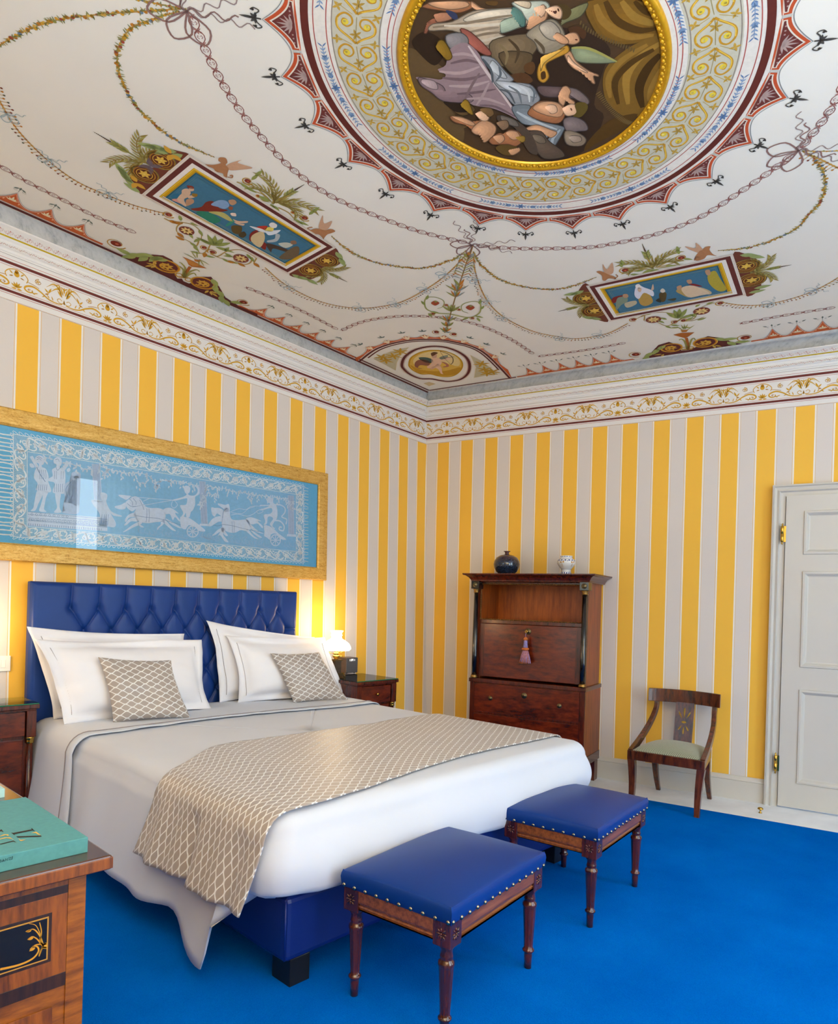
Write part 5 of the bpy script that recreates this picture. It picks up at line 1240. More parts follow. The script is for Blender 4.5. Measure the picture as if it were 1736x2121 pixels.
# --- straight borders along both walls
CO = c(887, 812.6); _a = c(0, 417.7); _d = c(1736, 685)
def unit(v): l = hypot(*v); return (v[0] / l, v[1] / l)
UL = unit((_a[0] - CO[0], _a[1] - CO[1])); UR = unit((_d[0] - CO[0], _d[1] - CO[1]))
NL = (-UL[1], UL[0]); NL = NL if NL[0] * -2 + NL[1] * -2 > 0 else (-NL[0], -NL[1]); NR = (-UR[1], UR[0]); NR = NR if NR[0] * -2 + NR[1] * -2 > 0 else (-NR[0], -NR[1])
MB_ = 1 / tan(PSI / 2)
def BL_(t, h, side='l'):
    u, n = (UL, NL) if side == 'l' else (UR, NR); return (CO[0] + u[0] * t + n[0] * h, CO[1] + u[1] * t + n[1] * h)
P = newP()
for sd in 'lr':
    def bl(h, w, col, t0=None, t1=5.4): P.line([BL_(h * MB_ if t0 is None else t0, h, sd), BL_(t1, h, sd)], w, col)
    P.lv = 1; bl(0, .026, MAROON); bl(-.036, .005, 'b07460'); bl(.022, .004, 'c9a08c')
    a0 = 1.02 if sd == 'l' else .90
    P.lv = 1; bl(.042, .018, MAROON, None, a0)
    # scalloped orange edging
    H, tb = (.155, .035) if sd == 'l' else (.192, .045)
    T_ = [1.125 + .1595 * k for k in range(6)] + [3.208 + .18 * k for k in range(8)] if sd == 'l' else [1.056 + .140 * k for k in range(6)] + [2.874 + .15 * k for k in range(14)]
    st = .16 if sd == 'l' else .145
    runs = [T_[:6], T_[6:]]
    for r_ in runs:
        ext = [r_[0] - st] + r_ + [r_[-1] + st]
        top = []
        for a, b in zip(ext, ext[1:]):
            for k in range(10):
                q = k / 10; top.append((lerp(a, b, q), tb + .012 + (H - tb) * (abs(2 * q - 1)**2.1) * (1 if not ((a == ext[0] and q < .5) or (b == ext[-1] and q > .5)) else 0)))
        top.append((ext[-1], tb))
        P.lv = 2; P.poly([BL_(t, h, sd) for t, h in top] + [BL_(ext[-1], tb - .008, sd), BL_(ext[0], tb - .008, sd)], ORANGE)
        P.lv = 3; P.line([BL_(t, h + .012, sd) for t, h in top[4:-5]], .0035, 'a9a6a0'); P.line([BL_(t, max(tb + .006, h - .012), sd) for t, h in top[5:-5]], .003, 'e2b59b')
        for t in r_:
            x, y = BL_(t, tb + .035, sd)
            for k in range(5): an = atan2((NL if sd == 'l' else NR)[1], (NL if sd == 'l' else NR)[0]) + (k - 2) * .6; P.leaf(x, y, an, .05 if k == 2 else .034, .012, 'e9d9b4')
            for j in (-.04, .04): x2, y2 = BL_(t + j, tb + .015, sd); P.leaf(x2, y2, an - 1.2 + (j > 0) * .3, .02, .008, 'e8b08a')
            x, y = BL_(t, H + .03, sd); P.line([(x, y), BL_(t, H + .075, sd)], .003, '8a8c88')
            for k in range(3): x2, y2 = BL_(t + (k - 1) * .03, H + .055, sd); P.leaf(x2, y2, an - 1.2 + (k - 1) * .9, .032, .012, '6f7a72')
            for j in (-.022, .022): x2, y2 = BL_(t + j, H + .05, sd); P.spiral(x2, y2, .012, 0, .8, .003, '8a8c88', 8)
    # acanthus scroll mound in the middle of each side (traced on the ceiling)
P.lv = 2
Zm = Cz(5.425, 220, 420)
P.poly(Zm([(40, 548), (140, 590), (240, 600), (330, 605), (520, 580), (640, 590), (740, 640), (780, 700), (770, 800), (800, 850), (850, 850), (870, 880), (930, 905), (975, 895), (1000, 860), (1030, 830), (1180, 830), (1270, 940), (1340, 1060), (1480, 1150), (1700, 1245), (1700, 1275), (1400, 1150), (900, 940), (400, 700)]), MAROON)
Zr = Cz(2.73, 1100, 480)
P.poly(Zr([(600, 735), (660, 705), (720, 640), (780, 622), (835, 640), (850, 670), (890, 670), (935, 650), (950, 610), (1000, 590), (1080, 600), (1150, 628), (1240, 640), (1240, 650), (930, 695), (760, 722)]), MAROON)
def scroll(Z, x, y, r, a0, tn, inner):
    q = Z([(x, y), (x + r, y), (x, y + r)]); rr = hypot(q[1][0] - q[0][0], q[1][1] - q[0][1]); r2 = hypot(q[2][0] - q[0][0], q[2][1] - q[0][1]); R_ = (rr + r2) / 2
    P.lv = 4; P.circ(*q[0], R_, MAROON, 24); P.lv = 5; P.ring(*q[0], R_ * .92, R_ * .20, 'b9761f', 26); P.spiral(*q[0], R_ * .7, a0, tn, R_ * .2, 'c9912e')
    P.lv = 6; P.ring(*q[0], R_ * .98, R_ * .06, 'd8b04a', 26)
    for k in range(7): P.leaf(q[0][0], q[0][1], k * .9, R_ * .55, R_ * .26, inner)
    P.lv = 7; P.circ(*q[0], R_ * .12, '8a4a1c', 8)
scroll(Zm, 680, 710, 92, 0, 1.1, 'cfa040'); scroll(Zm, 1085, 900, 85, 2, -1.1, 'cfa040')
scroll(Zr, 795, 655, 34, 0, 1.1, 'cfa040'); scroll(Zr, 985, 625, 38, 2, -1.1, 'cfa040')
P.lv = 6
def leaves(Z, base, L, w, col, lv=6):
    P.lv = lv
    for (x, y, a) in base:
        q = Z([(x, y), (x + 40 * cos(a), y + 40 * sin(a))]); P.leaf(q[0][0], q[0][1], atan2(q[1][1] - q[0][1], q[1][0] - q[0][0]), L, w, col)
leaves(Zm, [(700, 640, 3.2), (640, 610, 3.0), (580, 600, 2.6), (540, 600, 3.3), (470, 600, 2.7), (430, 600, 3.3), (340, 600, 3.1), (290, 590, 3.6), (1190, 850, 1.0), (1220, 920, 1.4), (1260, 980, 1.0), (1290, 1040, 1.4), (1330, 1080, 1.0), (1390, 1110, .1)], .11, .046, '9aa35e')
leaves(Zm, [(560, 700, 3.4), (560, 700, 2.7), (560, 690, 4.2), (520, 700, 3.0), (1170, 990, .3), (1170, 990, 1.2), (1190, 1010, .6), (1150, 980, 2.5)], .06, .02, 'c9a24a')
leaves(Zr, [(760, 640, 2.6), (720, 660, 2.3), (690, 680, 2.6), (665, 700, 2.4), (1040, 600, .2), (1080, 610, -.1), (1110, 620, .4), (1150, 625, -.1)], .11, .046, '9aa35e'); leaves(Zr, [(740, 690, 3), (750, 690, 2.2), (1040, 640, .2), (1030, 640, .9)], .06, .02, 'c9a24a')
def stem(Z, pts, w, col, lv=5, taper=True): P.lv = lv; P.line(spline(Z(pts), 6), (lambda t: w * (1 - .6 * t)) if taper else w, col)
def curl(Z, x, y, r, col='7a3a2c', w=.008, dot=True, a0=0, tn=1.2):
    q = Z([(x, y), (x + r, y), (x, y + r)]); R_ = (hypot(q[1][0] - q[0][0], q[1][1] - q[0][1]) + hypot(q[2][0] - q[0][0], q[2][1] - q[0][1])) / 2
    P.lv = 5; P.spiral(*q[0], R_, a0, tn, w, OCHRE, None, .45)
    if dot: P.lv = 6; P.circ(*q[0], R_ * .52, '7c3020', 14); P.lv = 7; P.circ(q[0][0] + R_ * .1, q[0][1], R_ * .18, 'b8654a', 8)
curl(Zm, 110, 455, 72); curl(Zm, 1540, 1115, 50); curl(Zr, 592, 692, 24); curl(Zr, 1212, 597, 28)
# vase between the mounds + its stems
P.lv = 5; P.poly(Zm([(855, 600), (985, 655), (1130, 735), (1040, 725), (960, 715), (925, 690), (900, 640)]), 'a8622a'); P.lv = 6; P.poly(Zm([(880, 620), (985, 660), (1080, 715), (970, 705), (930, 680)]), 'bd7c38'); P.poly(Zm([(985, 630), (1060, 640), (1050, 665), (1000, 655)]), 'b07030')
for pts in ([(945, 715), (900, 780), (870, 840)],): stem(Zm, pts, .02, 'a8622a', 5, False)
leaves(Zm, [(1010, 630, 3.6), (1015, 625, 4.1), (1025, 620, 4.6), (1035, 625, .5), (1050, 630, 1.0), (1040, 640, 1.5)], .09, .009, '9c9a58')
for pts in ([(870, 840), (890, 740), (850, 680), (820, 665)], [(860, 820), (870, 760), (830, 715), (805, 720)], [(880, 840), (930, 780), (1010, 750), (1050, 770)], [(880, 840), (940, 800), (990, 790), (1010, 815)]): stem(Zm, pts, .018, '9a9350')
curl(Zm, 825, 810, 34, dot=False, w=.014); curl(Zm, 920, 862, 34, dot=False, w=.014, a0=3)
P.lv = 5; P.poly(Zr([(805, 582), (850, 570), (925, 567), (890, 592), (870, 600), (840, 592)]), 'a8622a'); P.poly(Zr([(845, 555), (890, 552), (880, 565), (855, 567)]), 'b07030'); stem(Zr, [(878, 598), (888, 640), (888, 668)], .02, 'a8622a', 5, False)
leaves(Zr, [(865, 552, 4.2), (868, 550, 4.7), (870, 552, 5.2), (860, 556, 3.7), (880, 556, 5.7)], .09, .009, '9c9a58')
for pts in ([(885, 665), (870, 620), (850, 605), (838, 612)], [(888, 665), (905, 615), (920, 600), (930, 612)]): stem(Zr, pts, .018, '9a9350')
curl(Zr, 870, 658, 12, dot=False, w=.014); curl(Zr, 905, 655, 12, dot=False, w=.014)
# floral scrollwork under the panels
for pts in ([(650, 170), (740, 210), (850, 215), (980, 250), (1060, 320), (1070, 390), (1040, 430)], [(1040, 430), (1010, 480), (930, 430), (830, 385)], [(860, 220), (800, 260), (795, 320), (860, 360)], [(1145, 525), (1080, 570), (1030, 540)], [(1145, 525), (1170, 470), (1200, 470)], [(1170, 560), (1250, 600), (1340, 550), (1450, 525), (1560, 540), (1690, 620)], [(1170, 570), (1260, 610), (1350, 640), (1430, 680)], [(1640, 610), (1620, 670), (1540, 690), (1440, 640), (1450, 590)], [(1690, 620), (1660, 680), (1700, 700)]): stem(Zm, pts, .010, 'a98a4a')
for x, y, r in ((905, 310, 58), (1515, 622, 58)):
    q = Zm([(x, y), (x + r, y), (x, y + r)]); R_ = (hypot(q[1][0] - q[0][0], q[1][1] - q[0][1]) + hypot(q[2][0] - q[0][0], q[2][1] - q[0][1])) / 2
    P.lv = 6; P.circ(*q[0], R_, '7a3d30', 18); P.lv = 7
    for k in range(8): P.leaf(q[0][0], q[0][1], k * pi / 4, R_ * .85, R_ * .36, 'dfc07c')
    P.lv = 8; P.circ(*q[0], R_ * .2, '8a5a2a', 8)
curl(Zm, 1100, 500, 34); curl(Zm, 1195, 550, 38, a0=2); curl(Zm, 700, 130, 46)
leaves(Zm, [(1210, 480, 3.6), (1210, 480, 4.2), (1215, 480, 4.8), (1220, 480, 5.6), (1225, 480, 6.1), (1225, 490, .3)], .12, .032, '8d9450'); leaves(Zm, [(940, 220, .3), (1040, 300, 1.0), (930, 330, 1.0), (840, 200, 4.5), (1060, 400, .5), (1050, 400, 2.6), (940, 440, .6), (980, 480, .8), (1110, 590, .2), (1060, 570, 3.4), (1330, 540, 5.6), (1330, 560, .5), (1430, 600, 3.2), (1580, 570, .9), (1620, 600, 1.0), (1300, 620, .5), (1380, 650, .3)], .065, .022, '8d9450'); leaves(Zm, [(700, 195, .3), (740, 210, .2), (800, 330, .7), (880, 420, 3.6), (1120, 560, 2), (1660, 670, .7), (1480, 670, .5), (1350, 650, .2)], .06, .03, 'b0742c')
for pts in ([(620, 480), (680, 460), (760, 455), (830, 470), (850, 490)], [(850, 490), (800, 520), (760, 530), (690, 500), (640, 505)], [(850, 500), (920, 490), (960, 430), (1040, 400)], [(850, 505), (920, 500), (980, 480)], [(640, 500), (640, 470), (600, 490)]): stem(Zr, pts, .010, 'a98a4a')
for x, y, r in ((693, 495, 26), (965, 447, 28)):
    q = Zr([(x, y), (x + r, y), (x, y + r)]); R_ = (hypot(q[1][0] - q[0][0], q[1][1] - q[0][1]) + hypot(q[2][0] - q[0][0], q[2][1] - q[0][1])) / 2
    P.lv = 6; P.circ(*q[0], R_, '7a3d30', 18); P.lv = 7
    for k in range(8): P.leaf(q[0][0], q[0][1], k * pi / 4, R_ * .85, R_ * .36, 'dfc07c')
curl(Zr, 815, 508, 14); curl(Zr, 862, 500, 15, a0=2); curl(Zr, 580, 495, 16); curl(Zr, 1070, 402, 18)
leaves(Zr, [(835, 490, 3.6), (835, 488, 4.2), (836, 486, 4.8), (838, 488, 5.4), (840, 490, 6.0)], .14, .034, '8d9450'); leaves(Zr, [(650, 470, 5.9), (720, 500, .4), (770, 495, 3.4), (790, 525, .1), (880, 500, 5.8), (930, 425, 5.6), (990, 410, 5.9), (900, 465, .4), (940, 500, 6), (760, 530, .4), (850, 540, 0), (840, 540, 3.1)], .065, .022, '8d9450')
# --- corner spandrel with cupid roundel
P.lv = 2
arc = [c(*q) for q in [(744, 748.5), (780, 722.5), (830, 707.5), (884, 702.8), (940, 708), (1000, 728.5), (1057, 784)]]; arc = spline(arc, 8)
P.line(arc, .020, MAROON); cen = c(905, 755)
def inset(pts, f): return [(lerp(p[0], cen[0], f), lerp(p[1], cen[1], f)) for p in pts]
P.line(inset(arc, .055)[3:-3], .014, MAROON)
tips = [c(*q) for q in [(759, 718), (797.8, 705), (838.8, 696), (879, 692.8), (921, 694), (964, 705), (998.7, 718), (1031, 737)]]
top = []
e0, e1 = c(735, 741), c(1052, 765); ch = [e0] + tips + [e1]
bs = inset([c(*q) for q in [(744, 748.5), (780, 722.5), (830, 707.5), (884, 702.8), (940, 708), (1000, 728.5), (1057, 784)]], -.03)
bsp = spline(bs, 12)
def near(p): return min(bsp, key=lambda q: hypot(q[0] - p[0], q[1] - p[1]))
for a, b in zip(ch, ch[1:]):
    for k in range(10):
        t = k / 10; p = (lerp(a[0], b[0], t), lerp(a[1], b[1], t)); q = near(p); f = 1 - abs(2 * t - 1)**2.0; f *= .66; top.append((lerp(p[0], q[0], f), lerp(p[1], q[1], f)))
top.append(e1)
P.poly(top + bsp[::-1], ORANGE); P.lv = 3; P.line(inset(top, -.012)[4:-4], .004, 'a9a6a0'); P.line(inset(top, .02)[4:-4], .003, 'e2b59b')
for t in tips:
    q = near(t); a = atan2(t[1] - q[1], t[0] - q[0])
    for k in range(3): P.leaf(q[0], q[1], a + (k - 1) * .5, .08, .018, 'ecd9b6')
    x, y = t[0] + cos(a) * .05, t[1] + sin(a) * .05
    for k in range(3): P.leaf(x, y, a + (k - 1) * 1.1, .04, .015, '6f7a72')
Zc = Cz(4.34, 700, 500)
P.lv = 2
heart = spline(Zc([(575, 1110), (600, 1040), (680, 980), (780, 950), (870, 942), (970, 952), (1080, 990), (1160, 1050), (1185, 1120), (1165, 1190), (1100, 1240), (1000, 1258), (920, 1250), (840, 1235), (740, 1232), (650, 1195), (595, 1150)]), 5, True)
P.line(heart, .024, MAROON, closed=True); P.line(inset(heart, .06), .005, 'b9968a', closed=True); P.line(inset(heart, -.06), .004, 'c9a994', closed=True)
gold = spline(Zc([(632, 1100), (650, 1045), (720, 1000), (800, 978), (880, 974), (970, 985), (1060, 1020), (1115, 1070), (1125, 1125), (1095, 1175), (1040, 1210), (970, 1220), (900, 1212), (830, 1195), (750, 1195), (680, 1165), (640, 1130)]), 5, True)
P.poly(gold, 'b58a1c'); P.lv = 3; P.poly(inset(gold, .06), 'cfa94a'); P.lv = 4; P.poly(spline(Zc([(680, 1060), (760, 1005), (880, 985), (1000, 1000), (1090, 1060), (1080, 1120), (960, 1090), (820, 1085), (700, 1110)]), 4, True), 'd9c48a')
P.poly(spline(Zc([(650, 1110), (740, 1150), (860, 1165), (980, 1160), (1100, 1130), (1080, 1180), (1000, 1205), (900, 1205), (800, 1185), (720, 1180)]), 4, True), 'b98c28')
P.lv = 5
for col, pts in (('8a5a48', [(690, 1095), (720, 1065), (780, 1060), (830, 1085), (810, 1115), (740, 1110), (720, 1140), (760, 1140), (700, 1130)]), ('4a5a52', [(725, 1045), (790, 1040), (850, 1060), (840, 1090), (780, 1085)]), ('d9b49a', [(840, 1050), (900, 1045), (930, 1080), (920, 1110), (860, 1130), (820, 1140), (800, 1125), (840, 1095)]), ('d9b49a', [(900, 1100), (930, 1130), (940, 1180), (950, 1190), (925, 1185), (905, 1150), (870, 1125)]), ('d2a88c', [(850, 1120), (830, 1145), (850, 1148), (880, 1130)]), ('d9b49a', [(900, 1050), (960, 1035), (1010, 1045), (1005, 1060), (940, 1070)]), ('caa186', [(840, 1000), (870, 995), (890, 1010), (885, 1040), (855, 1045), (838, 1025)]), ('6f4a30', [(835, 1005), (865, 992), (900, 1000), (885, 1010), (850, 1030)]), ('a8705e', [(930, 1080), (975, 1090), (1000, 1120), (960, 1130), (945, 1125), (975, 1110)]), ('7d8a78', [(915, 1040), (985, 1020), (980, 1045), (930, 1060)])): P.poly(spline(Zc(pts), 4, True), col)
P.lv = 6; P.line(spline(Zc([(918, 985), (980, 1005), (1030, 1040), (1035, 1080), (1015, 1105)]), 5), .007, '5a4a38'); P.line(Zc([(918, 985), (960, 1050), (1015, 1105)]), .003, '6a5a48'); P.line(Zc([(960, 1045), (1050, 1035)]), .005, '5a4a38')
P.lv = 2
for tri, fl_ in (([(320, 1055), (470, 990), (640, 950), (560, 1030), (530, 1090), (520, 1160), (420, 1105)], [(430, 1070), (500, 1030), (560, 990), (400, 1040)]), ([(1190, 1020), (1290, 1075), (1380, 1140), (1440, 1195), (1330, 1205), (1225, 1225), (1240, 1130)], [(1290, 1100), (1320, 1150), (1340, 1185), (1390, 1170)])):
    P.lv = 2; P.poly(Zc(tri), 'b9b193'); P.lv = 3; P.line(Zc(tri), .004, 'd9cba8', closed=True)
    for (x, y) in fl_:
        q = Zc([(x, y)])[0]
        for k in range(6): P.leaf(q[0], q[1], k * 1.05 + x, .075, .022, 'b8902f')
P.lv = 2; q = Zc([(770, 1275), (820, 1262), (880, 1280), (820, 1300)]); P.poly(q, 'cbb68c')
P.build('painted_border', CEIL)

# --- chains, garlands, bows
P = newP(); random.seed(11)
def chain(pts, closed=False, step=.062, col='8d5c56'):
    L = resample(spline([c(*q) for q in pts], 10), step)
    for i in range(len(L) - 1):
        a, b = L[i], L[i + 1]; an = atan2(b[1] - a[1], b[0] - a[0]); ca, sa = cos(an), sin(an)
        def q(u, v): return (a[0] + ca * u - sa * v, a[1] + sa * u + ca * v)
        P.lv = 1
        for s in (1, -1):
            P.line([q(.000, 0), q(.010, s * .013), q(.024, s * .019), q(.040, s * .018), q(.052, s * .010), q(.060, s * .001)], .0042, col)
            P.line([q(.040, s * .004), q(.032, s * .011), q(.024, s * .007), q(.030, s * .003)], .0036, 'a47c76')
            P.leaf(*q(.002, s * .002), an + s * .7, .022, .006, col); P.leaf(*q(.002, s * .003), an + s * 2.2, .016, .006, 'a87a72')
        P.leaf(*q(0, 0), an, .020, .008, '9c6a62')
chain([(396, 32), (436, 125), (481, 205), (531, 271), (601, 346), (677, 401), (752, 436), (865, 478), (973, 504)]); chain([(988, 508), (1042, 513), (1100, 515), (1200, 513), (1246, 509), (1356, 486), (1450, 450), (1533, 397.5), (1600, 352), (1650, 314)]); chain([(1660, 306), (1700, 256), (1726, 218), (1760, 150)])
chain([(-30, 330), (0, 343), (50, 373), (125, 411), (200, 449), (286, 484)]); chain([(510, 595), (580, 623), (644, 653), (702, 684)]); chain([(708, 684), (752, 666), (817, 655.5), (882, 655), (929.5, 659.5), (951, 662), (1003, 677), (1055, 700.6), (1089, 722), (1111, 738)]); chain([(1116, 738), (1210, 725.4), (1305, 708)]); chain([(1534, 670), (1631, 652), (1740, 635)])
PAL = ['c9962f', 'c9962f', 'c58a34', 'b9772a', 'b9772a', 'a98b3a', '8f8c4a', '9c4a38', 'd0a850', '6a7f96']
def garland(pts, w=.017, hair=True):
    L = resample(spline([c(*q) for q in pts], 10), .013); n = len(L); P.lv = 2; P.line(L, .006, 'b08a48')
    for i, (x, y) in enumerate(L):
        e = min(1, 6 * min(i, n - 1 - i) / n + .35)
        P.lv = 3; P.circ(x + random.uniform(-.4, .4) * w * e, y + random.uniform(-.4, .4) * w * e, w * e * random.uniform(.34, .55), random.choice(PAL), 6)
        if hair:
            for k in range(2): P.leaf(x, y, random.uniform(0, 6.28), w * 1.25 * e, .005, random.choice(['8e8f5a', 'a89860', '7a7f52']))
def fringe(pts, bows=()):
    L = resample(spline([c(*q) for q in pts], 10), .022); P.lv = 2; P.line(L, .008, 'b98f4e')
    for i, (x, y) in enumerate(L[1:-1]):
        P.lv = 3; P.circ(x, y, .0065, random.choice(['b9772a', 'c09040', '8a5a38']), 6)
        dx, dy = L[i + 2][0] - L[i][0], L[i + 2][1] - L[i][1]; l = hypot(dx, dy) or 1; nx, ny = -dy / l, dx / l
        if nx * 1 + ny * 1 < 0: nx, ny = -nx, -ny
        h = random.uniform(.018, .04); P.line([(x, y), (x + nx * h, y + ny * h)], .003, 'b98f4e'); P.circ(x + nx * h, y + ny * h, .006, random.choice(['7a3a2c', 'b9772a', '5a5a48']), 6)
    for b in bows: bow(*b, .045, '9fb0b4')
def bow(px, py, r, col, tails=True, w=.005):
    x, y = c(px, py); P.lv = 4
    for a in (.6, 2.3, 1.4): P.line(spline([(x, y), (x + r * cos(a - .5), y + r * sin(a - .5)), (x + 1.5 * r * cos(a), y + 1.5 * r * sin(a)), (x + r * cos(a + .5), y + r * sin(a + .5)), (x, y)], 4), w, col)
    if tails:
        for a in (3.6, 5.6):
            P.line([(x + r * .5 * t * cos(a) + r * .16 * sin(t * 4) * sin(a), y + r * .5 * t * sin(a) - r * .16 * sin(t * 4) * cos(a)) for t in [k / 4 for k in range(16)]], w * .8, col)
garland([(371, 22.5), (321, 38), (276, 55), (251, 85), (243, 120), (251, 160), (276, 210), (321, 258), (376, 296), (446, 326)]); garland([(371, 18), (200, 30), (100, 45), (30, 75), (-10, 100)]); fringe([(-20, 170), (0, 210), (30, 260), (65, 300), (110, 341), (160, 376), (215, 401), (281, 426), (346, 443)], [(15, 235), (105, 330), (225, 398)])
garland([(687, 489), (727, 521), (782, 544), (870, 555), (934, 538.6), (968, 517)]); fringe([(549, 553.7), (592.6, 590), (666, 625), (744, 638), (821.5, 628), (882, 599), (929.5, 564.5), (972.7, 519)], [(600, 592), (749, 637), (822, 628), (884, 598), (924, 567)])
garland([(981, 521), (994, 545), (1020, 569), (1055, 586), (1124, 599), (1180, 594), (1235, 574)]); fringe([(980.5, 521), (985.7, 566.6), (1007, 618.5), (1042, 655), (1102, 685), (1163, 698), (1199, 701), (1257.5, 690.6), (1305, 667)], [(989, 578), (1012, 622), (1045, 657), (1165, 699), (1245, 693)])
garland([(1661.5, 312), (1687, 327.5), (1706, 355.5), (1709, 385), (1700, 415), (1680, 440), (1638, 480), (1558, 511), (1488, 518.5)]); fringe([(1499, 626.5), (1539.5, 632), (1587, 630), (1649.5, 615.5), (1704, 593.5), (1760, 560)], [(1600, 627), (1690, 600)])
garland([(1662, 312), (1700, 313), (1745, 312)], .01, False); garland([(385, 18), (330, 8), (270, -6)], .012); fringe([(1665, 314), (1700, 330), (1745, 352)])
for (x, y, sc2) in ((978, 507, 1), (1655, 311, 1.1), (388, 22, 1.2)):
    bow(x, y, .085 * sc2, '8a6a64', True, .008)
    X, Y = c(x, y)
    for a in (3.4, 3.9, 5.2, 5.7): P.line([(X + .10 * t * cos(a) + .014 * sin(t * 9) * sin(a), Y + .10 * t * sin(a) - .014 * sin(t * 9) * cos(a)) for t in [k / 10 for k in range(26)]], .005, '94807c')
# candelabra drop beneath the middle bow (traced)
for pts, w in (([(1215, 30), (1190, 110), (1170, 150), (1120, 300), (1080, 420), (1050, 520), (1010, 660), (985, 760), (960, 820)], .008),): stem(Zc, pts, w, '8a6a3c', 4, False)
cl = ['8f8f50', 'b8742e', '8a9290', '9a9a58', '7a7f86']
for k in range(8):
    t = k / 7; x, y = lerp(1170, 1105, t), lerp(175, 330, t)
    for s in (-1, 1):
        q = Zc([(x, y), (x + s * 60, y - 18 - 22 * (1 - t)), (x + s * 78, y - 2)]); P.lv = 5; P.line(spline(q, 4), (lambda u: .009 * sin(pi * (u * .85 + .12))), cl[k % 5])
for (x, y, n, L, w) in ((1090, 400, 2, .10, .02), (1075, 450, 6, .12, .016), (1060, 500, 6, .10, .015), (1020, 630, 5, .11, .022), (990, 720, 7, .11, .015), (985, 765, 4, .09, .024), (970, 810, 5, .08, .018), (1178, 145, 3, .06, .03)):
    for k in range(n):
        a = -pi / 2 + (k - (n - 1) / 2) * (2.5 / n); q = Zc([(x, y), (x + 40 * cos(a), y + 40 * sin(a))]); P.lv = 5; P.leaf(q[0][0], q[0][1], atan2(q[1][1] - q[0][1], q[1][0] - q[0][0]), L, w, cl[k % 3 if y != 630 else 0])
for (x, y, r) in ((875, 552, 38), (1190, 592, 40)):
    q = Zc([(x, y), (x + r, y), (x, y + r)]); rx = hypot(q[1][0] - q[0][0], q[1][1] - q[0][1]); ry = hypot(q[2][0] - q[0][0], q[2][1] - q[0][1]) * .6
    P.lv = 5; P.blob(Zc([(x - r, y), (x, y - r * .58), (x + r, y), (x, y + r * .6)]), '9c4a30'); P.lv = 6; P.blob(Zc([(x - 8, y - 16), (x + 8, y - 22), (x + 18, y - 10), (x, y - 6)]), GREEN)
    s = -1 if x < 1000 else 1
    P.lv = 4; P.line(spline(Zc([(1010, 650), (x - s * 20, y + 90), (x + s * 70, y + 60), (x + s * 95, y + 10), (x + s * 80, y - 45), (x, y - 52), (x - s * 75, y - 20), (x - s * 70, y + 30), (x - s * 20, y + 50)]), 5), (lambda t: .014 * (1 - .6 * t)), '9a9a60')
    leaves(Zc, [(x + s * 90, y + 20, -.8 if s > 0 else -2.3), (x + s * 80, y - 30, -1.2), (x + s * 40, y + 75, .2), (x - s * 10, y + 88, 2.8), (x + s * 60, y + 90, .9)], .07, .022, '8c9654', 5)
    curl(Zc, x + s * 20, y + 95, 18, w=.006); curl(Zc, x - s * 100, y + 18, 16, w=.006)
curl(Zc, 885, 812, 26, w=.006); curl(Zc, 1042, 832, 26, w=.006); curl(Zc, 1045, 400, 15, w=.006, dot=False); curl(Zc, 1130, 405, 15, w=.006, dot=False)
P.build('painted_garlands', CEIL)

# --- the two blue panels with figures, griffins and scrolls
def panel(name, oc, ic, figs, Z, extra):
    global P
    P = newP(); q = [c(*p) for p in oc]
    def bil(u, v): return (lerp(lerp(q[0][0], q[1][0], u), lerp(q[3][0], q[2][0], u), v), lerp(lerp(q[0][1], q[1][1], u), lerp(q[3][1], q[2][1], u), v))
    L = hypot(q[1][0] - q[0][0], q[1][1] - q[0][1]); H = hypot(q[3][0] - q[0][0], q[3][1] - q[0][1])
    def rect(d): a, b = d / L, d / H; return [bil(a, b), bil(1 - a, b), bil(1 - a, 1 - b), bil(a, 1 - b)]
    extra(bil, L, H)
    P.lv = 9; P.poly(rect(-.012), 'd9d0c4'); P.line(rect(-.006), .003, 'b98a74', closed=True)
    P.lv = 10; P.poly(rect(.004), MAROON); P.lv = 11; P.poly(rect(.032), 'e2dbd3'); P.lv = 12; P.poly(rect(.056), 'c99a16'); P.lv = 13; P.poly(rect(.080), '2d5a66')
    P.line(rect(.062), .006, 'e6c84a', closed=True); P.line(rect(.076), .004, '7a5a10', closed=True)
    P.lv = 14; P.poly(rect(.088), TEAL_)
    P.line(rect(.100), .0035, '8a9a6a', closed=True); P.line(rect(.110), .0028, '7d946e', closed=True)
    P.lv = 15
    a, b = bil(.07, .84), bil(.93, .84); P.line([a, b], .005, 'cfdde6'); a, b = bil(.07, .865), bil(.93, .865); P.line([a, b], .0035, 'b5c9d6')
    for lv, col, pts in figs: P.lv = 16 + lv; P.poly(spline(Z(pts), 4, True), col)
    P.build(name, CEIL)
def sidescroll(Z1_, sc1, pl1):
    # maroon fan with two rosettes, acanthus edge and plume
    P.lv = 3; P.poly(spline(Z1_(pl1), 4, True), '6d3a2c')
    for (x, y, r) in sc1:
        q = Z1_([(x, y), (x + r, y), (x, y + r)]); R_ = (hypot(q[1][0] - q[0][0], q[1][1] - q[0][1]) + hypot(q[2][0] - q[0][0], q[2][1] - q[0][1])) / 2
        P.lv = 4; P.circ(*q[0], R_ * 1.12, '6b5a3a', 24); P.lv = 5; P.circ(*q[0], R_, '5e3220', 24); P.ring(*q[0], R_ * .98, R_ * .10, 'c79a3a', 24)
        P.lv = 6; P.ring(*q[0], R_ * .78, R_ * .10, '9a6a28', 24); P.ring(*q[0], R_ * .58, R_ * .06, 'c79a3a', 24)
        for k in range(6): P.leaf(q[0][0], q[0][1], k * pi / 3 + .4, R_ * .48, R_ * .25, 'd8b04c')
        P.lv = 7; P.circ(*q[0], R_ * .1, 'e0c060', 8)
Zp = Cz(5.787, 180, 250); Zq = Cz(3.945, 280, 310)
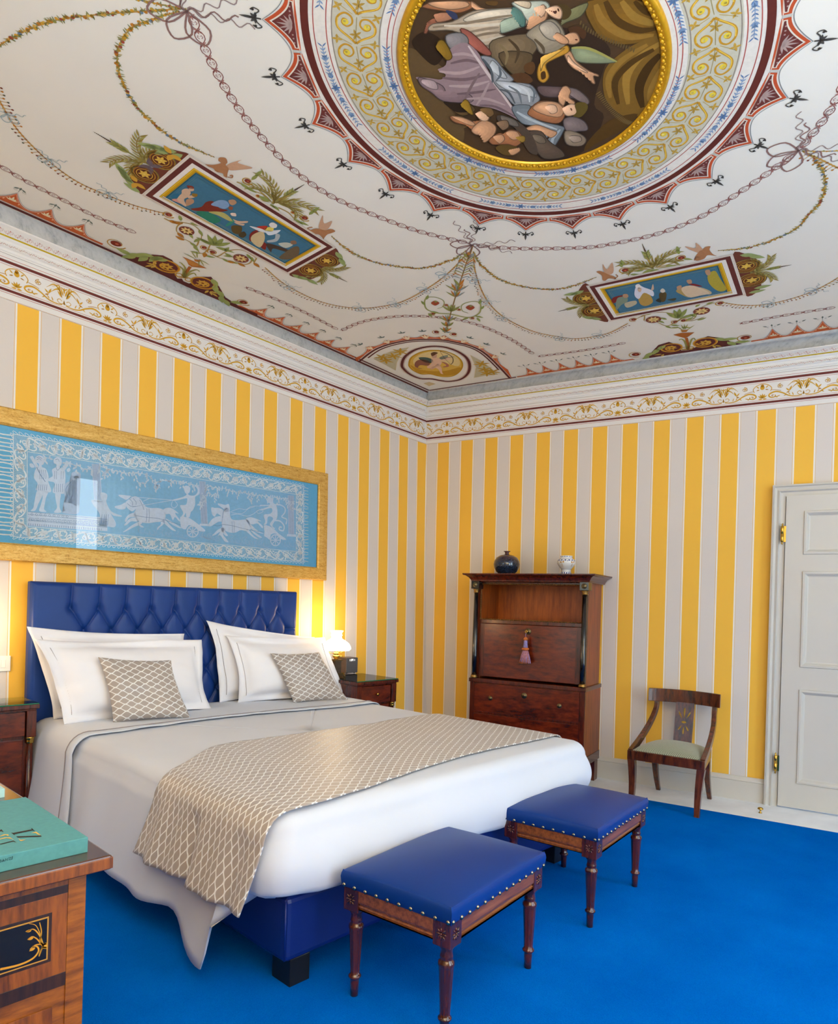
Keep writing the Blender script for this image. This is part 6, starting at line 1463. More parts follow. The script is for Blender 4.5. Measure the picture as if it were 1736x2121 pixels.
def ang_at(p, i):
    q, r = p[max(0, i - 1)], p[min(len(p) - 1, i + 1)]; return atan2(r[1] - q[1], r[0] - q[0])
def plume(Z, base, tip, n, spread, L):
    P.lv = 4; a = Z([base, tip]); an = atan2(a[1][1] - a[0][1], a[1][0] - a[0][0]); D_ = hypot(a[1][0] - a[0][0], a[1][1] - a[0][1])
    P.line(a, (lambda t: .014 * (1 - .9 * t)), '8a8448')
    for k in range(n):
        t = .38 + .3 * k / n; x, y = lerp(a[0][0], a[1][0], t), lerp(a[0][1], a[1][1], t)
        for s in (-1, 1): P.leaf(x, y, an + s * .5, D_ * .16, D_ * .045, GREEN if k % 2 else 'a09a58')
    P.lv = 5
    for s in (-1, 1):
        for f, (b0, Lr) in enumerate(((.75, 1.0), (1.25, .8))):
            st_ = [(lerp(a[0][0], a[1][0], .06), lerp(a[0][1], a[1][1], .06))]; ang = an + s * b0 * .35
            for k in range(9): ang += s * b0 * .17; st_.append((st_[-1][0] + cos(ang) * L * .075 * Lr, st_[-1][1] + sin(ang) * L * .075 * Lr))
            P.line(st_, .006, '8f7a40')
            for k, (x, y) in enumerate(st_[1:]):
                for g in (-1, 1): P.leaf(x, y, ang_at(st_, k + 1) + g * .75, L * .17, .011, 'a39a5a' if (k + f) % 2 else '93803f', -g * .2)
    for k in range(10):
        t = .72 + .028 * k; P.circ(lerp(a[0][0], a[1][0], t), lerp(a[0][1], a[1][1], t), .006 * (1 - .06 * k), '5a4638', 6)
def exL(bil, L, H):
    sidescroll(Zp, [(888, 470, 120), (690, 635, 115)], [(1225, 415), (1100, 360), (950, 330), (830, 330), (760, 400), (780, 500), (880, 560), (800, 560), (640, 555), (500, 600), (490, 700), (560, 780), (680, 880), (900, 680), (1010, 570)])
    leaves(Zp, [(1150, 400, 2.9), (1080, 370, 3.3), (1000, 345, 2.9), (930, 330, 3.3), (860, 330, 3.4), (640, 860, 3.7), (590, 800, 3.9), (540, 740, 3.9), (500, 690, 4.0), (470, 650, 4.0)], .10, .038, '93a066', 6)
    leaves(Zp, [(1020, 400, .6), (1020, 400, 2.2), (1010, 390, 4), (590, 740, .6), (590, 740, 2.2), (600, 730, 4)], .06, .03, 'c89838', 7)
    plume(Zp, (760, 530), (75, 125), 5, 1, .30); leaves(Zp, [(760, 540, 0), (760, 540, 1.5), (760, 540, 3.1), (760, 540, 4.6)], .07, .03, '6a5a60', 6)
    sidescroll(Zq, [(1565, 905, 62), (1435, 985, 62)], [(1615, 800), (1670, 850), (1690, 910), (1640, 950), (1560, 960), (1500, 1030), (1420, 1060), (1340, 1050), (1260, 1010), (1440, 900)])
    leaves(Zq, [(1640, 830, .9), (1670, 880, 1.0), (1400, 1050, .5), (1320, 1030, .3), (1280, 1015, .4)], .10, .038, '93a066', 6); plume(Zq, (1490, 960), (1736, 1080), 4, 1, .26)
    griffin(Zq, [(690, 60), (740, 65), (755, 100), (740, 120), (765, 150), (755, 190), (750, 225), (725, 215), (715, 190), (660, 175), (640, 150), (590, 130), (570, 115), (640, 120), (700, 105), (680, 85)], [[(745, 140), (770, 110), (870, 80), (840, 105), (960, 145), (870, 160), (780, 165)]], [(755, 220), (790, 225), (795, 205), (775, 210)])
    griffin(Zq, [(1620, 650), (1635, 665), (1600, 680), (1570, 690), (1545, 720), (1540, 740), (1530, 715), (1500, 690), (1460, 685), (1430, 660), (1480, 640), (1550, 655), (1590, 645)], [[(1500, 640), (1520, 560), (1535, 535), (1545, 600), (1610, 580), (1570, 650)]], [(1440, 660), (1410, 640), (1450, 630)])
    # plants above the panel
    plume(Zq, (1120, 440), (1385, 280), 4, 1, .34); leaves(Zq, [(1120, 440, 5.1), (1130, 430, 5.4), (1140, 430, 4.5), (1150, 430, .2), (1130, 440, 3.9), (1170, 430, 6.1), (1180, 440, .3), (1110, 430, 3.4), (1150, 440, 5.7)], .15, .013, 'a08a48', 5); leaves(Zq, [(1110, 440, 1.2), (1120, 450, .8), (1100, 420, 3.6), (1130, 450, 2.0)], .07, .034, '8d9450', 6)
    for pts in ([(830, 260), (900, 290), (960, 330), (1060, 370), (1110, 420)], [(1170, 470), (1250, 510), (1300, 560), (1350, 590)]): stem(Zq, pts, .010, 'a98a4a')
    curl(Zq, 918, 252, 36); curl(Zq, 1385, 555, 34); curl(Zq, 1005, 375, 14); curl(Zq, 1290, 510, 14); leaves(Zq, [(860, 270, .6), (900, 300, .5), (950, 245, 5.6), (980, 215, 5.6), (1300, 560, .6), (1330, 580, .4), (1420, 530, 5.6), (1450, 510, 5.6)], .07, .02, '8d9450', 6)
def griffin(Z, body, wings, tail):
    P.lv = 6
    for w_ in wings: P.poly(spline(Z(w_), 4, True), 'c29a7c')
    P.lv = 7; P.poly(spline(Z(body), 4, True), 'a97650'); P.line(spline(Z(tail), 4), .008, 'a97650')
SK, SK2 = 'c9ab92', 'b08a6c'
LF = [(0, '2f6a86', [(290, 380), (330, 350), (370, 365), (340, 395)]), (0, 'c98f84', [(300, 400), (370, 390), (400, 440), (340, 420)]), (1, SK, [(385, 320), (430, 310), (455, 345), (430, 380), (400, 400), (420, 450), (400, 450), (345, 405), (360, 370), (380, 350)]), (1, SK2, [(420, 400), (470, 395), (480, 425), (430, 450), (415, 440)]), (2, '8a3a2c', [(425, 285), (470, 290), (480, 310), (440, 310)]), (2, SK, [(440, 305), (475, 300), (480, 325), (450, 330)]), (1, SK, [(430, 370), (480, 365), (490, 380), (440, 390)]), (2, '8a6a2a', [(465, 350), (510, 355), (500, 378), (470, 372)]),
    (1, '7a2f22', [(455, 475), (540, 460), (580, 420), (640, 415), (690, 470), (760, 485), (700, 500), (560, 495), (490, 490)]), (2, '7d9cc0', [(620, 440), (680, 405), (745, 410), (770, 450), (730, 475), (680, 460)]), (3, SK2, [(765, 405), (810, 400), (830, 425), (800, 445), (775, 435)]), (3, '8a5038', [(770, 455), (800, 460), (790, 485), (765, 475)]),
    (1, '2f7a62', [(500, 505), (560, 495), (640, 520), (700, 570), (640, 595), (570, 560)]), (2, 'b0a866', [(600, 500), (700, 500), (760, 530), (800, 580), (760, 570), (680, 530)]), (3, 'd8c4b8', [(780, 510), (820, 510), (825, 535), (790, 530)]), (2, '3a8a72', [(740, 610), (800, 560), (810, 580), (760, 615)]), (3, SK, [(800, 560), (850, 575), (920, 575), (910, 590), (840, 590)]), (3, SK, [(810, 580), (860, 595), (895, 600), (880, 612), (830, 598)]),
    (1, '5a4a2a', [(790, 615), (870, 620), (860, 680), (800, 670)]), (2, '4a3e28', [(850, 680), (890, 660), (910, 690), (880, 712), (850, 700)]),
    (1, '7a2a24', [(940, 680), (1000, 650), (1010, 720), (940, 740)]), (2, 'c9b48a', [(960, 690), (1040, 660), (1060, 720), (1020, 790), (950, 740)]), (1, '7a2a24', [(1020, 740), (1070, 760), (1065, 810), (1030, 790)]), (3, 'b03a2a', [(1000, 620), (1080, 615), (1060, 650), (1010, 640)]), (4, 'd0d4da', [(935, 615), (1040, 640), (1080, 670), (1010, 655)]), (3, 'd9c860', [(1060, 630), (1130, 625), (1120, 660), (1070, 655)]), (3, 'cfd8e2', [(1070, 655), (1150, 650), (1190, 650), (1150, 680), (1090, 690)]), (4, 'dcd8d4', [(1095, 600), (1125, 585), (1160, 605), (1150, 630), (1110, 625)]), (2, 'a8b0b4', [(1150, 680), (1185, 690), (1160, 740), (1090, 750), (1080, 735), (1140, 720)]),
    (1, '4a3a30', [(1070, 760), (1170, 780), (1290, 830), (1240, 830), (1130, 800), (1110, 830)]), (2, '6a5a44', [(1200, 850), (1290, 790), (1340, 790), (1330, 860), (1250, 890), (1180, 880)]), (3, 'b9bfb4', [(1170, 760), (1240, 750), (1290, 770), (1230, 795)]), (3, '8a6a54', [(1270, 740), (1310, 735), (1320, 760), (1280, 765)])]
panel('painted_panel', [(393, 323), (692, 511), (596, 564), (299, 403)], None, LF, Zq, exL)
def exR(bil, L, H):
    sidescroll(Zr, [(1218, 193, 46), (1248, 272, 46)], [(1140, 130), (1230, 130), (1280, 160), (1270, 220), (1300, 270), (1290, 330), (1205, 355)])
    sidescroll(Zr, [(312, 375, 44), (360, 445, 44)], [(330, 300), (270, 330), (260, 390), (320, 420), (310, 470), (370, 495), (440, 497)])
    leaves(Zr, [(1180, 130, 0), (1230, 135, .1), (1260, 320, -.2), (1230, 345, -.2), (300, 330, 2.8), (270, 345, 3.0), (360, 490, 3.3), (400, 495, 3.3)], .10, .038, '93a066', 6)
    plume(Zr, (1240, 230), (1475, 185), 5, 1, .26); plume(Zr, (340, 405), (152, 450), 5, 1, .26)
    griffin(Zr, [(985, 85), (1015, 80), (1010, 100), (1030, 125), (1050, 135), (1000, 130), (980, 150), (940, 162), (925, 150), (950, 110), (970, 100)], [[(960, 120), (900, 100), (872, 80), (930, 90), (932, 60), (970, 95)]], [(925, 160), (935, 140), (955, 145)])
    griffin(Zr, [(370, 225), (395, 220), (440, 240), (470, 250), (480, 265), (440, 262), (420, 275), (405, 270), (400, 245)], [[(420, 240), (405, 180), (430, 210), (460, 172), (465, 230)]], [(470, 265), (490, 250), (480, 240)])
    plume(Zr, (690, 210), (628, 65), 4, 1, .30); leaves(Zr, [(690, 205, 4.2), (692, 205, 4.6), (695, 205, 5.0), (700, 205, 5.4), (700, 205, 5.8), (685, 208, 3.6), (680, 210, 3.2), (705, 208, 6.1)], .16, .013, 'a08a48', 5); leaves(Zr, [(690, 212, 2.8), (690, 212, .3), (685, 215, 1.6)], .07, .034, '8d9450', 6)
    curl(Zr, 532, 215, 24); curl(Zr, 850, 145, 24); leaves(Zr, [(520, 185, 4.4), (515, 200, 4.4), (835, 110, 4.4), (838, 125, 4.4), (560, 240, 0), (860, 150, .1), (640, 215, 3), (760, 190, 0)], .06, .02, '8d9450', 6)
    for pts in ([(540, 240), (600, 215), (680, 210)], [(710, 200), (790, 180), (860, 150)]): stem(Zr, pts, .010, 'a98a4a')
RF = [(0, '7a2a26', [(455, 385), (470, 365), (520, 355), (500, 375), (470, 400)]), (1, '7a8a7a', [(490, 370), (540, 365), (545, 390), (510, 410), (485, 440), (480, 420)]), (2, SK2, [(520, 350), (545, 348), (550, 365), (525, 368)]), (1, 'b0a890', [(530, 400), (590, 385), (595, 405), (545, 425)]), (1, 'b08f4a', [(610, 350), (660, 340), (690, 390), (650, 415), (615, 400)]), (2, 'd0d0d8', [(585, 350), (600, 295), (640, 310), (690, 330), (690, 360), (640, 340), (610, 375)]), (3, 'e0dcd8', [(590, 300), (610, 290), (625, 310), (605, 320)]), (3, SK, [(605, 310), (625, 315), (620, 335), (605, 330)]), (2, SK, [(680, 325), (690, 290), (695, 320)]),
    (1, '5a4a2c', [(725, 345), (765, 340), (760, 385), (735, 390)]), (2, 'c9c2b4', [(730, 330), (745, 315), (760, 330), (745, 340)]), (1, '3a3a30', [(705, 385), (730, 370), (735, 395)]), (1, '4a4a38', [(770, 380), (820, 370), (810, 385)]), (1, 'a89058', [(820, 330), (850, 310), (880, 330), (890, 365), (850, 350)]), (2, 'cfb89a', [(850, 315), (920, 300), (1010, 340), (960, 355), (890, 365)]), (1, 'b9a684', [(900, 320), (960, 310), (1020, 335), (1000, 350)]), (2, '7a2a2a', [(890, 290), (930, 290), (970, 305), (920, 300)]), (3, SK2, [(880, 270), (905, 265), (910, 285), (890, 288)]), (3, SK2, [(825, 305), (850, 298), (850, 320), (830, 322)]),
    (2, 'a89a3a', [(1000, 240), (1040, 215), (1070, 260), (1105, 320), (1060, 330), (1010, 290)]), (3, SK2, [(985, 215), (1010, 210), (1015, 235), (995, 240)])]
panel('painted_panel', [(1219, 592), (1514, 528), (1541, 610), (1265, 663)], None, RF, Zr, exR)

# --- central medallion
P = newP(); MC = (-2.606, -2.803); ASP = .882
def mp_(th, r): return (MC[0] + r * cos(th), MC[1] + r * ASP * sin(th))
def mring(r, w, col, n=160): P.line([mp_(2 * pi * k / n, r) for k in range(n)], w, col, closed=True)
t0 = c(571.5, 158); TH0 = atan2((t0[1] - MC[1]) / ASP, t0[0] - MC[0]); NS = 25; dth = 2 * pi / NS
P.lv = 1; P.poly([mp_(2 * pi * k / 160, .985) for k in range(160)], 'd9d3c9')
P.lv = 2
mring(.957, .030, '5e2a24'); mring(.986, .012, 'dcd6cc'); mring(.923, .004, 'a8524a'); mring(.872, .004, 'a8524a'); mring(.625, .004, 'a8524a'); mring(.605, .003, 'a8524a')
P.line([mp_(2 * pi * k / 160, .752) for k in range(160)], .190, 'bdb9a6', closed=True); P.lv = 3; mring(.850, .004, '8a7f74'); mring(.657, .004, '8a7f74')
for i in range(NS):
    a = TH0 + i * dth
    def q(u, r): return mp_(a + u * dth, r)
    tip = 1.118; out = [q(u, 1.028 + (tip - 1.028) * max(0, 1 - abs(u) / .47)**1.9) for u in [-.47 + .94 * k / 20 for k in range(21)]]
    P.lv = 3; P.poly([q(-.47, .992), *out, q(.47, .992)], 'b9502f')
    P.lv = 4; P.poly([q(-.44, 1.0), *[q(u * .93, 1.016 + (tip - 1.036) * max(0, 1 - abs(u) / .47)**1.9) for u in [-.47 + .94 * k / 20 for k in range(21)]], q(.44, 1.0)], 'd8cfc0')
    P.lv = 5; P.poly([q(-.42, 1.003), *[q(u * .90, 1.011 + (tip - 1.040) * max(0, 1 - abs(u) / .47)**1.9) for u in [-.47 + .94 * k / 20 for k in range(21)]], q(.42, 1.003)], '68332f')
    P.lv = 4; P.line([q(u, .997) for u in (-.47, -.2, .2, .47)], .004, 'e0c0ac'); P.line([q(-.5 + .0, .995), q(-.5, 1.03)], .012, 'bdb9b0')
    P.lv = 5; P.line([q(u, 1.036 + (tip - 1.028) * max(0, 1 - abs(u) / .5)**1.9) for u in [-.5 + k / 20 for k in range(21)]], .003, '7d8184')
    P.lv = 6; x, y = q(0, 1.008); an = atan2(q(0, 1.1)[1] - y, q(0, 1.1)[0] - x)
    for k in range(7): P.leaf(x, y, an + (k - 3) * .42, .060 - .005 * abs(k - 3), .009, 'a8918b')
    for u in (-.33, -.25, .25, .33, -.18, .18): xx, yy = q(u, 1.012); P.circ(xx, yy, .004, 'a88a84', 6)
    # dark palmette on the tip
    x, y = q(0, tip + .012); P.line([(x, y), q(0, tip + .06)], .006, DK); x2, y2 = q(0, tip + .035)
    for s in (-1, 1): P.line(spline([(x2, y2), q(s * .07, tip + .03), q(s * .13, tip + .015), q(s * .16, tip + .035), q(s * .12, tip + .05)], 4), .005, '4a4744'); P.circ(*q(s * .13, tip + .04), .006, DK, 6)
    for k in range(5): P.leaf(x2, y2, an + (k - 2) * .8, .026 if k != 2 else .062, .012, '4a4744')
# blue sprigs between the rings
for rr, n, ph in ((.897, 9, .1), (.616 + .0, 9, .45)):
    rr = .897 if rr > .8 else .616
for (rr, n, ph, hw) in ((.897, 9, .02, .24), (.628, 7, .30, .30)):
    for i in range(n):
        a = ph + 2 * pi * i / n; P.lv = 4
        for k in range(-12, 13):
            t = a + hw * k / 12; x, y = mp_(t, rr); x3, y3 = mp_(t + .01, rr); an = atan2(y3 - y, x3 - x); s = 1 if k > 0 else -1
            if k == 0:
                for g in range(6): P.leaf(x, y, g * 1.05, .022, .010, '5a769e')
            else:
                for sg in (-1, 1): P.leaf(x, y, an + (0 if s > 0 else pi) + sg * .75, .018 if abs(k) % 4 else .026, .006, '8198b6' if k % 3 else '5f7ba2')
                if abs(k) in (4, 9): P.circ(x, y, .011, '7590b2', 8)
        P.line([mp_(a + hw * k / 12, rr) for k in range(-12, 13)], .003, '7f98b8')
# gilded running scrolls
N_ = 34
for i in range(N_):
    a = 2 * pi * i / N_; d = 2 * pi / N_; P.lv = 4
    def q(u, r): return mp_(a + u * d, .752 + r)
    for s in (-1, 1):
        P.line(spline([q(0, 0), q(.16, s * .024), q(.42, s * .072), q(.72, s * .076), q(.92, s * .050), q(.86, s * .022), q(.66, s * .016), q(.52, s * .036), q(.60, s * .056), q(.74, s * .052), q(.72, s * .036)], 4), (lambda t: .010 * (1 - .45 * t)), 'b98a2c')
        P.lv = 5; P.line(spline([q(.10, s * .016), q(.42, s * .070), q(.72, s * .074)], 4), .004, 'd9b548'); P.circ(*q(.65, s * .043), .013, 'd9c042', 8); P.circ(*q(.67, s * .046), .006, 'efe08a', 6)
        P.lv = 4; P.line([q(.95, s * .018), q(1.08, s * .06), q(1.16, s * .084)], .003, 'b29a5c')
        for k in range(4): P.leaf(*q(1.06, s * .078), k * 1.5 + i, .022, .010, 'b9953e')
    for k in range(5): P.leaf(*q(.30, 0), k * 1.26 + a, .026, .010, 'a8873a')
    P.line([q(0, 0), q(.3, 0), q(.9, 0)], .003, '9a8a5a')
# ---- the figure painting
P.lv = 6
P.poly([mp_(2 * pi * k / 120, .545) for k in range(120)], '4a3623')
Zf = Cz(2.993, 820, 0)
lv = 7
def clipm(p):
    r = hypot(p[0] - MC[0], (p[1] - MC[1]) / ASP); f = min(1, .542 / r); return (MC[0] + (p[0] - MC[0]) * f, MC[1] + (p[1] - MC[1]) * f)
def fr(col, pts, s=4, vol=None):
    global lv
    q = [clipm(p) for p in spline(Zf(pts), s, True)]; P.lv = lv; P.poly(q, col); lv += .12
    cx_, cy_ = sum(p[0] for p in q) / len(q), sum(p[1] for p in q) / len(q); big = max(hypot(p[0] - cx_, p[1] - cy_) for p in q)
    rgb = [int(col[i:i + 2], 16) for i in (0, 2, 4)]
    if sum(rgb) < 200 or big > .22: return
    dk = '%02x%02x%02x' % tuple(int(v * .62) for v in rgb); P.lv = lv; P.line(q, .004, dk, closed=True); lv += .06
    for k, f in enumerate((.80, .62, .44, .26)):
        w_ = 1 + .055 * (k + 1); P.lv = lv; lv += .05
        P.poly([(cx_ + (p[0] - cx_) * f - .006 * (k + 1), cy_ + (p[1] - cy_) * f + .004 * (k + 1)) for p in q], '%02x%02x%02x' % tuple(min(255, int(v * w_)) for v in rgb))
def fl2(pts, w, col): P.lv = lv; P.line([clipm(p) for p in spline(Zf(pts), 5)], (lambda t: w * (.3 + .7 * sin(pi * (.1 + .85 * t)))), col)
for k in range(14):
    random.seed(40 + k); x, y = random.uniform(150, 420), random.uniform(650, 900); fr(random.choice(['5c4527', '6a5130', '553f25', '604a2c']), [(x - 70, y), (x, y - 40), (x + 80, y + 10), (x, y + 50)])
fr('5f4a2e', [(75, 330), (120, 300), (300, 420), (330, 500), (300, 620), (420, 780), (400, 900), (300, 850), (180, 740), (100, 560)])
fr('2e2015', [(100, 250), (180, 190), (280, 240), (300, 330), (240, 400), (150, 330)]); fr('2c2016', [(300, 620), (440, 600), (460, 680), (380, 690), (330, 660)])
fr('33241a', [(560, 220), (860, 150), (1200, 200), (1330, 300), (1290, 420), (1230, 640), (1290, 720), (1200, 900), (1060, 980), (900, 980), (800, 800), (760, 500), (600, 340)])
# curtain with folds
fr('6e4f1c', [(1190, 0), (1560, 0), (1640, 130), (1640, 260), (1610, 220), (1480, 265), (1330, 260), (1230, 180)]); fr('735420', [(1635, 220), (1650, 330), (1620, 520), (1540, 690), (1430, 720), (1320, 640), (1285, 540), (1300, 420), (1400, 320), (1520, 250)]); fr('4f3716', [(1500, 700), (1400, 800), (1250, 880), (1170, 930), (1200, 860), (1330, 740)])
for pts, w, col in (([(1240, 20), (1290, 130), (1440, 220), (1600, 210)], .03, '8a672a'), ([(1300, 0), (1370, 120), (1500, 180), (1620, 170)], .03, '4c3412'), ([(1400, 0), (1470, 90), (1560, 130), (1630, 140)], .03, '8f6c2c'), ([(1480, 0), (1540, 60), (1600, 90)], .02, '4a3210'), ([(1640, 260), (1500, 360), (1430, 480), (1440, 640)], .035, '94702e'), ([(1640, 330), (1560, 420), (1510, 540), (1530, 660)], .04, '3f2a0e'), ([(1600, 300), (1450, 390), (1360, 500), (1380, 640)], .03, '4c3412'), ([(1560, 270), (1400, 370), (1320, 480), (1330, 600)], .028, '8a672a'), ([(1645, 420), (1590, 540), (1570, 620)], .03, '8a672a')): fl2(pts, w, col); lv += .1
for i in range(26): x, y = lerp(1270, 1470, i / 25), 560 + 190 * sin(i / 25 * 1.4); fl2([(x, y), (x - 30, y + 20)], .006, '6a5530')
for i in range(22): x, y = lerp(1150, 1480, i / 21), 120 + 170 * (i / 21)**.7; fl2([(x, y), (x - 8, y + 28)], .006, '5f4c2c')
# wings
fr('6d6a48', [(1020, 150), (1080, 60), (1190, 10), (1150, 90), (1060, 130)]); fr('7a8062', [(1090, 290), (1180, 290), (1300, 340), (1370, 375), (1250, 385), (1120, 370)]); fl2([(1090, 290), (1200, 295), (1370, 375)], .012, '9a9450'); fr('5b4a48', [(880, 530), (1000, 530), (1100, 540), (1180, 590), (1190, 630), (1080, 600), (920, 590)]); fr('6f605c', [(1030, 540), (1120, 545), (1195, 610), (1180, 640), (1090, 590)])
# putto top left and red drape
SKN, SKS, SKL = 'b98a66', '94603f', 'cfa583'
fr('80503c', [(180, 180), (280, 100), (350, 70), (330, 110), (230, 150), (190, 200)]); fr(SKS, [(165, 30), (250, 0), (460, 0), (490, 30), (400, 70), (300, 60), (200, 45)]); fr(SKN, [(200, 10), (300, 0), (430, 0), (450, 30), (360, 50), (260, 40)]); fr('9c6c50', [(280, 70), (340, 75), (345, 110), (260, 130), (250, 100)]); fr(SKN, [(470, 0), (530, 40), (590, 55), (590, 80), (540, 70), (480, 40)]); fr('353a52', [(330, 55), (375, 75), (385, 115), (350, 105), (310, 60)]); fr('5a4020', [(560, 0), (630, 0), (620, 25), (570, 20)])
# standing woman in pale dress
fr('a3917a', [(210, 180), (230, 140), (350, 125), (480, 60), (640, 45), (760, 40), (830, 60), (800, 150), (640, 190), (700, 230), (640, 290), (560, 300), (480, 240), (350, 180)]); fr('beb09a', [(420, 110), (540, 60), (740, 45), (780, 90), (640, 110), (480, 130)])
for pts, col in (([(230, 160), (400, 140), (620, 100), (760, 80)], '86745e'), ([(300, 150), (480, 150), (640, 140), (740, 120)], 'c9bca6'), ([(480, 220), (560, 200), (660, 190)], '7d6c58'), ([(500, 250), (580, 235), (660, 215)], 'b9aa94'), ([(530, 280), (600, 270), (650, 250)], '7d6c58'), ([(450, 190), (560, 170), (640, 160)], '8c7b66')): fl2(pts, .012, col); lv += .05
fr('8f9a84', [(650, 170), (660, 120), (760, 90), (790, 140), (740, 170), (660, 195)]); fr('4f6f64', [(720, 40), (760, 40), (800, 90), (800, 150), (770, 150), (770, 100)]); fr('a8aa98', [(720, 10), (800, 0), (930, 0), (950, 60), (880, 110), (820, 120), (780, 60)]); fr('b8a488', [(740, 0), (830, 0), (830, 40), (780, 30)]); fr(SKN, [(810, 160), (870, 100), (920, 90), (910, 40), (930, 30), (940, 90), (900, 140), (840, 170)]); fr(SKL, [(895, 30), (920, 20), (930, 60), (905, 95), (890, 80)])
fr('4a3a1e', [(1000, 20), (1060, 20), (1090, 60), (1070, 100), (1030, 110), (1020, 60)]); fr(SKL, [(945, 40), (1000, 25), (1030, 60), (1020, 105), (975, 95), (940, 65)]); fr('6a3a2c', [(985, 60), (995, 58), (993, 70), (984, 70)]); fl2([(1005, 40), (1012, 60)], .006, '4a3020')
# winged genius with outstretched arm
fr('6b5a42', [(600, 240), (800, 200), (870, 230), (870, 300), (780, 380), (640, 400), (590, 330)]); fr('57462f', [(640, 320), (800, 310), (850, 350), (780, 460), (700, 430)]); fr('867a66', [(810, 200), (900, 130), (980, 110), (1040, 180), (1050, 270), (980, 310), (900, 320), (860, 250)]); fr('9a8e7c', [(890, 150), (960, 120), (1020, 180), (1000, 240), (930, 220)])
fl2([(860, 230), (910, 280), (920, 320)], .012, '5a4c38'); fl2([(700, 230), (760, 300), (740, 380)], .012, '4a3a26'); fl2([(640, 260), (690, 320), (680, 390)], .012, '7a6848')
fr('4a2f1c', [(1070, 165), (1130, 150), (1180, 190), (1165, 230), (1120, 200), (1090, 200)]); fr(SKN, [(1050, 225), (1075, 195), (1120, 195), (1140, 240), (1110, 262), (1070, 258)]); fr(SKN, [(1000, 190), (1060, 225), (1070, 255), (1030, 260), (990, 230)]); fl2([(1112, 232), (1128, 236)], .006, '5a3020')
fr(SKN, [(1045, 310), (1085, 310), (1120, 370), (1200, 430), (1250, 450), (1255, 462), (1225, 460), (1235, 505), (1215, 500), (1190, 460), (1100, 410), (1060, 360)]); fr(SKL, [(1070, 330), (1110, 380), (1190, 435), (1160, 430), (1080, 370)])
fr('b5832e', [(1060, 270), (1070, 310), (990, 350), (930, 390), (950, 460), (920, 500), (885, 480), (880, 420), (910, 360), (990, 310)]); fr('d0a24a', [(1050, 285), (980, 335), (920, 380), (900, 430), (905, 370), (980, 315)]); fr('4a3016', [(900, 440), (925, 430), (930, 470), (905, 480)])
fr('5a3c20', [(800, 390), (850, 370), (865, 410), (840, 450), (800, 430)]); fr('523620', [(700, 460), (800, 440), (850, 490), (780, 510)])
# bed drapery, mauve, with white sheet
fr('8b4f42', [(400, 170), (470, 190), (590, 310), (560, 330), (480, 280)]); fr('77716f', [(310, 210), (400, 190), (450, 230), (430, 290), (340, 290)])
fr('8d7678', [(260, 420), (310, 390), (330, 300), (420, 250), (500, 300), (560, 400), (620, 500), (720, 640), (780, 740), (700, 700), (600, 660), (480, 640), (420, 600), (280, 610), (250, 540), (230, 490), (140, 480), (130, 465), (200, 470), (280, 480), (310, 450)]); fr('7a6466', [(140, 470), (200, 480), (290, 520), (330, 580), (450, 570), (470, 620), (300, 615), (220, 560), (160, 520)]); fr('a08b8a', [(160, 480), (240, 490), (260, 540), (200, 530)])
for pts, w, col in (([(270, 430), (400, 440), (520, 400)], .016, 'a8908e'), ([(290, 470), (430, 480), (560, 450)], .016, '705a5c'), ([(330, 520), (460, 520), (580, 490)], .016, 'a8928f'), ([(380, 570), (500, 560), (620, 540)], .014, '6c5759'), ([(340, 330), (420, 320), (500, 340)], .014, 'a58e8c'), ([(340, 380), (440, 360), (520, 380)], .014, '6e585a'), ([(440, 600), (560, 600), (680, 640)], .014, 'a48d8b'), ([(520, 640), (620, 650), (740, 710)], .012, '6c5759'), ([(450, 270), (540, 400), (640, 540), (770, 730)], .012, 'c2b0ab'), ([(520, 440), (470, 520), (430, 600)], .012, '75605f'), ([(580, 500), (540, 580), (500, 640)], .012, 'a08a88')): fl2(pts, w, col); lv += .05
fr('86888a', [(530, 335), (610, 350), (670, 420), (730, 480), (700, 500), (830, 510), (880, 570), (890, 610), (830, 650), (740, 640), (680, 580), (610, 500), (600, 440), (560, 390)]); fr('a2a4a4', [(600, 360), (650, 410), (690, 470), (640, 460), (590, 400)]); fr('a8aaaa', [(620, 490), (740, 500), (850, 540), (870, 590), (780, 570), (680, 540)])
for pts, col in (([(540, 350), (590, 420), (600, 500)], '4f5458'), ([(640, 540), (700, 560), (740, 630)], '50565a'), ([(700, 520), (760, 560), (780, 630)], '6a6f72'), ([(770, 520), (820, 560), (830, 620)], 'c2c4c2'), ([(640, 400), (650, 450), (620, 490)], '5c6266'), ([(830, 520), (860, 560), (850, 620)], '666b6e')): fl2(pts, .010, col); lv += .05
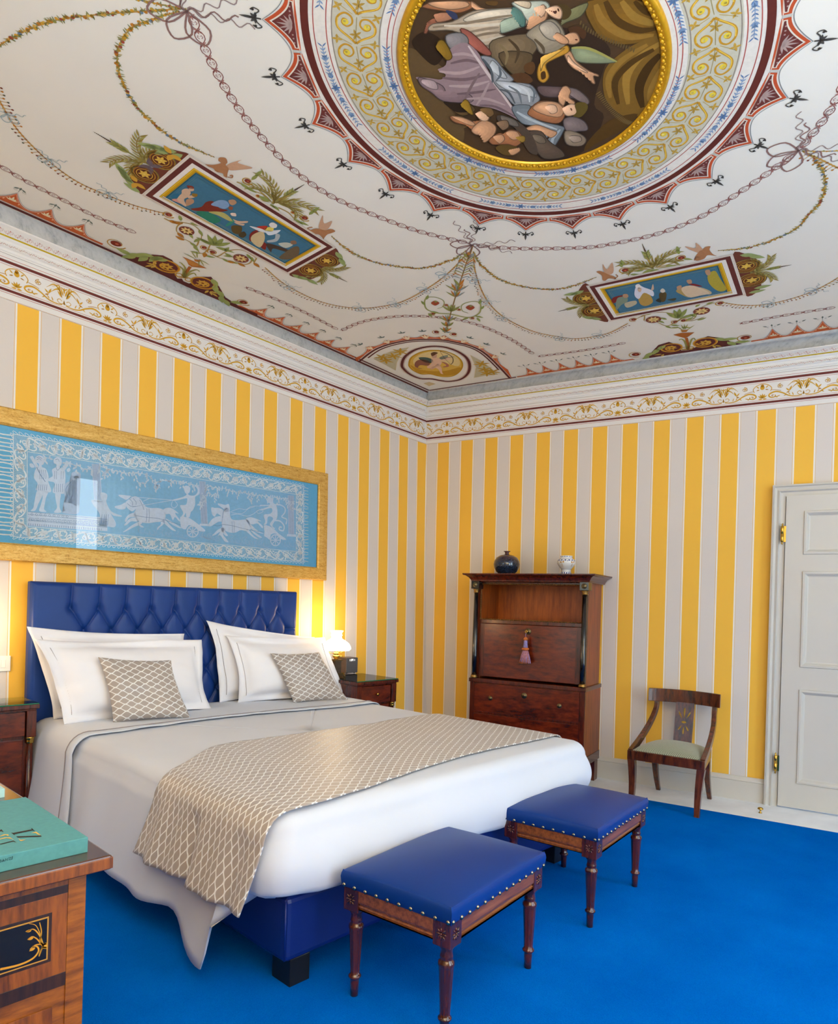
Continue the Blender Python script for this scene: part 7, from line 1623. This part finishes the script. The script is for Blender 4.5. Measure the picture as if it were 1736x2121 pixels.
# reclining figure
fr('6f767a', [(720, 650), (830, 640), (830, 690), (900, 740), (1030, 770), (1040, 800), (960, 930), (940, 900), (990, 830), (880, 770), (780, 750)]); fl2([(750, 680), (840, 730), (1000, 790)], .014, 'a9b0b2'); fl2([(1020, 790), (970, 860), (980, 930)], .014, '9aa2a6')
fr(SKS, [(820, 680), (880, 620), (960, 615), (1040, 640), (1050, 700), (1010, 750), (920, 740), (840, 710)]); fr(SKN, [(850, 660), (900, 620), (990, 620), (1040, 660), (1020, 710), (930, 700)]); fr(SKL, [(940, 640), (990, 640), (1000, 680), (960, 690)]); fr(SKN, [(1010, 610), (1035, 560), (1030, 530), (1060, 520), (1085, 550), (1075, 590), (1110, 620), (1090, 640), (1060, 600), (1040, 640)]); fr(SKL, [(1045, 655), (1090, 630), (1130, 650), (1120, 690), (1070, 705), (1045, 690)]); fr('5a4a1e', [(1130, 620), (1180, 625), (1190, 660), (1150, 710), (1100, 710), (1120, 680), (1110, 640)]); fr(SKN, [(800, 790), (870, 760), (960, 790), (1000, 810), (960, 840), (900, 800)]); fl2([(1085, 655), (1092, 672)], .006, '5a3828')
# pillows, clouds
fr('6d5f5c', [(1040, 730), (1100, 710), (1170, 740), (1190, 790), (1130, 800), (1060, 800)]); fr('7e6e5c', [(1050, 800), (1130, 810), (1180, 850), (1150, 890), (1060, 880)]); fr('8f7e6e', [(1080, 830), (1140, 830), (1150, 860), (1100, 870)]); fr('54463a', [(820, 810), (900, 800), (950, 860), (1030, 920), (1040, 960), (920, 970), (860, 900)]); fr('6a5c4c', [(850, 820), (910, 830), (930, 870), (880, 870)]); fr('4c3f34', [(640, 700), (760, 740), (850, 830), (880, 940), (820, 920), (740, 780), (640, 740)]); fr('635a50', [(650, 700), (740, 730), (760, 770), (680, 750)])
# putti below
fr('5d4722', [(620, 900), (720, 870), (760, 930), (680, 950)]); fr(SKS, [(370, 745), (460, 770), (510, 820), (560, 830), (600, 790), (580, 750), (520, 730), (480, 770), (400, 720), (345, 705), (340, 720)]); fr(SKN, [(520, 740), (570, 735), (620, 770), (610, 820), (560, 865), (540, 860), (560, 820), (500, 820), (470, 790)]); fr(SKN, [(345, 705), (420, 715), (490, 750), (470, 765), (400, 735)]); fr(SKL, [(500, 690), (540, 670), (580, 690), (570, 730), (530, 730)]); fr('6a5030', [(530, 655), (590, 655), (610, 690), (580, 710), (550, 680)]); fr(SKS, [(580, 850), (640, 810), (680, 820), (700, 790), (760, 800), (790, 850), (750, 890), (700, 880), (660, 880), (600, 880)]); fr(SKN, [(690, 800), (750, 800), (770, 840), (720, 850)]); fr(SKN, [(620, 830), (660, 820), (675, 850), (640, 875)]); fr('8a6c2c', [(770, 830), (800, 830), (800, 860), (775, 865)]); fr(SKN, [(710, 935), (760, 900), (770, 920), (730, 945)]); fr('7a6048', [(640, 740), (690, 730), (700, 770), (660, 790)])
fr('7d5f1f', [(260, 250), (300, 235), (350, 330), (310, 350)]); fr('8a6a22', [(420, 610), (450, 610), (480, 690), (450, 680)])
P.build('painted_medallion', CEIL)
# raised gilded moulding around the painting
M['gilt_p'] = flat('gilded_plaster', 'c49312', .35, .35, var=.12, sc_=40)
m = MB(); n = 200; prf = [(.583, .0), (.583, .012), (.574, .020), (.562, .018), (.556, .012), (.546, .014), (.538, .008), (.536, 0)]
m.add([ceil(*mp_(2 * pi * k / n, r), h + .0006) for k in range(n) for r, h in prf], [(k * 8 + i, k * 8 + i + 1, ((k + 1) % n) * 8 + i + 1, ((k + 1) % n) * 8 + i) for k in range(n) for i in range(7)], smooth=True)
for k in range(110):
    a = 2 * pi * k / 110; p = ceil(*mp_(a, .549), .014); m.sphere((p.x, p.y, p.z), .011, 4, (1, .8, .6)); p = ceil(*mp_(a + .028, .556), .012); m.sphere((p.x, p.y, p.z), .006, 4)
m.build('gilded_ring', 'gilt_p', CEIL)
